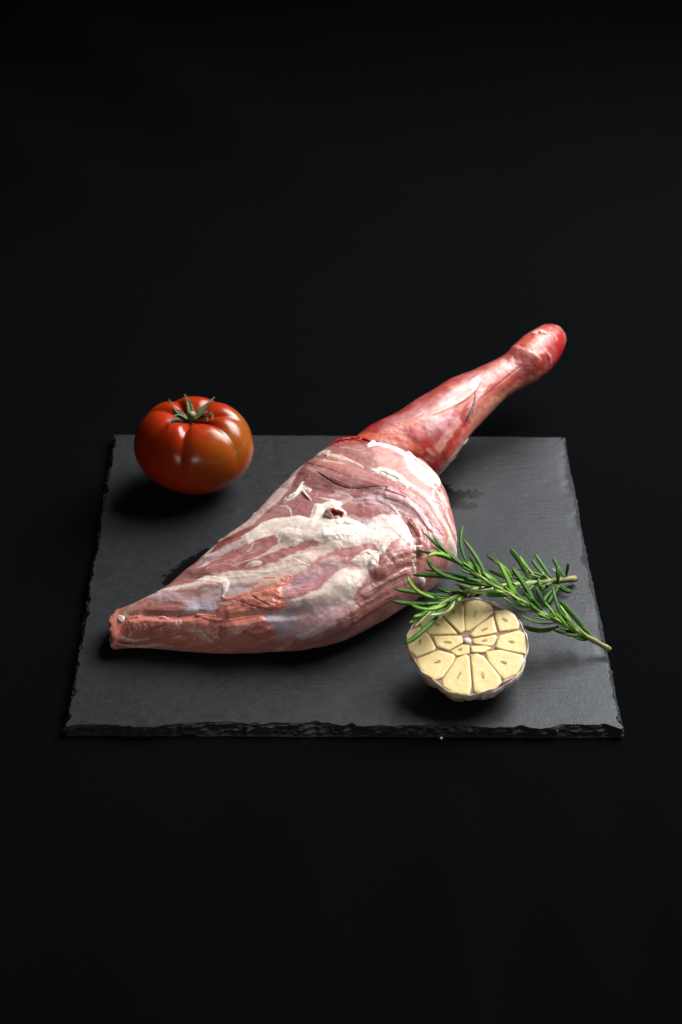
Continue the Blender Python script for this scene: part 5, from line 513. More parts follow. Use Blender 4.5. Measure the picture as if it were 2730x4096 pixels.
TISSUE = [
 ['cartilage_knob',[[-0.12717,-0.07089,0.02145],[-0.12537,-0.07401,0.02207],[-0.12412,-0.07625,0.0224],[-0.1231,-0.07808,0.02249]],[[-0.35339,0.03766,0.93472],[-0.34712,-0.02359,0.93752],[-0.35905,-0.09936,0.92802],[-0.31689,-0.18973,0.92929]],[0.00109,0.00181,0.00217,0.00127],[215,201,186],0.4,0,0.4],
 ['meat_lump',[[-0.09598,-0.0635,0.03303],[-0.0935,-0.06292,0.03363],[-0.09033,-0.06227,0.03437],[-0.08701,-0.06343,0.035],[-0.08528,-0.06554,0.03511]],[[-0.24264,0.00786,0.97008],[-0.23091,-0.00828,0.97294],[-0.2201,-0.02707,0.9751],[-0.19414,-0.07789,0.97788],[-0.17457,-0.11695,0.97767]],[0.00091,0.00236,0.0029,0.00272,0.00109],[219,132,106],0.4,0.05,0.5],
 ['fat_lump',[[-0.0062,-0.02705,0.05236],[-0.00155,-0.02632,0.05276],[0.00276,-0.02555,0.05307],[0.00598,-0.0262,0.05312]],[[-0.07676,-0.09853,0.99217],[-0.06027,-0.10484,0.99266],[-0.04448,-0.11273,0.99263],[-0.02965,-0.12285,0.99198]],[0.00163,0.00272,0.00272,0.00145],[246,236,225],0.4,0.05,0.5],
 ['fat_lump',[[-0.00591,-0.03359,0.05167],[-0.00018,-0.03496,0.05179],[0.00625,-0.03281,0.05223],[0.01164,-0.03035,0.05261]],[[-0.0645,-0.12175,0.99046],[-0.03373,-0.13627,0.9901],[-0.01014,-0.14536,0.98933],[0.00731,-0.15397,0.98805]],[0.00217,0.00435,0.00435,0.00181],[244,236,228],0.3,0,0.6],
 ['tendon_end',[[0.0395,-0.03857,0.04719],[0.04124,-0.03816,0.0468],[0.04316,-0.03869,0.04582]],[[0.27311,-0.37874,0.88429],[0.30463,-0.39068,0.86866],[0.35182,-0.42143,0.83584]],[0.00091,0.00091,0.00063],[242,224,208],0.9,0.8,0.1],
 ['fat_lump',[[0.03817,-0.04373,0.04518],[0.03954,-0.04391,0.04453],[0.04063,-0.04427,0.04383]],[[0.31709,-0.44399,0.83805],[0.34255,-0.46734,0.81502],[0.37179,-0.48781,0.78982]],[0.00091,0.00163,0.00091],[235,210,182],0.8,0.5,0.25],
 ['fat_lump',[[0.0418,-0.05179,0.03527],[0.04391,-0.05082,0.03278],[0.04477,-0.05044,0.03033]],[[0.61806,-0.70018,0.35741],[0.67111,-0.71616,0.19164],[0.69639,-0.71374,0.07489]],[0.00145,0.00236,0.00145],[236,230,222],0.7,0.3,0.1],
 ['meat_flap',[[-0.04951,-0.08392,0.03185],[-0.04771,-0.08285,0.03303],[-0.04546,-0.08392,0.03225],[-0.04224,-0.0861,0.03006],[-0.03791,-0.08885,0.02556],[-0.03653,-0.08922,0.02468]],[[-0.07008,-0.70057,0.71013],[-0.07292,-0.65886,0.74872],[-0.06803,-0.70109,0.70982],[-0.05641,-0.80071,0.5964],[-0.03527,-0.93137,0.36237],[-0.02892,-0.9489,0.31426]],[0.00091,0.00163,0.00145,0.00127,0.00127,0.00054],[213,130,116],0.4,0.05,0.5],
 ['meat_flap',[[-0.03429,-0.09065,0.01365],[-0.03174,-0.0906,0.01695],[-0.02932,-0.09027,0.02063],[-0.02843,-0.08978,0.02319]],[[0.00314,-0.99999,0.00087],[0.00713,-0.99911,0.04163],[0.00707,-0.99092,0.13427],[0.00257,-0.97395,0.22673]],[0.00072,0.00127,0.00145,0.00072],[185,130,120],0.4,0.05,0.5],
 ['meat_flap',[[-0.03677,-0.06577,0.04222],[-0.03373,-0.06446,0.04293],[-0.03049,-0.06331,0.0436],[-0.02972,-0.06388,0.04354]],[[-0.11273,-0.26124,0.95867],[-0.11102,-0.25702,0.96001],[-0.10665,-0.25831,0.96016],[-0.10328,-0.26206,0.95951]],[0.00091,0.00163,0.00163,0.00072],[213,132,113],0.4,0.05,0.5],
 ['meat_flap',[[-0.03886,-0.08232,0.0343],[-0.0352,-0.08065,0.03589],[-0.03281,-0.07893,0.03722],[-0.03239,-0.07936,0.03698]],[[-0.06813,-0.63711,0.76775],[-0.06674,-0.57646,0.81439],[-0.0647,-0.52804,0.84675],[-0.06324,-0.53679,0.84135]],[0.00091,0.00181,0.00199,0.00109],[211,132,114],0.4,0.05,0.5],
 ['meat_flap',[[-0.0829,-0.08155,0.0303],[-0.07694,-0.08298,0.02985],[-0.0714,-0.08396,0.02955],[-0.06827,-0.08462,0.0292]],[[-0.10726,-0.61038,0.78481],[-0.09057,-0.6741,0.73307],[-0.0798,-0.71669,0.69281],[-0.07449,-0.74582,0.66197]],[0.00109,0.00181,0.00163,0.00091],[208,122,99],0.4,0.05,0.5],
 ['meat_flap',[[-0.06783,-0.0746,0.03568],[-0.06299,-0.07417,0.03642],[-0.05805,-0.07375,0.03716],[-0.05339,-0.07186,0.03839]],[[-0.11034,-0.3376,0.9348],[-0.11089,-0.34243,0.93297],[-0.11075,-0.34595,0.93169],[-0.11439,-0.31565,0.94195]],[0.00072,0.00163,0.00181,0.00091],[206,122,97],0.4,0.05,0.5],
 ['meat_flap',[[-0.08411,-0.08763,0.02078],[-0.08471,-0.08832,0.01689],[-0.08625,-0.08842,0.01312],[-0.08366,-0.08862,0.01416]],[[-0.09612,-0.95915,0.26608],[-0.09325,-0.98866,0.11771],[-0.09223,-0.9955,0.02183],[-0.08826,-0.99515,0.04334]],[0.00091,0.00163,0.00145,0.00091],[204,122,95],0.4,0.05,0.5],
 ['meat_flap',[[-0.10652,-0.08378,0.02255],[-0.1047,-0.08222,0.02532],[-0.10152,-0.08202,0.02641],[-0.09656,-0.08296,0.0266]],[[-0.1747,-0.85371,0.49057],[-0.19168,-0.73163,0.6542],[-0.17693,-0.70888,0.68278],[-0.14843,-0.74269,0.65297]],[0.00072,0.00181,0.00217,0.00109],[215,150,141],0.4,0.05,0.5],
 ['fat_strand',[[-0.02426,0.02236,0.05056],[-0.02553,0.01666,0.05065],[-0.02842,0.01165,0.05011],[-0.03284,0.00825,0.04886]],[[-0.29925,0.09221,0.94971],[-0.28831,0.06939,0.95502],[-0.29523,0.05844,0.95364],[-0.33224,0.06782,0.94075]],[0.00063,0.00109,0.001,0.00109],[232,220,210],0.6,0.4,0.25],
 ['fat_strand',[[-0.024,0.01383,0.05126],[-0.02176,0.00742,0.05202],[-0.01928,0.00194,0.05253]],[[-0.25718,0.04663,0.96524],[-0.21551,0.01507,0.97639],[-0.18224,-0.0106,0.9832]],[0.00072,0.00063,0.00036],[228,214,204],0.7,0.5,0.25],
 ['fat_strand',[[0.01857,0.02885,0.0559],[0.02418,0.0275,0.05571],[0.02992,0.02313,0.05553],[0.03488,0.01741,0.05527],[0.03675,0.01068,0.05522]],[[0.03123,0.05714,0.99788],[0.06149,0.05602,0.99653],[0.08951,0.05482,0.99448],[0.128,0.04089,0.99093],[0.13556,0.01425,0.99067]],[0.00109,0.00236,0.00217,0.00217,0.00091],[240,230,220],0.6,0.25,0.4],
 ['blood_clot',[[-0.00777,0.07615,0.0435],[-0.00373,0.07855,0.04444],[0.00132,0.08052,0.04517],[0.00751,0.08155,0.04565],[0.01287,0.08104,0.04599],[0.01693,0.07383,0.04885],[0.02217,0.08036,0.04495]],[[-0.51902,0.45256,0.72513],[-0.39299,0.48158,0.78335],[-0.22745,0.49178,0.84049],[-0.07341,0.51071,0.85661],[0.04447,0.46475,0.88432],[0.09238,0.32614,0.9408],[0.21886,0.50099,0.83732]],[0.00091,0.00163,0.00181,0.00163,0.00199,0.00199,0.00109],[176,16,20],0.5,0.2,0.6],
 ['fat_rim',[[0.01509,0.06252,0.05206],[0.01937,0.07233,0.04908],[0.02482,0.07959,0.04464],[0.032,0.07751,0.04303],[0.03918,0.07403,0.04121],[0.04446,0.05581,0.0469],[0.0511,0.04728,0.0462],[0.0565,0.04037,0.04442],[0.05787,0.02645,0.04623]],[[0.03863,0.20369,0.97827],[0.12875,0.32137,0.93816],[0.26372,0.49124,0.83014],[0.37574,0.46754,0.80014],[0.45252,0.43496,0.77848],[0.40518,0.29834,0.86419],[0.48685,0.24512,0.83839],[0.63294,0.20975,0.74525],[0.61971,0.12287,0.77515]],[0.00072,0.00127,0.00127,0.00127,0.00163,0.00181,0.00181,0.00163,0.00091],[240,230,222],0.55,0.2,0.35],
 ['fat_scrap',[[-0.07317,-0.01497,0.03253],[-0.07262,-0.01459,0.03283],[-0.07004,-0.01184,0.03356]],[[-0.64175,0.39704,0.65613],[-0.63557,0.40261,0.65876],[-0.60335,0.40119,0.68921]],[0.00091,0.00145,0.00091],[210,154,125],0.6,0,0.25],
 ['fat_scrap',[[-0.05424,0.00463,0.03725],[-0.05243,0.00768,0.03731],[-0.05071,0.01066,0.03749]],[[-0.64629,0.38765,0.6573],[-0.69318,0.37594,0.61496],[-0.71811,0.35475,0.59872]],[0.00109,0.00181,0.00109],[211,195,181],0.5,0,0.25],
 ['fat_scrap',[[-0.04889,0.01465,0.03743],[-0.04794,0.01641,0.03765]],[[-0.74997,0.33762,0.56882],[-0.76199,0.33413,0.55474]],[0.00072,0.00091],[203,134,114],0.8,0,0.25],
 ['fat_strand',[[-0.05967,-0.02854,0.04228],[-0.05832,-0.02465,0.04256],[-0.05558,-0.02259,0.04336],[-0.05197,-0.01938,0.04435]],[[-0.30482,0.02924,0.95196],[-0.32141,0.05799,0.94516],[-0.31307,0.05438,0.94817],[-0.30865,0.05709,0.94946]],[0.00091,0.00181,0.00199,0.00127],[230,220,212],0.4,0.3,0.25],
 ['vein',[[0.09509,0.15257,0.05289],[0.0909,0.14329,0.05206],[0.08708,0.1341,0.05077],[0.08609,0.12704,0.04808],[0.08383,0.11894,0.04491],[0.0803,0.10994,0.04181]],[[0.12614,-0.11114,0.98577],[0.31442,-0.24487,0.91716],[0.47241,-0.31337,0.82379],[0.63362,-0.39394,0.66584],[0.75166,-0.44027,0.49109],[0.80805,-0.46437,0.36251]],[0.00033,0.00047,0.00043,0.00058,0.00072,0.00045],[89,58,72],0.6,0.2,0.1],
 ['tendon',[[0.0254,0.07944,0.05052],[0.04844,0.09192,0.05302],[0.0644,0.10518,0.05311],[0.07984,0.12346,0.05121],[0.08882,0.13868,0.05151],[0.09508,0.15297,0.05294]],[[-0.09314,-0.11176,0.98936],[0.09437,-0.24141,0.96582],[0.31166,-0.24645,0.91768],[0.48995,-0.28507,0.82383],[0.39318,-0.2839,0.87454],[0.11003,-0.0938,0.98949]],[0.00072,0.00109,0.00109,0.00109,0.00091,0.00054],[217,138,119],0.35,0.1,0.1],
 ['bone_knob',[[0.12856,0.19299,0.05876],[0.13395,0.19716,0.05884],[0.13883,0.19473,0.0579]],[[-0.16424,0.09976,0.98136],[-0.00228,0.09125,0.99583],[0.34312,-0.11286,0.93249]],[0.00181,0.0029,0.00181],[224,155,143],0.6,0.1,0.3],
 ['bone_knob',[[0.13556,0.179,0.05393],[0.13897,0.17902,0.04933],[0.13799,0.17633,0.04514]],[[0.5784,-0.47863,0.66058],[0.76382,-0.55415,0.33091],[0.79738,-0.60167,0.04663]],[0.00145,0.00217,0.00145],[209,114,108],0.6,0.1,0.3],
 ['skin_tag',[[0.07792,0.10661,0.02534],[0.07998,0.11015,0.02627],[0.08186,0.1139,0.02657]],[[0.83459,-0.37818,-0.40054],[0.82483,-0.37354,-0.4244],[0.82954,-0.38564,-0.4039]],[0.00054,0.00072,0.00054],[216,188,179],0.6,0.6,0.25],
 ['skin_tag',[[0.06984,0.09353,0.02142],[0.07298,0.09802,0.02327]],[[0.79604,-0.39604,-0.45767],[0.81768,-0.37399,-0.43764]],[0.00054,0.00072],[205,185,165],0.6,0.6,0.25],
 ['fat_lump',[[0.01029,-0.04788,0.04919],[0.01414,-0.0471,0.04905],[0.01734,-0.04884,0.04816],[0.01802,-0.05201,0.047]],[[0.07376,-0.24676,0.96626],[0.09838,-0.25851,0.96098],[0.13627,-0.29302,0.94635],[0.16924,-0.33047,0.92852]],[0.00109,0.00217,0.00254,0.00145],[244,230,218],0.4,0,0.5],
]
STEMS = [{'p':[[0.14926,-0.0841,0.0095],[0.13739,-0.08128,0.0155],[0.12446,-0.07953,0.0225],[0.11151,-0.07857,0.0295],[0.10041,-0.07765,0.0365],[0.09111,-0.07761,0.043],[0.08189,-0.07768,0.049],[0.07397,-0.07426,0.053],[0.06868,-0.07168,0.056]],'r':[0.0016,0.0008]},{'p':[[0.13777,-0.01625,0.0095],[0.12487,-0.02225,0.012],[0.10966,-0.031,0.0165],[0.09435,-0.04248,0.023],[0.081,-0.05548,0.031],[0.07058,-0.06961,0.039],[0.0625,-0.08102,0.044],[0.05397,-0.09018,0.046],[0.05027,-0.09388,0.046]],'r':[0.0019,0.0008]}]
LEAVES = [
 [0,[0.06873,-0.07092,0.056],[0.05854,-0.06167,0.0584],[0.04528,-0.04339,0.06],0.00114,0,0],
 [0,[0.07006,-0.07123,0.05547],[0.0591,-0.06588,0.06027],[0.04951,-0.05126,0.06347],0.00097,0,0],
 [0,[0.07134,-0.07267,0.05456],[0.05925,-0.06487,0.05816],[0.04806,-0.05601,0.06056],0.00097,1,0],
 [0,[0.07,-0.07241,0.05523],[0.05494,-0.06308,0.05763],[0.04037,-0.05963,0.05923],0.00079,0,0],
 [0,[0.0696,-0.07146,0.05563],[0.05458,-0.06632,0.06163],[0.04573,-0.07425,0.06563],0.00123,1,0],
 [0,[0.06542,-0.08186,0.05516],[0.05152,-0.07736,0.05756],[0.04604,-0.06565,0.05916],0.00132,0,0],
 [0,[0.06983,-0.07053,0.05574],[0.06499,-0.06159,0.06294],[0.06636,-0.04734,0.06774],0.00088,0,0],
 [0,[0.07855,-0.0733,0.05126],[0.07417,-0.06251,0.05606],[0.06694,-0.04764,0.05926],0.00145,0,0],
 [0,[0.07533,-0.07421,0.05244],[0.07042,-0.07201,0.05604],[0.06521,-0.06873,0.05844],0.00088,1,0],
 [0,[0.07502,-0.07911,0.05162],[0.05671,-0.06991,0.04922],[0.03809,-0.06633,0.04762],0.0015,0,0],
 [0,[0.07278,-0.07897,0.05259],[0.05856,-0.0679,0.05019],[0.0455,-0.06334,0.04859],0.00079,0,0],
 [0,[0.08389,-0.07524,0.04833],[0.07166,-0.07369,0.04713],[0.0597,-0.06663,0.04633],0.00123,0,0],
 [0,[0.0824,-0.07701,0.04885],[0.07839,-0.07555,0.05125],[0.07232,-0.07254,0.05285],0.00079,1,0],
 [0,[0.09474,-0.07883,0.04008],[0.09103,-0.06994,0.04728],[0.08682,-0.06108,0.05208],0.00132,1,0],
 [0,[0.10718,-0.0744,0.03325],[0.10151,-0.06328,0.03925],[0.09514,-0.05273,0.04325],0.00167,0,0],
 [0,[0.099,-0.07775,0.03745],[0.09552,-0.07414,0.04105],[0.09368,-0.06991,0.04345],0.00079,1,0],
 [0,[0.11629,-0.07183,0.0284],[0.11125,-0.06933,0.0332],[0.10827,-0.06235,0.0364],0.00114,0,0],
 [0,[0.12382,-0.07641,0.0235],[0.12007,-0.07264,0.0307],[0.11783,-0.06026,0.0355],0.00106,0,0],
 [0,[0.13724,-0.07818,0.01628],[0.13063,-0.0694,0.02108],[0.12252,-0.05818,0.02428],0.00132,0,0],
 [0,[0.12953,-0.08027,0.01974],[0.12579,-0.07405,0.02454],[0.12177,-0.06713,0.02774],0.00097,1,0],
 [0,[0.08221,-0.08001,0.04819],[0.07289,-0.08173,0.04699],[0.0646,-0.07396,0.04619],0.00194,2,0],
 [0,[0.09201,-0.07805,0.04224],[0.08281,-0.0726,0.03984],[0.07524,-0.06746,0.03824],0.00106,0,0],
 [0,[0.10452,-0.07865,0.03373],[0.09636,-0.07606,0.03253],[0.0893,-0.0645,0.03173],0.00141,2,0],
 [0,[0.12205,-0.07529,0.02466],[0.11337,-0.07144,0.02586],[0.10498,-0.06431,0.02666],0.0015,0,0],
 [0,[0.1183,-0.08059,0.0255],[0.10936,-0.07778,0.0231],[0.10087,-0.06872,0.0215],0.00079,1,0],
 [0,[0.12002,-0.08218,0.02426],[0.11009,-0.08135,0.02066],[0.1015,-0.07412,0.01826],0.00132,0,0],
 [0,[0.13263,-0.08206,0.01775],[0.12514,-0.078,0.01595],[0.11771,-0.07234,0.01475],0.00088,0,0],
 [0,[0.13124,-0.08188,0.0185],[0.12645,-0.0802,0.0191],[0.12242,-0.07559,0.0195],0.00141,0,0],
 [0,[0.13776,-0.08226,0.01513],[0.13324,-0.07996,0.01333],[0.12867,-0.07326,0.01213],0.0007,0,0],
 [0,[0.08841,-0.07664,0.04502],[0.07992,-0.06885,0.04862],[0.07223,-0.06233,0.05102],0.00097,1,0],
 [0,[0.09533,-0.07707,0.04022],[0.08719,-0.07048,0.04382],[0.07879,-0.06169,0.04622],0.00106,1,0],
 [0,[0.07391,-0.07512,0.05286],[0.06619,-0.06921,0.05586],[0.06039,-0.06088,0.05786],0.00106,1,0],
 [0,[0.07875,-0.07737,0.05038],[0.06989,-0.06966,0.05218],[0.06152,-0.06039,0.05338],0.00106,1,0],
 [0,[0.08466,-0.07748,0.04724],[0.07706,-0.07167,0.04844],[0.07024,-0.06676,0.04924],0.00106,1,0],
 [0,[0.10218,-0.07876,0.03512],[0.09463,-0.0716,0.03752],[0.08871,-0.06627,0.03912],0.00106,1,0],
 [0,[0.11336,-0.0787,0.0285],[0.10658,-0.07303,0.0309],[0.10081,-0.06621,0.0325],0.00097,1,0],
 [0,[0.09669,-0.07752,0.03913],[0.09034,-0.06917,0.03793],[0.08399,-0.0651,0.03713],0.00114,0,0],
 [0,[0.12686,-0.07882,0.02142],[0.12227,-0.07388,0.02382],[0.11624,-0.07008,0.02542],0.00088,0,0],
 [0,[0.0775,-0.07558,0.05126],[0.06804,-0.07249,0.05006],[0.0587,-0.06613,0.04926],0.00106,0,0],
 [0,[0.10962,-0.07883,0.03057],[0.1028,-0.07493,0.03117],[0.09698,-0.06952,0.03157],0.00114,0,0],
 [0,[0.09298,-0.07739,0.04176],[0.08648,-0.07254,0.03816],[0.07972,-0.06933,0.03576],0.00097,0,0],
 [1,[0.13217,-0.01654,0.0106],[0.13236,-0.01732,0.0166],[0.13288,-0.01566,0.0206],0.00088,0,0],
 [1,[0.12765,-0.02305,0.01144],[0.12639,-0.02252,0.01624],[0.12711,-0.01782,0.01944],0.00132,0,0],
 [1,[0.13113,-0.01731,0.0108],[0.12773,-0.01103,0.0144],[0.12533,-0.00495,0.0168],0.00123,0,0],
 [1,[0.12914,-0.01978,0.01117],[0.12621,-0.01719,0.01357],[0.12408,-0.01378,0.01517],0.00097,2,0],
 [1,[0.12666,-0.02333,0.01164],[0.12968,-0.02719,0.00984],[0.13444,-0.0274,0.00864],0.00158,0,0],
 [1,[0.12296,-0.02021,0.0126],[0.11852,-0.01203,0.0162],[0.11446,-0.00318,0.0186],0.00123,0,0],
 [1,[0.12065,-0.02118,0.01328],[0.11592,-0.0149,0.01568],[0.1125,-0.0079,0.01728],0.00123,0,0],
 [1,[0.12114,-0.02303,0.01311],[0.11821,-0.02437,0.01671],[0.11673,-0.02341,0.01911],0.00123,2,0],
 [1,[0.10935,-0.02916,0.01666],[0.1045,-0.01715,0.02146],[0.09853,-0.00756,0.02466],0.00158,0,0],
 [1,[0.11446,-0.02568,0.0151],[0.10882,-0.01808,0.0187],[0.10471,-0.00964,0.0211],0.00079,1,0],
 [1,[0.12315,-0.02218,0.01252],[0.11196,-0.01788,0.01432],[0.10274,-0.0148,0.01552],0.00123,2,0],
 [1,[0.09922,-0.02991,0.02102],[0.09166,-0.02287,0.02462],[0.08399,-0.01762,0.02702],0.00114,0,0],
 [1,[0.09791,-0.03414,0.02154],[0.09422,-0.02639,0.02394],[0.08712,-0.02067,0.02554],0.00088,1,0],
 [1,[0.11284,-0.02762,0.01557],[0.10205,-0.02188,0.01677],[0.09205,-0.01746,0.01757],0.00114,0,0],
 [1,[0.09733,-0.03526,0.02178],[0.09149,-0.0281,0.02058],[0.08544,-0.02256,0.01978],0.00114,0,0],
 [1,[0.09405,-0.04044,0.02322],[0.08906,-0.03485,0.02142],[0.08361,-0.02799,0.02022],0.00106,0,0],
 [1,[0.1266,-0.02571,0.01163],[0.11962,-0.03363,0.01043],[0.11723,-0.03961,0.00963],0.00097,0,0],
 [1,[0.1162,-0.02746,0.01455],[0.11493,-0.03395,0.01695],[0.11443,-0.02825,0.01855],0.00132,0,0],
 [1,[0.12758,-0.02544,0.01144],[0.12251,-0.03331,0.00964],[0.11918,-0.03954,0.00844],0.00106,0,0],
 [1,[0.10197,-0.03667,0.01975],[0.09718,-0.03395,0.01855],[0.09181,-0.03211,0.01775],0.00123,0,0],
 [1,[0.06277,-0.08379,0.04407],[0.04338,-0.09164,0.04647],[0.02456,-0.09104,0.04807],0.0015,0,0],
 [1,[0.06094,-0.08462,0.04444],[0.0429,-0.08256,0.04684],[0.02724,-0.08117,0.04844],0.00167,0,0],
 [1,[0.05637,-0.08684,0.0454],[0.04117,-0.08806,0.0514],[0.03467,-0.07873,0.0554],0.00114,1,0],
 [1,[0.06999,-0.07143,0.03944],[0.05962,-0.07241,0.04064],[0.0515,-0.07056,0.04144],0.00132,0,0],
 [1,[0.05616,-0.09034,0.04559],[0.04547,-0.1004,0.04919],[0.03546,-0.09937,0.05159],0.00088,1,0],
 [1,[0.05413,-0.09045,0.04598],[0.04469,-0.10017,0.04718],[0.03661,-0.10607,0.04798],0.00123,1,0],
 [1,[0.05136,-0.09314,0.046],[0.04207,-0.10151,0.046],[0.03439,-0.10918,0.046],0.00106,1,0],
 [1,[0.05347,-0.09122,0.046],[0.04453,-0.10352,0.0472],[0.03779,-0.11464,0.048],0.00132,2,0],
 [1,[0.06086,-0.08589,0.04451],[0.0557,-0.09855,0.04571],[0.04633,-0.10259,0.04651],0.00202,2,0],
 [1,[0.05313,-0.0975,0.046],[0.04165,-0.11264,0.0436],[0.03171,-0.12188,0.042],0.0015,0,0],
 [1,[0.06657,-0.07714,0.04162],[0.05997,-0.07988,0.04282],[0.05379,-0.07909,0.04362],0.00088,0,0],
 [1,[0.07508,-0.06534,0.03558],[0.06921,-0.07226,0.03618],[0.06317,-0.07586,0.03658],0.00106,0,0],
 [1,[0.10966,-0.031,0.0165],[0.10501,-0.02957,0.0183],[0.09934,-0.02971,0.0195],0.00106,0,0],
 [1,[0.08707,-0.05006,0.02733],[0.08145,-0.05032,0.02973],[0.07584,-0.05104,0.03133],0.00097,0,0],
 [1,[0.11157,-0.03098,0.01592],[0.10773,-0.03403,0.01352],[0.10482,-0.03658,0.01192],0.00097,0,0],
 [1,[0.08089,-0.05688,0.03112],[0.0743,-0.06142,0.02992],[0.06799,-0.06191,0.02912],0.00106,0,0],
 [1,[0.05862,-0.08621,0.04495],[0.05124,-0.09188,0.04615],[0.04487,-0.09667,0.04695],0.00114,1,0],
 [0,[0.14019,-0.08195,0.01408],[0.13819,-0.07969,0.01633],[0.13358,-0.07661,0.02008],0.00094,0,0],
 [0,[0.13861,-0.08157,0.01488],[0.13518,-0.08226,0.01629],[0.12871,-0.0826,0.01925],0.00088,0,0],
 [0,[0.13703,-0.08123,0.0157],[0.13466,-0.08247,0.0194],[0.12931,-0.08351,0.02506],0.001,1,0],
 [0,[0.13703,-0.08123,0.0157],[0.13343,-0.07896,0.01656],[0.12658,-0.076,0.01904],0.00073,0,0],
 [0,[0.13545,-0.08102,0.01655],[0.13293,-0.07873,0.01699],[0.12814,-0.07587,0.01855],0.00075,0,0],
 [0,[0.13386,-0.0808,0.01741],[0.12987,-0.08281,0.01836],[0.12266,-0.08472,0.0209],0.00095,0,0],
 [0,[0.13386,-0.0808,0.01741],[0.12984,-0.07618,0.01873],[0.12188,-0.07048,0.02207],0.00093,0,0],
 [0,[0.13228,-0.08059,0.01827],[0.12912,-0.0786,0.02191],[0.12211,-0.07589,0.0279],0.00097,1,0],
 [0,[0.1307,-0.08037,0.01912],[0.12851,-0.08118,0.02226],[0.12363,-0.08177,0.02711],0.00085,0,0],
 [0,[0.12911,-0.08016,0.01998],[0.12702,-0.07879,0.02353],[0.12197,-0.07687,0.02899],0.00087,0,0],
 [0,[0.12753,-0.07995,0.02084],[0.1247,-0.08209,0.02203],[0.11947,-0.08426,0.02448],0.0009,0,0],
 [0,[0.12753,-0.07995,0.02084],[0.12389,-0.07584,0.02292],[0.1164,-0.07075,0.0271],0.00077,0,0],
 [0,[0.12595,-0.07973,0.0217],[0.12329,-0.07773,0.02494],[0.11733,-0.07516,0.03022],0.0009,0,0],
 [0,[0.12436,-0.07952,0.02255],[0.12231,-0.08096,0.02698],[0.1172,-0.08238,0.0335],0.00096,1,0],
 [0,[0.12436,-0.07952,0.02255],[0.1225,-0.07709,0.02518],[0.11816,-0.07418,0.02937],0.00087,1,0],
 [0,[0.12277,-0.0794,0.02341],[0.11967,-0.08122,0.02703],[0.11298,-0.08305,0.03283],0.00072,0,0],
 [0,[0.12277,-0.0794,0.02341],[0.11953,-0.07773,0.02425],[0.11341,-0.07565,0.02651],0.00096,0,0],
 [0,[0.12118,-0.07929,0.02427],[0.11898,-0.0806,0.02673],[0.11428,-0.08193,0.0307],0.00099,1,0],
 [0,[0.11959,-0.07917,0.02513],[0.11749,-0.0767,0.02881],[0.11237,-0.0737,0.03445],0.00083,1,0],
 [0,[0.118,-0.07905,0.02599],[0.11457,-0.08079,0.02849],[0.10771,-0.08255,0.03292],0.0007,0,0],
 [0,[0.118,-0.07905,0.02599],[0.11416,-0.07655,0.02658],[0.10703,-0.0735,0.02875],0.00096,1,0],
 [0,[0.1164,-0.07893,0.02685],[0.11248,-0.08247,0.02921],[0.10485,-0.08625,0.03361],0.00074,0,0],
 [0,[0.1164,-0.07893,0.02685],[0.11264,-0.07585,0.02808],[0.10539,-0.07214,0.03108],0.00072,0,0],
 [0,[0.11481,-0.07881,0.02771],[0.11162,-0.08045,0.02851],[0.10575,-0.08214,0.03062],0.00085,0,0],
 [0,[0.11481,-0.07881,0.02771],[0.11219,-0.07638,0.02846],[0.10717,-0.07347,0.03042],0.00092,0,0],
 [0,[0.11322,-0.0787,0.02857],[0.11118,-0.08039,0.03025],[0.10708,-0.08217,0.03318],0.00098,1,0],
 [0,[0.11322,-0.0787,0.02857],[0.11051,-0.0766,0.02908],[0.10547,-0.07407,0.0308],0.00091,0,0],
 [0,[0.11163,-0.07858,0.02944],[0.10953,-0.08041,0.03172],[0.10514,-0.08232,0.03558],0.00075,0,0],
 [0,[0.11163,-0.07858,0.02944],[0.10959,-0.0768,0.03262],[0.10477,-0.07457,0.0378],0.00086,0,0],
 [0,[0.1101,-0.07845,0.03039],[0.10826,-0.08041,0.03332],[0.10409,-0.08246,0.03796],0.00091,0,0],
 [0,[0.10857,-0.07833,0.03136],[0.10676,-0.07898,0.03415],[0.10263,-0.07956,0.03863],0.001,0,0],
 [0,[0.10857,-0.07833,0.03136],[0.10614,-0.07568,0.03462],[0.1006,-0.07244,0.04008],0.00099,0,0],
 [0,[0.10704,-0.0782,0.03232],[0.1047,-0.07972,0.03508],[0.0997,-0.08124,0.03969],0.00096,0,0],
 [0,[0.10551,-0.07807,0.03329],[0.10216,-0.0749,0.03493],[0.0956,-0.07109,0.03853],0.00092,1,0],
 [0,[0.10398,-0.07795,0.03425],[0.10163,-0.07922,0.03579],[0.09706,-0.0805,0.03874],0.00097,0,0],
 [0,[0.10245,-0.07782,0.03522],[0.10025,-0.07633,0.03745],[0.09558,-0.07452,0.04141],0.00089,0,0],
 [0,[0.10092,-0.07769,0.03618],[0.09788,-0.07497,0.03848],[0.09181,-0.07183,0.0429],0.00099,0,0],
 [0,[0.09793,-0.07764,0.03823],[0.09621,-0.07848,0.04017],[0.09253,-0.07942,0.04357],0.00086,1,0],
 [0,[0.09793,-0.07764,0.03823],[0.09481,-0.07596,0.0408],[0.08853,-0.07403,0.04563],0.00091,0,0],
 [0,[0.09644,-0.07763,0.03927],[0.0944,-0.07934,0.04076],[0.09036,-0.08126,0.04366],0.00072,0,0],
 [0,[0.09644,-0.07763,0.03927],[0.09425,-0.07563,0.0404],[0.09008,-0.07336,0.04285],0.0009,0,0],
 [0,[0.09496,-0.07763,0.04031],[0.09302,-0.07656,0.04258],[0.08886,-0.07535,0.04653],0.00082,1,0],
 [0,[0.09347,-0.07762,0.04135],[0.09103,-0.07891,0.04283],[0.08631,-0.08037,0.04586],0.00078,0,0],
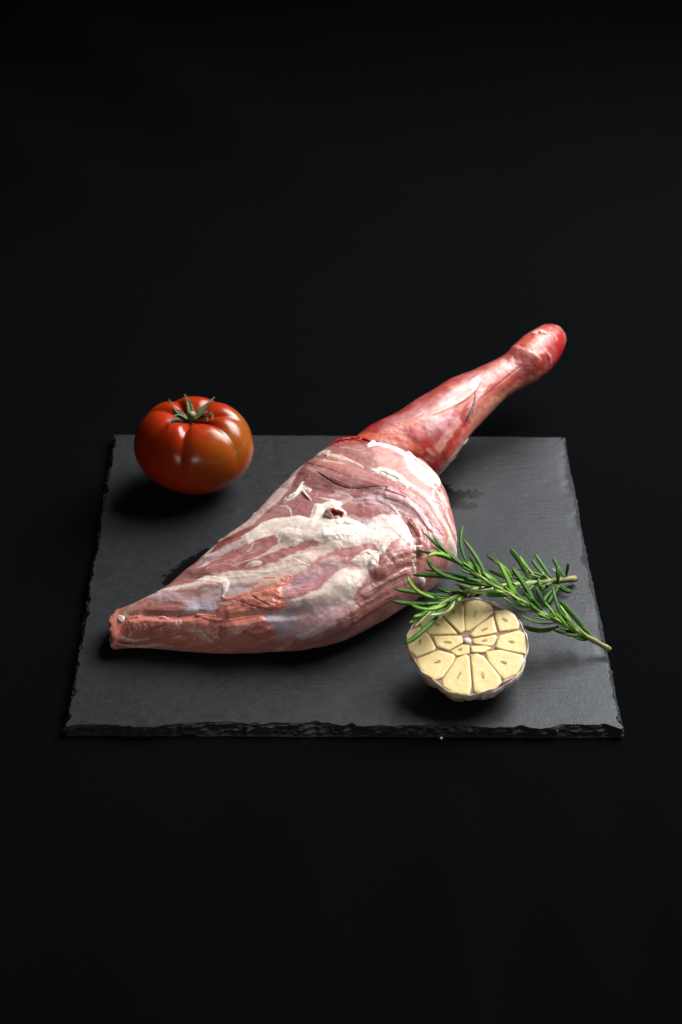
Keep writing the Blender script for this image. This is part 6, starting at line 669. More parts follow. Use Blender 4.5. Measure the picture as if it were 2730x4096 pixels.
 [0,[0.09347,-0.07762,0.04135],[0.09051,-0.07583,0.04287],[0.08487,-0.0738,0.04617],0.00096,0,0],
 [0,[0.09199,-0.07761,0.04239],[0.08847,-0.07559,0.04327],[0.08211,-0.0733,0.04585],0.00077,0,0],
 [0,[0.09049,-0.07761,0.04341],[0.08805,-0.07968,0.04411],[0.08359,-0.08203,0.04602],0.00081,0,0],
 [0,[0.09049,-0.07761,0.04341],[0.08687,-0.07497,0.0445],[0.08026,-0.07199,0.04739],0.00086,0,0],
 [0,[0.08897,-0.07763,0.04439],[0.087,-0.07975,0.04596],[0.08301,-0.08217,0.04888],0.00087,1,0],
 [0,[0.08897,-0.07763,0.04439],[0.08666,-0.07638,0.04492],[0.08249,-0.07497,0.04653],0.00097,0,0],
 [0,[0.08745,-0.07764,0.04538],[0.08527,-0.07581,0.04746],[0.08075,-0.07376,0.05115],0.0009,0,0],
 [0,[0.08441,-0.07766,0.04736],[0.0817,-0.07856,0.04968],[0.07619,-0.07938,0.05383],0.0009,0,0],
 [0,[0.08441,-0.07766,0.04736],[0.0827,-0.07653,0.04919],[0.07899,-0.07509,0.05236],0.00072,0,0],
 [0,[0.08289,-0.07767,0.04835],[0.07988,-0.079,0.04936],[0.07455,-0.07994,0.05156],0.00071,0,0],
 [0,[0.08289,-0.07767,0.04835],[0.08093,-0.07523,0.05037],[0.07643,-0.0718,0.05391],0.00092,1,0],
 [0,[0.08137,-0.07746,0.04926],[0.07951,-0.0756,0.05014],[0.07559,-0.07271,0.05204],0.00086,0,0],
 [0,[0.07986,-0.0768,0.05002],[0.07866,-0.07387,0.0516],[0.07541,-0.06973,0.05435],0.00071,0,0],
 [0,[0.07835,-0.07615,0.05079],[0.07414,-0.07724,0.05169],[0.06695,-0.07744,0.05393],0.00086,0,0],
 [0,[0.07835,-0.07615,0.05079],[0.0767,-0.07206,0.05246],[0.07237,-0.06636,0.0556],0.00094,0,0],
 [0,[0.07684,-0.0755,0.05155],[0.07472,-0.07561,0.05211],[0.07096,-0.07514,0.05344],0.00081,0,0],
 [0,[0.07533,-0.07485,0.05231],[0.07306,-0.07523,0.05361],[0.06894,-0.07494,0.05593],0.00085,0,0],
 [0,[0.07533,-0.07485,0.05231],[0.07451,-0.07262,0.05458],[0.07187,-0.0693,0.05807],0.00072,1,0],
 [0,[0.07383,-0.07419,0.05308],[0.0701,-0.07507,0.05459],[0.06365,-0.07498,0.05756],0.00087,0,0],
 [0,[0.07383,-0.07419,0.05308],[0.07258,-0.072,0.05676],[0.06881,-0.06837,0.06226],0.00092,0,0],
 [0,[0.07238,-0.07348,0.0539],[0.07145,-0.07067,0.05503],[0.06883,-0.06672,0.05719],0.00075,1,0],
 [0,[0.07092,-0.07277,0.05473],[0.06872,-0.07319,0.05593],[0.06478,-0.07295,0.05812],0.00076,0,0],
 [0,[0.07092,-0.07277,0.05473],[0.06975,-0.07061,0.05582],[0.0669,-0.06742,0.05791],0.00086,1,0],
 [1,[0.12553,-0.02194,0.01187],[0.12163,-0.02177,0.01262],[0.11481,-0.02292,0.01415],0.00074,0,0],
 [1,[0.12348,-0.02305,0.01241],[0.12202,-0.02567,0.01314],[0.11849,-0.02972,0.01451],0.0009,0,0],
 [1,[0.12348,-0.02305,0.01241],[0.12074,-0.02383,0.0145],[0.11538,-0.02601,0.01754],0.00092,1,0],
 [1,[0.12147,-0.02421,0.01301],[0.11978,-0.02768,0.01244],[0.11579,-0.0328,0.01242],0.0008,0,0],
 [1,[0.12147,-0.02421,0.01301],[0.11686,-0.02383,0.01536],[0.10863,-0.02512,0.0189],0.00096,0,0],
 [1,[0.11946,-0.02536,0.0136],[0.1173,-0.03061,0.01412],[0.11172,-0.03837,0.01564],0.00098,0,0],
 [1,[0.11946,-0.02536,0.0136],[0.11397,-0.02436,0.01457],[0.10469,-0.025,0.01657],0.00077,0,0],
 [1,[0.11745,-0.02652,0.01419],[0.11342,-0.02608,0.01466],[0.10653,-0.02691,0.01588],0.00077,0,0],
 [1,[0.11544,-0.02767,0.01479],[0.11076,-0.02838,0.01636],[0.10219,-0.03106,0.0191],0.00098,0,0],
 [1,[0.11343,-0.02883,0.01538],[0.10853,-0.02913,0.01627],[0.09988,-0.0313,0.01822],0.00072,0,0],
 [1,[0.11142,-0.02998,0.01598],[0.10988,-0.03425,0.01651],[0.1057,-0.04071,0.01801],0.00086,0,0],
 [1,[0.11142,-0.02998,0.01598],[0.10762,-0.02996,0.01552],[0.1014,-0.03122,0.0157],0.00082,1,0],
 [1,[0.10944,-0.03117,0.01659],[0.10838,-0.03436,0.0179],[0.10526,-0.03942,0.02019],0.00094,0,0],
 [1,[0.10944,-0.03117,0.01659],[0.10565,-0.03136,0.02063],[0.09866,-0.03361,0.02636],0.00097,0,0],
 [1,[0.10763,-0.03253,0.01736],[0.10582,-0.03524,0.01801],[0.10179,-0.0398,0.01957],0.00091,0,0],
 [1,[0.104,-0.03524,0.0189],[0.10166,-0.0359,0.02071],[0.09729,-0.03793,0.02348],0.00086,0,0],
 [1,[0.10219,-0.0366,0.01967],[0.09995,-0.04027,0.02033],[0.09489,-0.04631,0.02216],0.00076,0,0],
 [1,[0.10037,-0.03796,0.02044],[0.09644,-0.03893,0.02093],[0.08964,-0.04178,0.02247],0.00095,0,0],
 [1,[0.09856,-0.03932,0.02121],[0.09726,-0.04231,0.02501],[0.09332,-0.04754,0.03036],0.00097,1,0],
 [1,[0.09675,-0.04068,0.02198],[0.09583,-0.04369,0.02537],[0.09259,-0.04891,0.03027],0.00075,0,0],
 [1,[0.09675,-0.04068,0.02198],[0.09337,-0.04112,0.02274],[0.08776,-0.04308,0.02446],0.00095,0,0],
 [1,[0.09494,-0.04204,0.02275],[0.09446,-0.04522,0.02506],[0.09211,-0.0505,0.0287],0.00094,0,0],
 [1,[0.09328,-0.04352,0.02364],[0.09313,-0.04659,0.02513],[0.0915,-0.05149,0.0277],0.00092,0,0],
 [1,[0.09328,-0.04352,0.02364],[0.08932,-0.04433,0.02407],[0.08302,-0.047,0.02564],0.00077,0,0],
 [1,[0.09171,-0.04505,0.02458],[0.09115,-0.04719,0.02669],[0.08911,-0.05098,0.02992],0.00099,0,0],
 [1,[0.09171,-0.04505,0.02458],[0.08838,-0.04607,0.02594],[0.08276,-0.04903,0.0286],0.00079,0,0],
 [1,[0.09013,-0.04659,0.02553],[0.08881,-0.0492,0.02761],[0.08546,-0.05397,0.03108],0.00075,0,0],
 [1,[0.08856,-0.04812,0.02647],[0.08812,-0.05137,0.02752],[0.08609,-0.05653,0.02962],0.0009,1,0],
 [1,[0.08698,-0.04966,0.02742],[0.08571,-0.05252,0.03007],[0.08222,-0.05775,0.0343],0.00097,0,0],
 [1,[0.08698,-0.04966,0.02742],[0.0829,-0.0506,0.02947],[0.07601,-0.05387,0.03316],0.00095,0,0],
 [1,[0.08541,-0.05119,0.02836],[0.08494,-0.05468,0.03144],[0.08236,-0.06064,0.03617],0.00072,0,0],
 [1,[0.08383,-0.05272,0.0293],[0.08281,-0.05719,0.03088],[0.07939,-0.06455,0.03407],0.00075,1,0],
 [1,[0.08225,-0.05426,0.03025],[0.08111,-0.05742,0.03345],[0.07776,-0.06344,0.03851],0.00093,0,0],
 [1,[0.08225,-0.05426,0.03025],[0.07905,-0.05483,0.03415],[0.07352,-0.05774,0.03988],0.00099,1,0],
 [1,[0.08074,-0.05584,0.0312],[0.08036,-0.05812,0.03282],[0.07878,-0.06226,0.03553],0.00097,1,0],
 [1,[0.08074,-0.05584,0.0312],[0.07806,-0.0573,0.03232],[0.07369,-0.06077,0.03462],0.00074,0,0],
 [1,[0.07944,-0.05759,0.03219],[0.07867,-0.06076,0.03311],[0.07638,-0.06626,0.03523],0.00072,0,0],
 [1,[0.07815,-0.05934,0.03319],[0.0779,-0.06329,0.03447],[0.07602,-0.06994,0.03716],0.00082,1,0],
 [1,[0.07815,-0.05934,0.03319],[0.07621,-0.06019,0.03444],[0.07302,-0.06249,0.03661],0.00082,0,0],
 [1,[0.07686,-0.0611,0.03418],[0.07693,-0.06323,0.03694],[0.07581,-0.06727,0.041],0.0008,0,0],
 [1,[0.07686,-0.0611,0.03418],[0.07482,-0.06211,0.03569],[0.07139,-0.06476,0.03825],0.00073,0,0],
 [1,[0.07557,-0.06285,0.03517],[0.07301,-0.06407,0.03583],[0.06896,-0.06701,0.03746],0.00071,0,0],
 [1,[0.07427,-0.0646,0.03616],[0.07019,-0.06526,0.03864],[0.06388,-0.06829,0.04274],0.00089,0,0],
 [1,[0.07298,-0.06635,0.03716],[0.07224,-0.06995,0.03819],[0.06984,-0.07617,0.04054],0.00082,0,0],
 [1,[0.07169,-0.06811,0.03815],[0.07194,-0.07137,0.04124],[0.07065,-0.07725,0.04581],0.00092,0,0],
 [1,[0.07169,-0.06811,0.03815],[0.0674,-0.06931,0.03889],[0.06094,-0.07289,0.0408],0.00076,0,0],
 [1,[0.0704,-0.06987,0.03911],[0.0699,-0.07272,0.04182],[0.0678,-0.07812,0.04583],0.00098,0,0],
 [1,[0.06909,-0.07171,0.03992],[0.06883,-0.07467,0.04375],[0.06686,-0.08041,0.04912],0.00073,1,0],
 [1,[0.06909,-0.07171,0.03992],[0.06622,-0.07292,0.04352],[0.06127,-0.07666,0.04863],0.00088,0,0],
 [1,[0.06779,-0.07355,0.04073],[0.06727,-0.07608,0.0409],[0.06564,-0.08041,0.04174],0.00089,0,0],
 [1,[0.06779,-0.07355,0.04073],[0.06618,-0.07423,0.04307],[0.06336,-0.07641,0.04635],0.00082,1,0],
 [1,[0.06649,-0.07539,0.04153],[0.06613,-0.07848,0.04288],[0.06435,-0.08391,0.04525],0.00089,0,0],
 [1,[0.06649,-0.07539,0.04153],[0.06403,-0.07731,0.04402],[0.05958,-0.08182,0.04786],0.0009,0,0],
 [1,[0.06519,-0.07723,0.04234],[0.06542,-0.08039,0.04335],[0.06448,-0.08568,0.04524],0.00085,0,0],
 [1,[0.06519,-0.07723,0.04234],[0.06304,-0.07841,0.04458],[0.05932,-0.08156,0.0479],0.00085,0,0],
 [1,[0.06388,-0.07907,0.04314],[0.06391,-0.08289,0.04443],[0.06232,-0.08921,0.04655],0.00079,1,0],
 [1,[0.06388,-0.07907,0.04314],[0.0604,-0.08021,0.04559],[0.05461,-0.08376,0.04912],0.00078,0,0],
 [1,[0.06258,-0.0809,0.04395],[0.06249,-0.08355,0.04482],[0.06121,-0.08784,0.0461],0.00092,0,0],
 [1,[0.06258,-0.0809,0.04395],[0.0598,-0.08151,0.0447],[0.0553,-0.08367,0.04588],0.00085,0,0],
 [1,[0.06099,-0.08264,0.04435],[0.0606,-0.08501,0.0454],[0.05896,-0.08897,0.04686],0.00079,0,0],
 [1,[0.05938,-0.08437,0.04473],[0.05868,-0.08736,0.04618],[0.05628,-0.09248,0.0482],0.00099,0,0],
 [1,[0.05938,-0.08437,0.04473],[0.05545,-0.08488,0.04693],[0.0491,-0.08748,0.04986],0.00082,0,0],
 [1,[0.05777,-0.0861,0.04511],[0.0568,-0.08877,0.0448],[0.05428,-0.09333,0.04478],0.00076,0,0],
 [1,[0.05777,-0.0861,0.04511],[0.05457,-0.08658,0.04655],[0.04941,-0.08877,0.04855],0.00088,0,0],
 [1,[0.05616,-0.08783,0.04549],[0.05335,-0.08871,0.0458],[0.04868,-0.09127,0.04639],0.00072,0,0],
 [1,[0.05455,-0.08956,0.04586],[0.05363,-0.09205,0.04571],[0.05117,-0.09631,0.04558],0.00094,0,0],
 [1,[0.05289,-0.09126,0.046],[0.05205,-0.09517,0.04586],[0.04913,-0.10156,0.0457],0.00088,0,0],
 [1,[0.05289,-0.09126,0.046],[0.04963,-0.09261,0.04751],[0.04402,-0.09604,0.04923],0.00088,0,0],
]
VESSEL = [-0.00466,-0.01592,0.05346]


# ------------------------------------------------------------------ setting: black cloth
def build_cloth():
    nx, ny = 300, 420
    x = np.linspace(-1.6, 1.6, nx)[None]; t = np.linspace(0, 1, ny)[:, None]
    x = np.sign(x)*(np.abs(x)/1.6)**1.35*1.6
    y = -1.3+t*3.6
    X = np.broadcast_to(x, (ny, nx)); Y = np.broadcast_to(y, (ny, nx)).copy()
    Z = np.zeros((ny, nx))
    # gentle sweep upwards behind the scene
    s = np.clip(Y-1.35, 0, None); Z += .9*s**2/(1+s*.6)
    # soft creases running to the front from under the board, and slanting ones far left at the back
    fr = sstep(-.16, -.28, Y)*sstep(-.62, -.34, Y)
    for x0, w, h in ((.055, .016, .0016), (.115, .02, .0013), (-.02, .022, .001), (.165, .018, .0012), (-.09, .03, .0009), (.20, .03, .001)):
        Z += 2.2*h*fr*np.exp(-((X-x0-.03*(Y+.2))/w)**2)
    k = (X+.52)*.80+(Y-.95)*.60
    far = sstep(.35, .8, Y)*sstep(.05, -.2, X)
    Z += far*(.012*np.exp(-(k/.05)**2)+.014*np.exp(-((k-.19)/.06)**2)+.010*np.exp(-((k+.2)/.06)**2))
    flat = 1-np.exp(-(np.maximum(np.abs(X)-.17, 0)**2+np.maximum(np.abs(Y)-.17, 0)**2)/.02**2)
    Z += flat*.0012*fbm2(X*9, Y*5, 5, 3)
    me = mesh_np('cloth', np.stack([X, Y, Z], -1), grid_quads(ny, nx, False))
    o = obj('cloth', me, mat_cloth()); o['kind'] = 'structure'
    return o
build_cloth()

# ------------------------------------------------------------------ slate board
def build_slate():
    H = .0062; hw = .150
    n = 680
    t = np.arange(n)/n*2-1
    sides = [(t*hw, np.full(n, -hw), 0, -1), (np.full(n, hw), t*hw, 1, 0), (-t*hw, np.full(n, hw), 0, 1), (np.full(n, -hw), -t*hw, -1, 0)]
    K = 15
    rings = [[] for _ in range(K+4)]
    for si, (x, y, nx, ny) in enumerate(sides):
        s = (t+1)*hw
        cf = np.minimum(s, 2*hw-s)                       # distance from the corner
        wob = .0006*fbm2(s*90, s*0+si*7.7, 31, 3)+.0006*fbm2(s*22, s*0+si*3.1, 37, 2)
        rec = (.0029, .0028, .0010, .0020)[si]*(1+.8*fbm2(s*70, s*0+si*5.3, 41, 4)+.9*fbm2(s*24, s*0+si*2.9, 47, 2))
        rec = np.clip(rec, .0006, .011)
        saw = np.clip(noise2(s*150, s*0+si, 57), 0, 1)**2*.0028*((1, .6, .3, .6)[si])
        rec = (rec+saw)*sstep(0, .006, cf)+.0004
        tx, ty = -ny, nx
        rc = (.0015, .002, .0045, .002)[si]
        rnd = np.where(cf < rc, rc-np.sqrt(np.maximum(rc**2-(rc-cf)**2, 0)), 0)
        def pt(off, z):
            o = -off+wob*np.minimum(1, cf/.004)-rnd
            # inward points slide along so that the four sides meet on the diagonals
            sl = np.clip(cf, 0, None)
            sc = (hw+o)/hw
            return np.stack([x+nx*o if nx else x*np.clip(sc, 0, 1.02), y+ny*o if ny else y*np.clip(sc, 0, 1.02), z+0*s], -1)
        flake = (.15, 1.0, .2, .6)[si]*.0007*np.clip(fbm2(s*45, s*0+si*9, 71, 3)+.1, 0, 1)
        rings[0].append(pt(.022+0*s, H+0*s))
        rings[1].append(pt(rec+.007, H+0*s))
        rings[2].append(pt(rec+.0045, H-flake*.2))
        rings[3].append(pt(rec+.0015, H-flake))
        for k in range(K):
            f = k/(K-1)
            lay = np.round(f*5+.7*noise2(s*60, s*0+k*.35, 83+si))/5       # thin broken layers
            g = np.clip(.45*f+.55*lay, 0, 1)
            off = rec*(1-g)**(.8)
            rough = (.0010*noise2(s*420, s*0+k*.55+si*11, 91)+.0008*noise2(s*150+k*.9, s*0+k*.3+si*5, 95))*np.sin(np.pi*np.clip(f, .06, 1))
            zz = H-flake-(H-.0004-flake)*f**1.1+.0004*noise2(s*300, s*0+k*.8, 99)*np.sin(np.pi*f)
            rings[4+k-0].append(pt(np.maximum(off+rough, -.0006), zz)) if 4+k < K+4 else None
    R = [np.concatenate(r) for r in rings if r]
    N = len(R[0]); V = np.concatenate(R)
    q = grid_quads(len(R), N)
    c0 = len(V); V = np.concatenate([V, [[0, 0, H]], [[0, 0, .0004]]])
    j = np.arange(N); j2 = (j+1) % N
    base = (len(R)-1)*N
    # inner top as a fine regular sheet fanned from the inner ring
    inner = []; M = 44
    cur = R[0]
    layers = [cur*np.array([1-k/M, 1-k/M, 1]) for k in range(1, M)]
    start = len(V)
    V = np.concatenate([V]+layers)
    idx = [np.arange(N)]+[start+k*N+np.arange(N) for k in range(M-1)]
    qs = [q[:, ::-1]]
    for a, b in zip(idx[:-1], idx[1:]):
        qs.append(np.stack([a, a[j2], b[j2], b], -1))
    tr = np.concatenate([np.stack([idx[-1], idx[-1][j2], np.full(N, c0)], -1), np.stack([base+j2, base+j, np.full(N, c0+1)], -1)])
    me = mesh_np('slate_board', V, np.concatenate(qs), tr)
    # damp marks: distance to a few strokes on the top
    damp = np.zeros(len(V)); top = V[:, 2] > .004
    for (ax_, ay, bx, by, w) in DAMP:
        d = np.array([bx-ax_, by-ay]); L2 = d@d+1e-12
        tt = np.clip(((V[:, 0]-ax_)*d[0]+(V[:, 1]-ay)*d[1])/L2, 0, 1)
        e = np.hypot(V[:, 0]-ax_-tt*d[0], V[:, 1]-ay-tt*d[1])
        damp = np.maximum(damp, np.clip(1-e/w, 0, 1))
    ed = np.zeros(len(V)); ed[5*N:len(R)*N] = 1
    fattr(me, 'edge', ed)
    fattr(me, 'damp', damp*top)
    o = obj('slate_board', me, mat_slate())
    # rough chipped rim stays hard
    z = np.zeros(len(me.polygons), bool); z[:] = True
    nq = len(q); ring_id = np.repeat(np.arange(len(R)-1), N)
    z[:nq] = ring_id < 3
    me.polygons.foreach_set('use_smooth', z)
    o['label'] = 'square black slate board with chipped edges lying on black cloth'; o['category'] = 'slate board'
    return o
DAMP = [(.058, .092, .072, .072, .016), (.066, .078, .085, .079, .010), (.066, .066, .082, .066, .009), (-.1026, -.0168, -.091, .0027, .010), (-.091, .0027, -.0806, .0149, .007)]
GARLIC_XY = (.0672, -.1070)
slate = build_slate()

# ------------------------------------------------------------------ lamb leg
def cspline(x, y, xn):
    x = np.asarray(x, float); y = np.asarray(y, float); n = len(x)
    h = np.diff(x); A = np.zeros((n, n)); b = np.zeros(n); A[0, 0] = A[-1, -1] = 1
    for i in range(1, n - 1):
        A[i, i-1] = h[i-1]; A[i, i] = 2*(h[i-1]+h[i]); A[i, i+1] = h[i]
        b[i] = 3*((y[i+1]-y[i])/h[i]-(y[i]-y[i-1])/h[i-1])
    c = np.linalg.solve(A, b); k = np.clip(np.searchsorted(x, xn)-1, 0, n-2)
    d = (c[k+1]-c[k])/(3*h[k]); bb = (y[k+1]-y[k])/h[k]-h[k]*(2*c[k]+c[k+1])/3
    t = xn-x[k]
    return y[k]+bb*t+c[k]*t*t+d*t**3

def thigh_grid(ns, nt):
    """Lofted thigh: stations along a straight ground axis, each a rounded section. Returns points, u, v (metres on the skin)."""
    T = THIGH
    st0 = np.array(T['st']); t = np.linspace(0, 1, ns)
    st = st0[-1]*(0.35*t+0.65*(1-np.cos(np.pi*t))/2)
    yL, yR, zT, zB, zM = [cspline(st0, T[k], st) for k in ('yL', 'yR', 'zT', 'zB', 'zM')]
    f = np.arange(nt)/nt; a0, a1 = math.radians(-28), math.radians(208)
    th = np.where(f < .86, a0+(a1-a0)*f/.86, a1+(2*math.pi+a0-a1)*(f-.86)/.14)
    c, s = np.cos(th), np.sin(th)
    cc = np.sign(c)*abs(c)**(2/2.35); su = np.sign(s)*abs(s)**(2/np.where(s > 0, 2.6, 2.8))
    Y = ((yL+yR)/2)[:, None]+((yR-yL)/2)[:, None]*cc
    Z = zM[:, None]+np.where(su > 0, (zT-zM)[:, None], (zM-zB)[:, None])*su
    ax = np.array(T['ax']); lat = np.array([ax[1], -ax[0]])
    P = np.zeros((ns, nt, 3))
    shear = -.85*(Y-.004)*np.exp(-(st*T['L']/.032)**2)[:, None]          # the near end is cut square to the table, not to the bone
    P[..., :2] = np.array(T['A'])+((st*T['L'])[:, None]+shear)[..., None]*ax+Y[..., None]*lat
    P[..., 2] = Z
    return uv_of(P, st*T['L'], th)

def shank_grid(ns, nt):
    T = SHANK
    k = np.linspace(0, 1, len(T['c'])); t = np.linspace(0, 1, ns); t = .55*t+.45*(1-(1-t)**2.0)
    C = np.stack([cspline(k, np.array(T['c'])[:, i], t) for i in range(3)], -1)
    r = np.maximum(cspline(k, T['r'], t), 1e-4)
    D = np.gradient(C, axis=0); D /= np.linalg.norm(D, axis=1)[:, None]
    lat = np.cross(D, [0, 0, 1.]); lat /= np.linalg.norm(lat, axis=1)[:, None]
    up = np.cross(lat, D)
    th = np.arange(nt)/nt*2*math.pi-math.pi/2+1e-4
    P = C[:, None]+r[:, None, None]*(np.cos(th)[None, :, None]*lat[:, None]+np.sin(th)[None, :, None]*up[:, None])
    L = np.r_[0, np.cumsum(np.linalg.norm(np.diff(C, axis=0), axis=1))]
    return uv_of(P, L, th)

def uv_of(P, L, th):
    ns, nt = P.shape[:2]
    j = int(np.argmin(abs(np.angle(np.exp(1j*(th-math.pi/2))))))
    dv = np.linalg.norm(np.diff(np.concatenate([P, P[:, :1]], 1), axis=1), axis=2)
    cum = np.concatenate([np.zeros((ns, 1)), np.cumsum(dv, 1)], 1)[:, :nt]
    return P, np.repeat(L[:, None], nt, 1), cum-cum[:, j:j+1]


def grid_normals(P):
    du = np.gradient(P, axis=0)
    dv = (np.roll(P, -1, 1)-np.roll(P, 1, 1))/2
    n = np.cross(du, dv)
    s = np.sign(((P-P.mean(1, keepdims=True))*n).sum())
    n *= s
    return n/np.maximum(np.linalg.norm(n, axis=-1, keepdims=True), 1e-12)

def seg_dist(u, v, pts, w):
    """distance to a polyline, signed side, arc position, local half width"""
    best = np.full(u.shape, 9.0); sd = np.zeros(u.shape); tt = np.zeros(u.shape); ww = np.full(u.shape, 1e-6)
    acc = 0.0
    for i in range(len(pts)-1):
        ax_, ay = pts[i]; dx, dy = pts[i+1][0]-ax_, pts[i+1][1]-ay
        L = math.hypot(dx, dy)
        if L < 1e-7: continue
        t = np.clip(((u-ax_)*dx+(v-ay)*dy)/(L*L), 0, 1)
        ex, ey = u-ax_-t*dx, v-ay-t*dy
        d = np.hypot(ex, ey); wi = w[i]+(w[i+1]-w[i])*t
        m = d/wi < best/ww
        m = d-wi < best-ww
        best = np.where(m, d, best); ww = np.where(m, wi, ww)
        sd = np.where(m, (dx*ey-dy*ex)/L, sd); tt = np.where(m, acc+t*L, tt)
        acc += L
    return best, sd, tt, ww, acc
def poly_dist(u, v, pts):
    ins = np.zeros(u.shape, bool); best = np.full(u.shape, 9.0)
    n = len(pts)
    for i in range(n):
        ax_, ay = pts[i]; bx, by = pts[(i+1) % n]
        dx, dy = bx-ax_, by-ay; L2 = dx*dx+dy*dy
        if L2 < 1e-14: continue
        t = np.clip(((u-ax_)*dx+(v-ay)*dy)/L2, 0, 1)
        best = np.minimum(best, np.hypot(u-ax_-t*dx, v-ay-t*dy))
        c = (ay > v) != (by > v)
        if dy != 0: ins ^= c & (u < ax_+(v-ay)*dx/dy)
    return np.where(ins, best, -best)

def paint(P, U, Vv, ops, base, seed):
    sh = U.shape; u = U.ravel(); v = Vv.ravel(); n = u.size
    C = np.tile(lin(base), (n, 1)); H = np.zeros(n); R = np.full(n, .40); FT = np.zeros(n)
    C *= (1+.18*fbm2(u*90, v*90, seed, 4))[:, None]
    for k, op in enumerate(ops):
        pts = op['p']; pu = [a for a, b in pts]; pv = [b for a, b in pts]
        pad = (max(op['w'])*2.2 if op['k'] == 'l' else op['s']*3+op['nz']*2)+.003
        idx = np.nonzero((u > min(pu)-pad) & (u < max(pu)+pad) & (v > min(pv)-pad) & (v < max(pv)+pad))[0]
        if not len(idx): continue
        uu, vv = u[idx], v[idx]
        s_ = seed+7*k
        colr = lin(op['c'])
        fine = fbm2(uu*900, vv*900, s_+3, 2)
        if op['k'] == 'l':
            d, sd, tt, w, tot = seg_dist(uu, vv, pts, op['w'])
            nz = fbm2(uu*380*op['ns'], vv*380*op['ns'], s_, 4)*op['nz']
            e = 1-d/w+nz
            m = sstep(-max(op['s'], .08)*.5, max(op['s'], .08)*.5, e)
            prof = np.sqrt(np.clip(1-(d/(w*1.02))**2, 0, 1))*np.clip(e*3, 0, 1)
            if op['a'] == 0:
                prof = np.clip(1-(d/(w*1.7))**2, 0, 1)**2*sstep(-.3*tot, .25*tot, np.minimum(tt, tot-tt))
            h = op['h']*(.0006 if op['f'] else .0004)*prof
            if op['f']:
                fb = noise2(tt*70+s_, sd*900, s_+1)*.6+noise2(tt*110, sd*2200, s_+2)*.5
                fb2 = noise2(tt*50, sd*420, s_+5)
                hh = (fb*.00008+fb2*.00011)*op['f']
                h = h+hh*m
                cv = colr[None]*(1+np.clip(op['f']*(.12*fb+.10*fb2), -.5, .6))[:, None]
                pale = np.clip(fb-.45, 0, 1)*op['f']*.6
                cv = cv*(1-pale[:, None])+lin((214, 178, 172))*pale[:, None]
            else:
                cv = colr[None]*(1+.14*fine)[:, None]
        else:
            d = poly_dist(uu, vv, pts)
            nz = fbm2(uu*330*op['ns'], vv*330*op['ns'], s_, 4)*op['nz']*1.6
            e = d+nz
            m = sstep(-op['s']*.5, op['s']*.6, e)
            h = op['h']*.0004*sstep(-.0010, .0040, e)
            if op['lp']:
                torn = op['lp'] > 2
                l1 = fbm2(uu*(105 if torn else 150), vv*(150 if torn else 150), s_+4, 3); l2 = np.abs(fbm2(uu*(150 if torn else 260), vv*200, s_+6, 3))
                h = h+op['lp']*(.0010 if torn else .00025)*(.55*l1-.5*(.25-l2).clip(0, 1))*sstep(0, .002, e)
                cv = colr[None]*(1+.10*fine+.16*l1)[:, None]
            else:
                cv = colr[None]*(1+.12*fine+.08*nz/(op['nz']+1e-6))[:, None]
            if op['f']:
                fb = noise2(uu*120, vv*700, s_+1)
                cv = cv*(1+.12*op['f']*fb)[:, None]
        a = (m*op['a']*(.86+.14*np.clip(2*fbm2(uu*300, vv*300, s_+9, 3), -1, 1)))[:, None]
        C[idx] = C[idx]*(1-a)+np.clip(cv, 0, .95)*a
        H[idx] += h
        lum = colr@np.array([.3, .6, .1])
        fm = np.clip((lum-.28)/.25, 0, 1)
        FT[idx] = FT[idx]*(1-a[:, 0])+fm*a[:, 0]
        R[idx] = R[idx]*(1-a[:, 0])+(op.get('r') or (.40+.04*fm))*a[:, 0]
    return C, H.reshape(sh), R, FT

def strands(C, H, U, Vv, seed, n, region, colr, wmm=.22):
    """thin torn strands of connective tissue scattered on the skin"""
    rng = random.Random(seed); u = U.ravel(); v = Vv.ravel(); Hf = H.ravel()
    for k in range(n):
        cu = rng.uniform(*region[0]); cv = rng.uniform(*region[1]); a = rng.gauss(region[2], .35); L = rng.uniform(.003, .012)
        pts = [(cu+math.cos(a+.5*t*rng.uniform(-1, 1))*L*(t-.5), cv+math.sin(a+.5*t)*L*(t-.5)) for t in (0, .33, .66, 1)]
        idx = np.nonzero((abs(u-cu) < .01) & (abs(v-cv) < .01))[0]
        if not len(idx): continue
        w = wmm*.001*rng.uniform(.6, 1.6)
        d, sd, tt, ww, tot = seg_dist(u[idx], v[idx], pts, [w*.3, w, w, w*.2])
        m = sstep(0, .6, 1-d/ww)*rng.uniform(.2, .6)
        C[idx] = C[idx]*(1-m[:, None])+lin(colr)*m[:, None]
        Hf[idx] += .0003*m
    return Hf.reshape(H.shape)

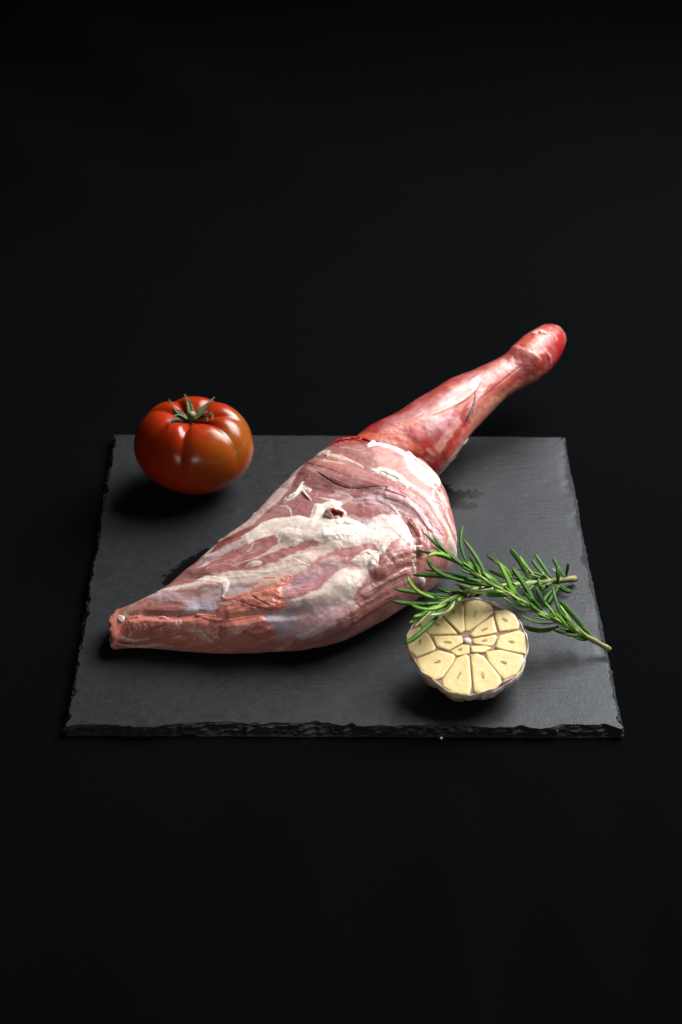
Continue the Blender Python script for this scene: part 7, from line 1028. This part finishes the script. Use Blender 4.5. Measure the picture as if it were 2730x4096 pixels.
leg = thing('lamb_leg', 'raw bone-in lamb leg with pale fat lying across the slate', 'lamb leg', (.02, .0, .0065))
lb = Vector((.02, .0, .0065))
mm = mat_meat('raw_lamb')
def build_thigh():
    ns, nt = 860, 600
    P, U, V = thigh_grid(ns, nt)
    N = grid_normals(P)
    C, H, R, FT = paint(P, U, V, PAINT['thigh'], (166, 112, 106), 100)
    H = strands(C, H, U, V, 5, 70, ((.05, .20), (-.06, .05), -.1), (216, 196, 188))
    H = strands(C, H, U, V, 6, 26, ((.10, .23), (-.07, .05), .6), (220, 204, 198))
    x, y, z = P[..., 0], P[..., 1], P[..., 2]
    H = H+.0016*fbm3(x*17, y*17, z*17, 15, 2)+.0011*fbm3(x*38, y*38, z*38, 11, 3)+.00035*fbm3(x*190, y*190, z*190, 12, 3)
    # ends fade
    e = np.arange(ns)
    fade = sstep(0, 14, ns-1-e)*sstep(-.002, .010, U[:, 0])
    tip = (1-sstep(0, .009, U)).ravel()[:, None]*.45
    C[:] = C*(1-tip)+lin((190, 108, 94))*tip
    low = sstep(.006, .014, z)                                  # keep the resting side on the slate
    P2 = P+N*(H*fade[:, None]*(.25+.75*low))[..., None]
    P2[..., 2] = np.maximum(P2[..., 2], .0066)
    # rounded, torn blunt end of the chump
    M = 26; ring = P2[0]; cen = ring.mean(0); axd = np.array([-.97, -.24, 0.0])
    cap = []; ccol = []
    base_c = C.reshape(ns, nt, 3)[0]
    for k in range(M, 0, -1):
        f = k/M; phi = f*math.pi/2
        p = cen+(ring-cen)*(.999*math.cos(phi)+.001)**.5+axd*.0046*math.sin(phi)
        d = p-cen; d /= np.linalg.norm(d, axis=1)[:, None]+1e-9
        nz_ = fbm3(p[:, 0]*210, p[:, 1]*210, p[:, 2]*150, 61, 3); n2_ = fbm3(p[:, 0]*500, p[:, 1]*500, p[:, 2]*300, 63, 3)
        lipz = np.exp(-((p[:, 2]-.0135-.003*nz_)/.0016)**2)                 # pale cartilage lip round the end
        notch = np.exp(-((p[:, 2]-.0098-.0015*nz_)/.0010)**2)
        p = p+axd*(.0022*nz_+.0009*n2_)[:, None]*sstep(.1, .9, f)
        p = p+d*(.0007*nz_+.0004*n2_+.0008*lipz-.0012*notch)[:, None]*sstep(0, .7, f)
        p[:, 2] = np.maximum(p[:, 2], .0066)
        cc = lin((190, 104, 90))*(1+.55*nz_+.3*n2_)[:, None]
        cc = cc*(1-.85*lipz[:, None])+lin((226, 208, 196))*.85*lipz[:, None]
        cc = cc*(1-.6*notch[:, None])+lin((110, 56, 48))*.6*notch[:, None]
        w_ = .8*sstep(0, .8, f)
        cap.append(p); ccol.append(base_c*(1-w_)+cc*w_)
    P2 = np.concatenate([np.array(cap), P2]); C = np.concatenate([np.array(ccol).reshape(-1, 3), C])
    R = np.concatenate([np.full(M*nt, .4), R]); FT = np.concatenate([np.full(M*nt, .1), FT])
    N = np.concatenate([np.repeat(N[:1], M, 0), N]); ns = ns+M
    Vt = P2.reshape(-1, 3)-np.array(lb)
    q = grid_quads(ns, nt)
    c0 = len(Vt); Vt = np.concatenate([Vt, [P2[0].mean(0)-np.array(lb)], [P2[-1].mean(0)-np.array(lb)]])
    j = np.arange(nt); j2 = (j+1) % nt
    tr = np.concatenate([np.stack([j2, j, np.full(nt, c0)], -1), np.stack([(ns-1)*nt+j, (ns-1)*nt+j2, np.full(nt, c0+1)], -1)])
    # outward winding
    mid = q[nt*(ns//2)]; a, b, c = Vt[mid[0]], Vt[mid[1]], Vt[mid[3]]
    if np.dot(np.cross(b-a, c-a), N.reshape(-1, 3)[mid[0]]) < 0: q = q[:, ::-1]; tr = tr[:, ::-1]
    me = mesh_np('thigh', Vt, q, tr)
    ext = lambda A: np.concatenate([A, A[:1], A[-1:]])
    cattr(me, 'col', ext(C)); fattr(me, 'gloss', ext(R)); fattr(me, 'fat', ext(FT))
    return obj('thigh', me, mm, leg)
def build_shank():
    ns, nt = 520, 300
    P, U, V = shank_grid(ns, nt)
    N = grid_normals(P)
    C, H, R, FT = paint(P, U, V, PAINT['shank'], (166, 62, 54), 400)
    x, y, z = P[..., 0], P[..., 1], P[..., 2]
    endk = sstep(.17, .22, U)
    H = H+.0013*fbm3(x*45, y*45, z*45, 21, 3)+endk*.0022*fbm3(x*85, y*85, z*85, 25, 3)+.0003*fbm3(x*200, y*200, z*200, 22, 3)
    e = np.arange(ns); fade = sstep(0, 10, ns-1-e)
    P2 = P+N*(H*fade[:, None])[..., None]
    Vt = P2.reshape(-1, 3)-np.array(lb); q = grid_quads(ns, nt)
    c0 = len(Vt); Vt = np.concatenate([Vt, [P2[0].mean(0)-np.array(lb)], [P2[-1].mean(0)-np.array(lb)]])
    j = np.arange(nt); j2 = (j+1) % nt
    tr = np.concatenate([np.stack([j2, j, np.full(nt, c0)], -1), np.stack([(ns-1)*nt+j, (ns-1)*nt+j2, np.full(nt, c0+1)], -1)])
    a, b, c = Vt[q[nt*5, 0]], Vt[q[nt*5, 1]], Vt[q[nt*5, 3]]
    if np.dot(np.cross(b-a, c-a), N.reshape(-1, 3)[q[nt*5, 0]]) < 0: q = q[:, ::-1]; tr = tr[:, ::-1]
    me = mesh_np('shank', Vt, q, tr)
    ext = lambda A: np.concatenate([A, A[:1], A[-1:]])
    cattr(me, 'col', ext(C)); fattr(me, 'gloss', ext(R)); fattr(me, 'fat', ext(FT))
    o = obj('shank', me, mm, leg); o['label'] = 'red bloody shank with bone end'
    return o
build_thigh(); build_shank()

def tube(pts, radii, nseg=8, cap=True):
    pts = [Vector(p) for p in pts]; n = len(pts)
    V = []; prev = None
    for i, p in enumerate(pts):
        d = (pts[min(i+1, n-1)]-pts[max(i-1, 0)]).normalized()
        if prev is None:
            a = d.orthogonal().normalized()
        else:
            a = (prev-d*prev.dot(d)).normalized()
        prev = a; b = d.cross(a)
        for k in range(nseg):
            t = 2*math.pi*k/nseg
            V.append(p+(a*math.cos(t)+b*math.sin(t))*radii[i])
    q = grid_quads(n, nseg); tr = []
    if cap:
        V += [pts[0], pts[-1]]
        for k in range(nseg):
            tr.append((k, (k+1) % nseg, n*nseg)); tr.append(((n-1)*nseg+(k+1) % nseg, (n-1)*nseg+k, n*nseg+1))
    return np.array([tuple(v) for v in V]), q[:, ::-1], tr
def smooth_path(pts, n):
    pts = np.array(pts, float); t = np.r_[0, np.cumsum(np.linalg.norm(np.diff(pts, axis=0), axis=1))]
    tt = np.linspace(0, t[-1], n)
    return np.stack([cspline(t, pts[:, i], tt) for i in range(3)], -1)

def build_vessel():
    """open cut blood vessel: a rolled rim and a dark red hollow"""
    c = np.array(VESSEL); nrm = Vector((.18, -.50, .80)).normalized()
    a = Vector((1, .1, 0)); a = (a-nrm*a.dot(nrm)).normalized(); b = nrm.cross(a)
    prof = [(1.75, -.0015), (1.55, .0012), (1.25, .0026), (1.0, .0029), (.82, .0022), (.7, .0012), (.55, .0006), (.3, .0004)]
    nseg = 40; V = []; Cc = []
    for k, (r, h) in enumerate(prof):
        for j in range(nseg):
            t = 2*math.pi*j/nseg
            rr = r*.0028*(1+.22*math.cos(2*t+.6)+.14*math.sin(3*t+1)+.06*math.sin(7*t))
            p = Vector(c)+a*rr*math.cos(t)*1.1+b*rr*math.sin(t)*1.15+nrm*(h+.0004*math.sin(5*t+k))-lb
            V.append(tuple(p))
            dark = .5+.5*math.cos(t-.5)
            Cc.append(lin((228, 208, 200)) if k < 3 else lin((206, 90, 84)) if k < 4 else lin((190, 40, 40)) if k < 5 else lin((120, 10, 14))*(1.1-1.0*dark))
    V.append(tuple(Vector(c)+nrm*.0002-lb)); Cc.append(lin((26, 2, 4)))
    q = grid_quads(len(prof), nseg); n0 = (len(prof)-1)*nseg
    tr = [(n0+j, n0+(j+1) % nseg, len(V)-1) for j in range(nseg)]
    me = mesh_np('blood_vessel', np.array(V), q, tr)
    cattr(me, 'col', np.array(Cc)); fattr(me, 'gloss', np.full(len(V), .25)); fattr(me, 'fat', np.zeros(len(V)))
    o = obj('blood_vessel', me, mm, leg); o['label'] = 'open cut vessel with dark red hollow'
build_vessel()

def build_tissue():
    """raised scraps of fat, cartilage and torn meat lying on the skin"""
    rng = random.Random(4)
    for k, (name, P, Nn, rr, colr, flat, lift, lump) in enumerate(TISSUE):
        n = max(10, int(len(P)*7)); nseg = 20
        P = np.array(P); Nn = np.array(Nn)
        t = np.r_[0, np.cumsum(np.linalg.norm(np.diff(P, axis=0), axis=1))]; tt = np.linspace(0, t[-1], n)
        if len(P) > 2: Q = np.stack([cspline(t, P[:, i], tt) for i in range(3)], -1)
        else: Q = np.stack([np.interp(tt, t, P[:, i]) for i in range(3)], -1)
        N = np.stack([np.interp(tt, t, Nn[:, i]) for i in range(3)], -1); N /= np.linalg.norm(N, axis=1)[:, None]
        r = np.interp(tt, t, rr)*np.sqrt(np.clip(1-(2*np.arange(n)/(n-1)-1)**8, .02, 1))
        D = np.gradient(Q, axis=0); D /= np.linalg.norm(D, axis=1)[:, None]
        Sd = np.cross(D, N); Sd /= np.linalg.norm(Sd, axis=1)[:, None]
        a = np.arange(nseg)/nseg*2*math.pi
        nz = 1+lump*fbm2(tt[:, None]*260+k*7+0*a, 2.2*np.cos(a)[None]+3+0*tt[:, None], 300+k, 3)*1.6+.10*noise2(tt[:, None]*900+0*a, 5*np.sin(a)[None]+0*tt[:, None], 350+k)
        V = Q[:, None]+(r[:, None]*nz)[..., None]*(np.cos(a)[None, :, None]*Sd[:, None]+np.sin(a)[None, :, None]*N[:, None]*flat)+(N*(r*lift*flat)[:, None])[:, None]
        V[..., 2] = np.maximum(V[..., 2], .0067)
        C = lin(colr)[None, None]*(1+.16*(nz-1)[..., None]/max(lump, .1)*.4+.08*noise2(tt[:, None]*500+0*a, 3*np.cos(a)[None]+0*tt[:, None], 360+k)[..., None])
        Vt = V.reshape(-1, 3)-np.array(lb); q = grid_quads(n, nseg)
        c0 = len(Vt); Vt = np.concatenate([Vt, [Q[0]-np.array(lb)], [Q[-1]-np.array(lb)]])
        j = np.arange(nseg); j2 = (j+1) % nseg
        tr = np.concatenate([np.stack([j2, j, np.full(nseg, c0)], -1), np.stack([(n-1)*nseg+j, (n-1)*nseg+j2, np.full(nseg, c0+1)], -1)])
        me = mesh_np(name, Vt, q, tr)
        Cf = np.clip(C.reshape(-1, 3), 0, .9); Cf = np.concatenate([Cf, Cf[:1], Cf[-1:]])
        cattr(me, 'col', Cf); fattr(me, 'gloss', np.full(len(Vt), .42)); fattr(me, 'fat', np.full(len(Vt), .6 if colr[1] > 170 else .1))
        obj(name, me, mm, leg)
build_tissue()

# ------------------------------------------------------------------ tomato
def build_tomato():
    T = thing('tomato', 'ripe ribbed orange-red tomato with withered green calyx', 'tomato', (TX, TY, .0062))
    nu, nv = 200, 360
    ph = np.linspace(0, math.pi, nu)[:, None]; th = (np.arange(nv)/nv*2*math.pi)[None]
    # groove directions (angle, depth, width)
    G = [(-98, 1.0, .15), (-37, .85, .15), (3, .9, .16), (58, .7, .20), (117, 1.0, .17), (160, .8, .16), (215, .3, .16)]
    g = np.zeros_like(th); cold = np.zeros_like(th)
    for a, d, w in G:
        e = np.angle(np.exp(1j*(th-math.radians(a))))
        g = g+d*np.exp(-np.abs(e/w)**1.5)
    lob = np.zeros_like(th)
    R, Hh = .0372, .0285
    st, ct = np.sin(ph), np.cos(ph)
    up = sstep(math.pi*.66, math.pi*.15, ph)                   # grooves are strong on top, gone underneath
    r = R*(np.abs(st)**.92)*(1-.068*g*up*(.35+.65*sstep(.0, .9, ph)))
    z = Hh*np.sign(ct)*np.abs(ct)**.95
    # dent round the stalk
    rr = np.abs(st); dent = np.exp(-(rr/.36)**2)*(ct > 0)
    z = z-dent*.0105-.0034*g*up*np.exp(-((rr-.42)/.36)**2)*(ct > 0)
    x = r*np.cos(th)*1.0; y = r*np.sin(th)*.97
    wob = 1+.03*np.cos(th-math.radians(20))+.02*np.cos(2*th+1)+.012*fbm2(th*2+0*ph, ph*2+0*th, 4, 2)
    x = x*wob; y = y*wob
    zb = np.minimum(z, z*0+9)
    z = np.where(ct < 0, z*(.97+.05*np.cos(th-.3)), z)
    Z = z-z.min()
    # small flat foot
    P = np.stack([x, y, Z+0*x], -1)
    c1 = lin((162, 48, 14)); c2 = lin((158, 82, 18)); c3 = lin((80, 74, 22)); c0 = lin((152, 32, 12))
    nn = fbm2(th*3+0*ph, ph*4+0*th, 8, 4)
    side = np.clip(np.cos(th-math.radians(-30))*.9+.05+.3*nn, 0, 1)*sstep(.25, 1.0, ph)*sstep(2.6, 1.5, ph)
    Cc = c0[None, None]*(1-.55)+c1[None, None]*.55+np.zeros(P.shape)
    a = sstep(.25, .9, side)[..., None]*.75; Cc = Cc*(1-a)+c2*a
    # green streaks running down from the shoulder on the right
    stn = noise2(th*16+0*ph, ph*2.2+0*th, 77)+.6*noise2(th*40+0*ph, ph*3+0*th, 78)
    ge = np.zeros_like(P[..., 0])
    for a_, w_, s_ in ((-37, .07, 1.0), (-18, .16, .6), (8, .2, .6), (-52, .2, .25)):
        e = np.angle(np.exp(1j*(th-math.radians(a_)))); ge = np.maximum(ge, s_*np.exp(-(e/w_)**2)+0*ph)
    ge = np.clip(ge*(.75+.6*stn), 0, 1)*sstep(.35, .75, ph)*sstep(1.75, 1.2, ph)
    a = ge[..., None]*.95; Cc = Cc*(1-a)+c3*a
    Cc = Cc*(1+.10*nn[..., None])
    me = mesh_np('fruit', P, grid_quads(nu, nv)[:, ::-1])
    cattr(me, 'col', Cc.reshape(-1, 3))
    tilt = Matrix.Rotation(math.radians(4), 4, 'X')
    body = obj('fruit', me, mat_tomato(), T)
    zc = P[0, 0, 2]
    gm = mat_green('calyx_green', (46, 58, 28), (88, 98, 54), .7, 220, sss=.0)
    dry = mat_plain('dry_stalk', (164, 146, 104), .7)
    # sepals: (angle, reach, lift, curl, width)
    S = [(97, .020, .0068, .2, .0021), (48, .022, .0058, .15, .0021), (150, .021, .0050, -.5, .0015), (212, .020, .0075, .6, .0019), (20, .016, .007, -1.5, .0020), (-5, .0125, .005, -.9, .0020), (186, .010, .006, .5, .0018)]
    for a, L, lift, curl, w in S:
        pts = []; n = 11
        for i in range(n):
            t = i/(n-1); aa = math.radians(a)+curl*t*t*.7
            pts.append(Vector((math.cos(aa)*(.0015+L*t), math.sin(aa)*(.0015+L*t), zc+.0012+lift*math.sin(t*1.75)*(.75+.25*t))))
        V = []; 
        for i, p in enumerate(pts):
            t = i/(n-1)
            d = (pts[min(i+1, n-1)]-pts[max(i-1, 0)]).normalized(); s = d.cross(Vector((0, 0, 1))).normalized(); up_ = s.cross(d)
            ww = w*(.55+.45*math.sin(math.pi*min(1, t*1.3+.1)))*(1-t**2.2)+.00025
            for k, (o1, o2) in enumerate(((-1, .25), (-.5, -.1), (0, -.35), (.5, -.1), (1, .25), (.5, .25), (0, .1), (-.5, .25))):
                V.append(p+s*o1*ww+up_*(o2*ww+(-.0005 if k > 4 else 0)))
        q = grid_quads(n, 8)
        obj('sepal', mesh_np('sepal', np.array([tuple(v) for v in V]), q), gm, T)
    V, q, tr = tube([(0, 0, zc-.001), (.0004, 0, zc+.003), (.0006, -.0004, zc+.0062)], [.0030, .0024, .0026], 12)
    hub = obj('stalk', mesh_np('stalk', V, q, tr), gm, T)
    V, q, tr = tube([(.0006, -.0004, zc+.0058), (.0007, -.0006, zc+.0068)], [.0021, .0017], 12)
    obj('stalk_scar', mesh_np('stalk_scar', V, q, tr), dry, hub)
    return T
TX, TY = TOMATO_XY = (-.0934, .0885)
build_tomato()

# ------------------------------------------------------------------ garlic
def build_garlic():
    c = Vector((GARLIC_XY[0], GARLIC_XY[1], .0290))
    G = thing('garlic_half', 'halved garlic bulb with cut cloves showing, under rosemary', 'garlic', c)
    G.rotation_euler = (math.radians(15), math.radians(2), 0)
    fx, fy, rx, ry = 583, 815, 378, 303
    R = .0335
    def L(p): return ((p[0]-fx)/rx*R, -(p[1]-fy)/ry*R)
    cloves = [[(578, 535), (640, 517), (700, 524), (746, 562), (748, 602), (690, 650), (602, 716), (572, 722)],
              [(566, 537), (566, 718), (540, 736), (445, 632), (418, 596), (480, 552)],
              [(430, 640), (520, 742), (350, 748), (296, 705), (300, 660), (352, 610), (400, 604)],
              [(222, 735), (284, 706), (342, 756), (380, 832), (366, 850), (262, 890), (218, 850), (208, 790)],
              [(268, 908), (400, 852), (488, 872), (498, 888), (478, 930), (416, 1014), (372, 1028), (312, 1000), (276, 955)],
              [(512, 894), (568, 872), (586, 888), (590, 1060), (572, 1112), (482, 1104), (420, 1065), (418, 1030)],
              [(599, 872), (640, 864), (678, 882), (770, 1002), (773, 1034), (720, 1078), (642, 1098), (607, 1092)],
              [(694, 848), (780, 834), (918, 863), (918, 910), (868, 980), (792, 1010), (772, 990), (702, 900)],
              [(754, 818), (782, 747), (906, 709), (944, 732), (954, 790), (936, 852), (800, 832)],
              [(764, 622), (768, 592), (830, 578), (888, 612), (912, 660), (902, 698), (782, 718)],
              [(748, 626), (764, 728), (622, 758), (604, 742), (650, 690)],
              [(620, 772), (758, 742), (764, 762), (742, 798), (730, 812), (618, 798)],
              [(604, 816), (690, 812), (728, 824), (680, 852), (604, 852)],
              [(474, 850), (555, 808), (588, 812), (588, 860), (514, 878)],
              [(374, 764), (544, 754), (550, 795), (465, 846), (392, 822)]]
    germs = [(640, 612, 75, 1.2), (502, 600, -75, .9), (395, 686, -35, 1.1), (290, 800, 85, .9), (392, 920, 20, 1), (522, 996, 68, 1.2), (668, 990, -80, 1.1), (800, 908, -25, 1), (857, 780, -15, .9), (825, 643, -35, .9), (694, 708, 25, 1), (690, 778, 10, .8), None, (536, 838, 5, .6), (460, 796, -5, 1.1)]
    flesh = mat_clove(); germ_m = mat_plain('garlic_germ', (200, 176, 84), .6, .4, 900, .6)
    rng = random.Random(3)
    for k, pl in enumerate(cloves):
        p = np.array([L(a) for a in pl]); n = len(p)
        # rounded outline
        cen = p.mean(0); q2 = []
        for i in range(n):
            a, b, d = p[i-1], p[i], p[(i+1) % n]
            for t in (0, .33, .67):
                # quadratic corner blend
                m1 = a*.12+b*.88; m2 = d*.12+b*.88
                q2.append(m1*(1-t)**2+b*2*t*(1-t)+m2*t*t)
        q2 = np.array(q2); m = len(q2)
        q2 = cen+(q2-cen)*(1.055 if k < 10 else 1.08)
        big = k < 10
        hz = rng.uniform(.0002, .0005) if big else rng.uniform(.0002, .0004)
        tl = (rng.uniform(-.02, .02), rng.uniform(-.02, .02))
        V = []; rim = []
        depth = .012
        for sc, zz, rm in ((.66, -depth, 1), (.90, -.004, 1), (1.0, -.0009, .8), (.992, -.0003, .6), (.965, .0000, .3), (.86, .0001, .1), (.6, .0, 0), (.3, 0, 0)):
            for i in range(m):
                r_ = cen+(q2[i]-cen)*sc
                V.append((r_[0], r_[1], zz+hz+(tl[0]*(r_[0]-cen[0])+tl[1]*(r_[1]-cen[1]))*.6)); rim.append(rm)
        V.append((cen[0], cen[1], hz)); rim.append(0); V.append((cen[0], cen[1], -depth-.002)); rim.append(1)
        qd = grid_quads(8, m); n0 = 7*m
        tr = [(n0+i, n0+(i+1) % m, 8*m) for i in range(m)]+[((i+1) % m, i, 8*m+1) for i in range(m)]
        me = mesh_np('clove', np.array(V), qd, tr); fattr(me, 'rim', rim)
        cl = obj('clove', me, flesh, G)
        if germs[k]:
            gx, gy, ga, gs = germs[k]; x0, y0 = L((gx, gy)); a = math.radians(ga)
            V = []; ng = 14
            for sc, zz in ((1.0, .00028), (.8, .00034), (.5, .00020)):
                for i in range(ng):
                    t = 2*math.pi*i/ng; ex, ey = .0021*gs*math.cos(t)*sc, .00062*math.sin(t)*sc*(1+.3*math.cos(t))
                    X_, Y_ = x0+ex*math.cos(a)-ey*math.sin(a), y0+ex*math.sin(a)+ey*math.cos(a)
                    V.append((X_, Y_, zz+hz+(tl[0]*(X_-cen[0])+tl[1]*(Y_-cen[1]))*.6))
            V.append((x0, y0, .00015+hz+(tl[0]*(x0-cen[0])+tl[1]*(y0-cen[1]))*.6))
            obj('germ', mesh_np('germ', np.array(V), grid_quads(3, ng), [(2*ng+i, 2*ng+(i+1) % ng, 3*ng) for i in range(ng)]), germ_m, cl)
    # membranes between the cloves
    def outline(t):
        # outer radius of the bulb in clove space from the clove outlines
        best = 0
        d = np.array([math.cos(t), math.sin(t)])
        for pl in cloves[:10]:
            for a in pl:
                p = np.array(L(a)); r = np.hypot(*p)
                if r > 1e-6 and (p/r)@d > .985: best = max(best, r*((p/r)@d))
        return best if best else .9*R
    nA = 144; ta = np.arange(nA)/nA*2*math.pi
    ro = np.array([outline(t) for t in ta])
    for _ in range(9): ro = (np.roll(ro, 1)+2*ro+np.roll(ro, -1))/4
    mem = mat_plain('membrane', (166, 128, 108), .6, .8, 500, .55)
    V = [(0, 0, -.0003)]
    for f in (.3, .6, .85, .985):
        for t, r in zip(ta, ro): V.append((r*f*math.cos(t), r*f*math.sin(t), -.0003))
    tr = [(0, 1+i, 1+(i+1) % nA) for i in range(nA)]; qd = (grid_quads(4, nA)+1)[:, ::-1]
    obj('membrane', mesh_np('membrane', np.array(V), qd, tr), mem, G)
    # papery skin: lobed half bulb down to the root plate, its lip standing a little above the cut
    prof = [(.985, -.0004), (1.0, .0006), (1.012, .0006), (1.018, -.0008), (1.012, -.0024), (.965, -.006), (.88, -.0105), (.76, -.0145), (.60, -.018), (.42, -.021), (.22, -.0235), (.02, -.0235)]
    V = []
    for k, (f, zz) in enumerate(prof):
        for i, (t, r) in enumerate(zip(ta, ro)):
            lob = 1-.016*max(0, math.cos(9.5*t+.7))**3*(1 if k > 1 else .4)
            lip = (.0006*math.sin(5*t+1)+.0005*math.sin(13*t)) if 0 < k < 3 else 0
            rr = r*f*lob+(.0003*math.sin(23*t+k) if k > 1 else 0)
            V.append((rr*math.cos(t), rr*math.sin(t), zz+lip))
    obj('skin', mesh_np('skin', np.array(V), grid_quads(len(prof), nA)[:, ::-1]), mat_skin(), G)
    # peeled skin edge on the right front
    V = []; n = 26
    for j, (f, zz) in enumerate(((1.02, .0002), (1.035, -.001), (1.045, -.003), (1.03, -.005))):
        for i in range(n):
            t = math.radians(-78+i*2.6); k2 = int(t/(2*math.pi)*nA) % nA
            e = math.sin(math.pi*i/(n-1)); rr = ro[k2]*(1+(f-1)*(.4+.9*e))+.0001*math.sin(i*1.7)
            V.append((rr*math.cos(t), rr*math.sin(t), zz-.0006+.0005*math.sin(i*.5+j)))
    sk = obj('skin_flap', mesh_np('skin_flap', np.array(V), grid_quads(4, n, False)), bpy.data.materials['garlic_skin'], G)
    sol = sk.modifiers.new('thickness', 'SOLIDIFY'); sol.thickness = .0003
    # stem core
    V, qd, tr = tube([(L((581, 785))[0], L((581, 785))[1], -.004), (L((581, 785))[0], L((581, 785))[1], .0006)], [.0024, .0022], 9)
    obj('core', mesh_np('core', V, qd, tr), mat_plain('garlic_core', (236, 220, 200), .6, .5, 900), G)
    return G
build_garlic()

# ------------------------------------------------------------------ rosemary
def build_rosemary():
    lm = [mat_leaf('rosemary_leaf_dark', (46, 82, 18), (110, 132, 84)), mat_leaf('rosemary_leaf_bright', (90, 128, 32), (130, 154, 92)), mat_leaf('rosemary_leaf_pale', (120, 146, 92), (172, 184, 150))]
    stem_m = mat_green('rosemary_stem', (128, 124, 70), (168, 166, 104), .6, 160, (1, 1, 1))
    cut_m = mat_plain('cut_wood', (150, 132, 96), .8, .6, 900, .5)
    labels = ['long green rosemary sprig lying over the garlic, tip against the meat', 'shorter rosemary sprig behind, its thick cut stem on the slate']
    roots = []
    rng = random.Random(8)
    for si, S in enumerate(STEMS):
        p0 = Vector(S['p'][0])
        T = thing('rosemary_sprig', labels[si], 'rosemary', p0, 'rosemary sprigs on the slate')
        roots.append(T)
        path = smooth_path(S['p'], 40); r0, r1 = S['r']
        rad = [r0+(r1-r0)*i/39+(.00022*math.sin(i*1.9) if i < 34 else 0) for i in range(40)]
        V, q, tr = tube(path-np.array(p0), rad, 9)
        o = obj('stem', mesh_np('stem', V, q, tr), stem_m, T)
        a, b = path[0], path[1]; d = (a-b)/np.linalg.norm(a-b)
        V, q, tr = tube([a+d*.0002-np.array(p0), a+d*.0009-np.array(p0)], [rad[0]*1.08, rad[0]*.8], 9)
        obj('cut_end', mesh_np('cut_end', V, q, tr), cut_m, o)
    for si, P0, P1, P2, w, tone, roll in LEAVES:
        T = roots[si]; base = np.array(T.location)
        P0, P1, P2 = [np.array(p) for p in (P0, P1, P2)]
        n = 11; V = []; und = []; rib = []
        c1 = 2*P1-.5*(P0+P2)                                   # curve passes through the middle point
        tw = rng.uniform(-.5, .5)+(2.5 if tone == 2 else 0)
        pts = [P0*(1-t)**2+c1*2*t*(1-t)+P2*t*t for t in np.linspace(0, 1, n)]
        w = w*rng.uniform(.88, 1.08)
        for i in range(n):
            t = i/(n-1)
            d = Vector(pts[min(i+1, n-1)]-pts[max(i-1, 0)]).normalized()
            s = d.cross(Vector((0, -.25, 1))).normalized(); up_ = s.cross(d)
            a = tw*(.5+.5*t); s2 = s*math.cos(a)+up_*math.sin(a); u2_ = up_*math.cos(a)-s*math.sin(a)
            ww = w*(.42+.58*sstep(0, .35, t))*(1-sstep(.80, 1.06, t)**1.5)+.00012
            # rolled margins: convex top with a centre groove, hollow pale underside
            ring = ((-1, -.30, .0, 0), (-.72, .16, 0, 0), (-.30, .30, 0, .3), (0, .12, 0, 1), (.30, .30, 0, .3), (.72, .16, 0, 0), (1, -.30, 0, 0), (.72, -.42, .1, 0), (.35, -.18, 1, 0), (0, -.36, .8, 0), (-.35, -.18, 1, 0), (-.72, -.42, .1, 0))
            for ox, oz, un, rb in ring:
                p = Vector(pts[i])+s2*ox*ww+u2_*oz*ww
                V.append(tuple(np.array(p)-base)); und.append(un); rib.append(rb)
        V.append(tuple(pts[0]-base)); V.append(tuple(pts[-1]-base)); und += [0, 0]; rib += [0, 0]
        k = 12; tr = [(j, (j+1) % k, n*k) for j in range(k)]+[((n-1)*k+(j+1) % k, (n-1)*k+j, n*k+1) for j in range(k)]
        me = mesh_np('leaf', np.array(V), grid_quads(n, k)[:, ::-1], tr)
        fattr(me, 'under', und); fattr(me, 'rib', rib)
        obj('leaf', me, lm[tone], T)
build_rosemary()

# ------------------------------------------------------------------ dust and a crumb
def build_dust():
    rng = random.Random(12); V = []; Q = []
    def speck(x, y, z, r):
        n0 = len(V)
        for d in ((1, 0, .3), (-.6, .8, .4), (-.5, -.8, .3), (0, .1, 1.1), (.1, 0, -.1)):
            V.append((x+d[0]*r*rng.uniform(.6, 1.4), y+d[1]*r*rng.uniform(.6, 1.4), z+max(0, d[2]*r*.8)))
        for f in ((0, 1, 3), (1, 2, 3), (2, 0, 3), (1, 0, 4), (2, 1, 4), (0, 2, 4)): Q.append(tuple(n0+k for k in f))
    for k in range(110):
        x, y = rng.uniform(-.42, .42), rng.uniform(-.55, .6)
        on = abs(x) < .152 and abs(y) < .152
        speck(x, y, .0063 if on else .0012, rng.uniform(.00007, .00017)*(.8 if on else 1.2))
    o = obj('dust_specks', mesh_np('dust_specks', np.array(V), None, Q, False), mat_plain('dust', (150, 148, 144), .9))
    o['kind'] = 'stuff'; o['label'] = 'tiny pale dust specks scattered over the cloth and slate'; o['category'] = 'dust'
    me = bpy.data.meshes.new('crumb')
    import bmesh
    bm = bmesh.new(); bmesh.ops.create_icosphere(bm, subdivisions=2, radius=.0008)
    for v in bm.verts: v.co *= 1+.35*float(vnoise(np.array([v.co.x*2500]), np.array([v.co.y*2500]), np.array([v.co.z*2500]), 3)[0]); v.co.z *= .7
    bm.to_mesh(me); bm.free()
    c = obj('crumb', me, mat_plain('crumb_pale', (206, 190, 160), .8)); c.location = (.0515, -.1515, .0012)
    c['label'] = 'tiny pale crumb on the cloth at the slate front edge'; c['category'] = 'crumb'
build_dust()
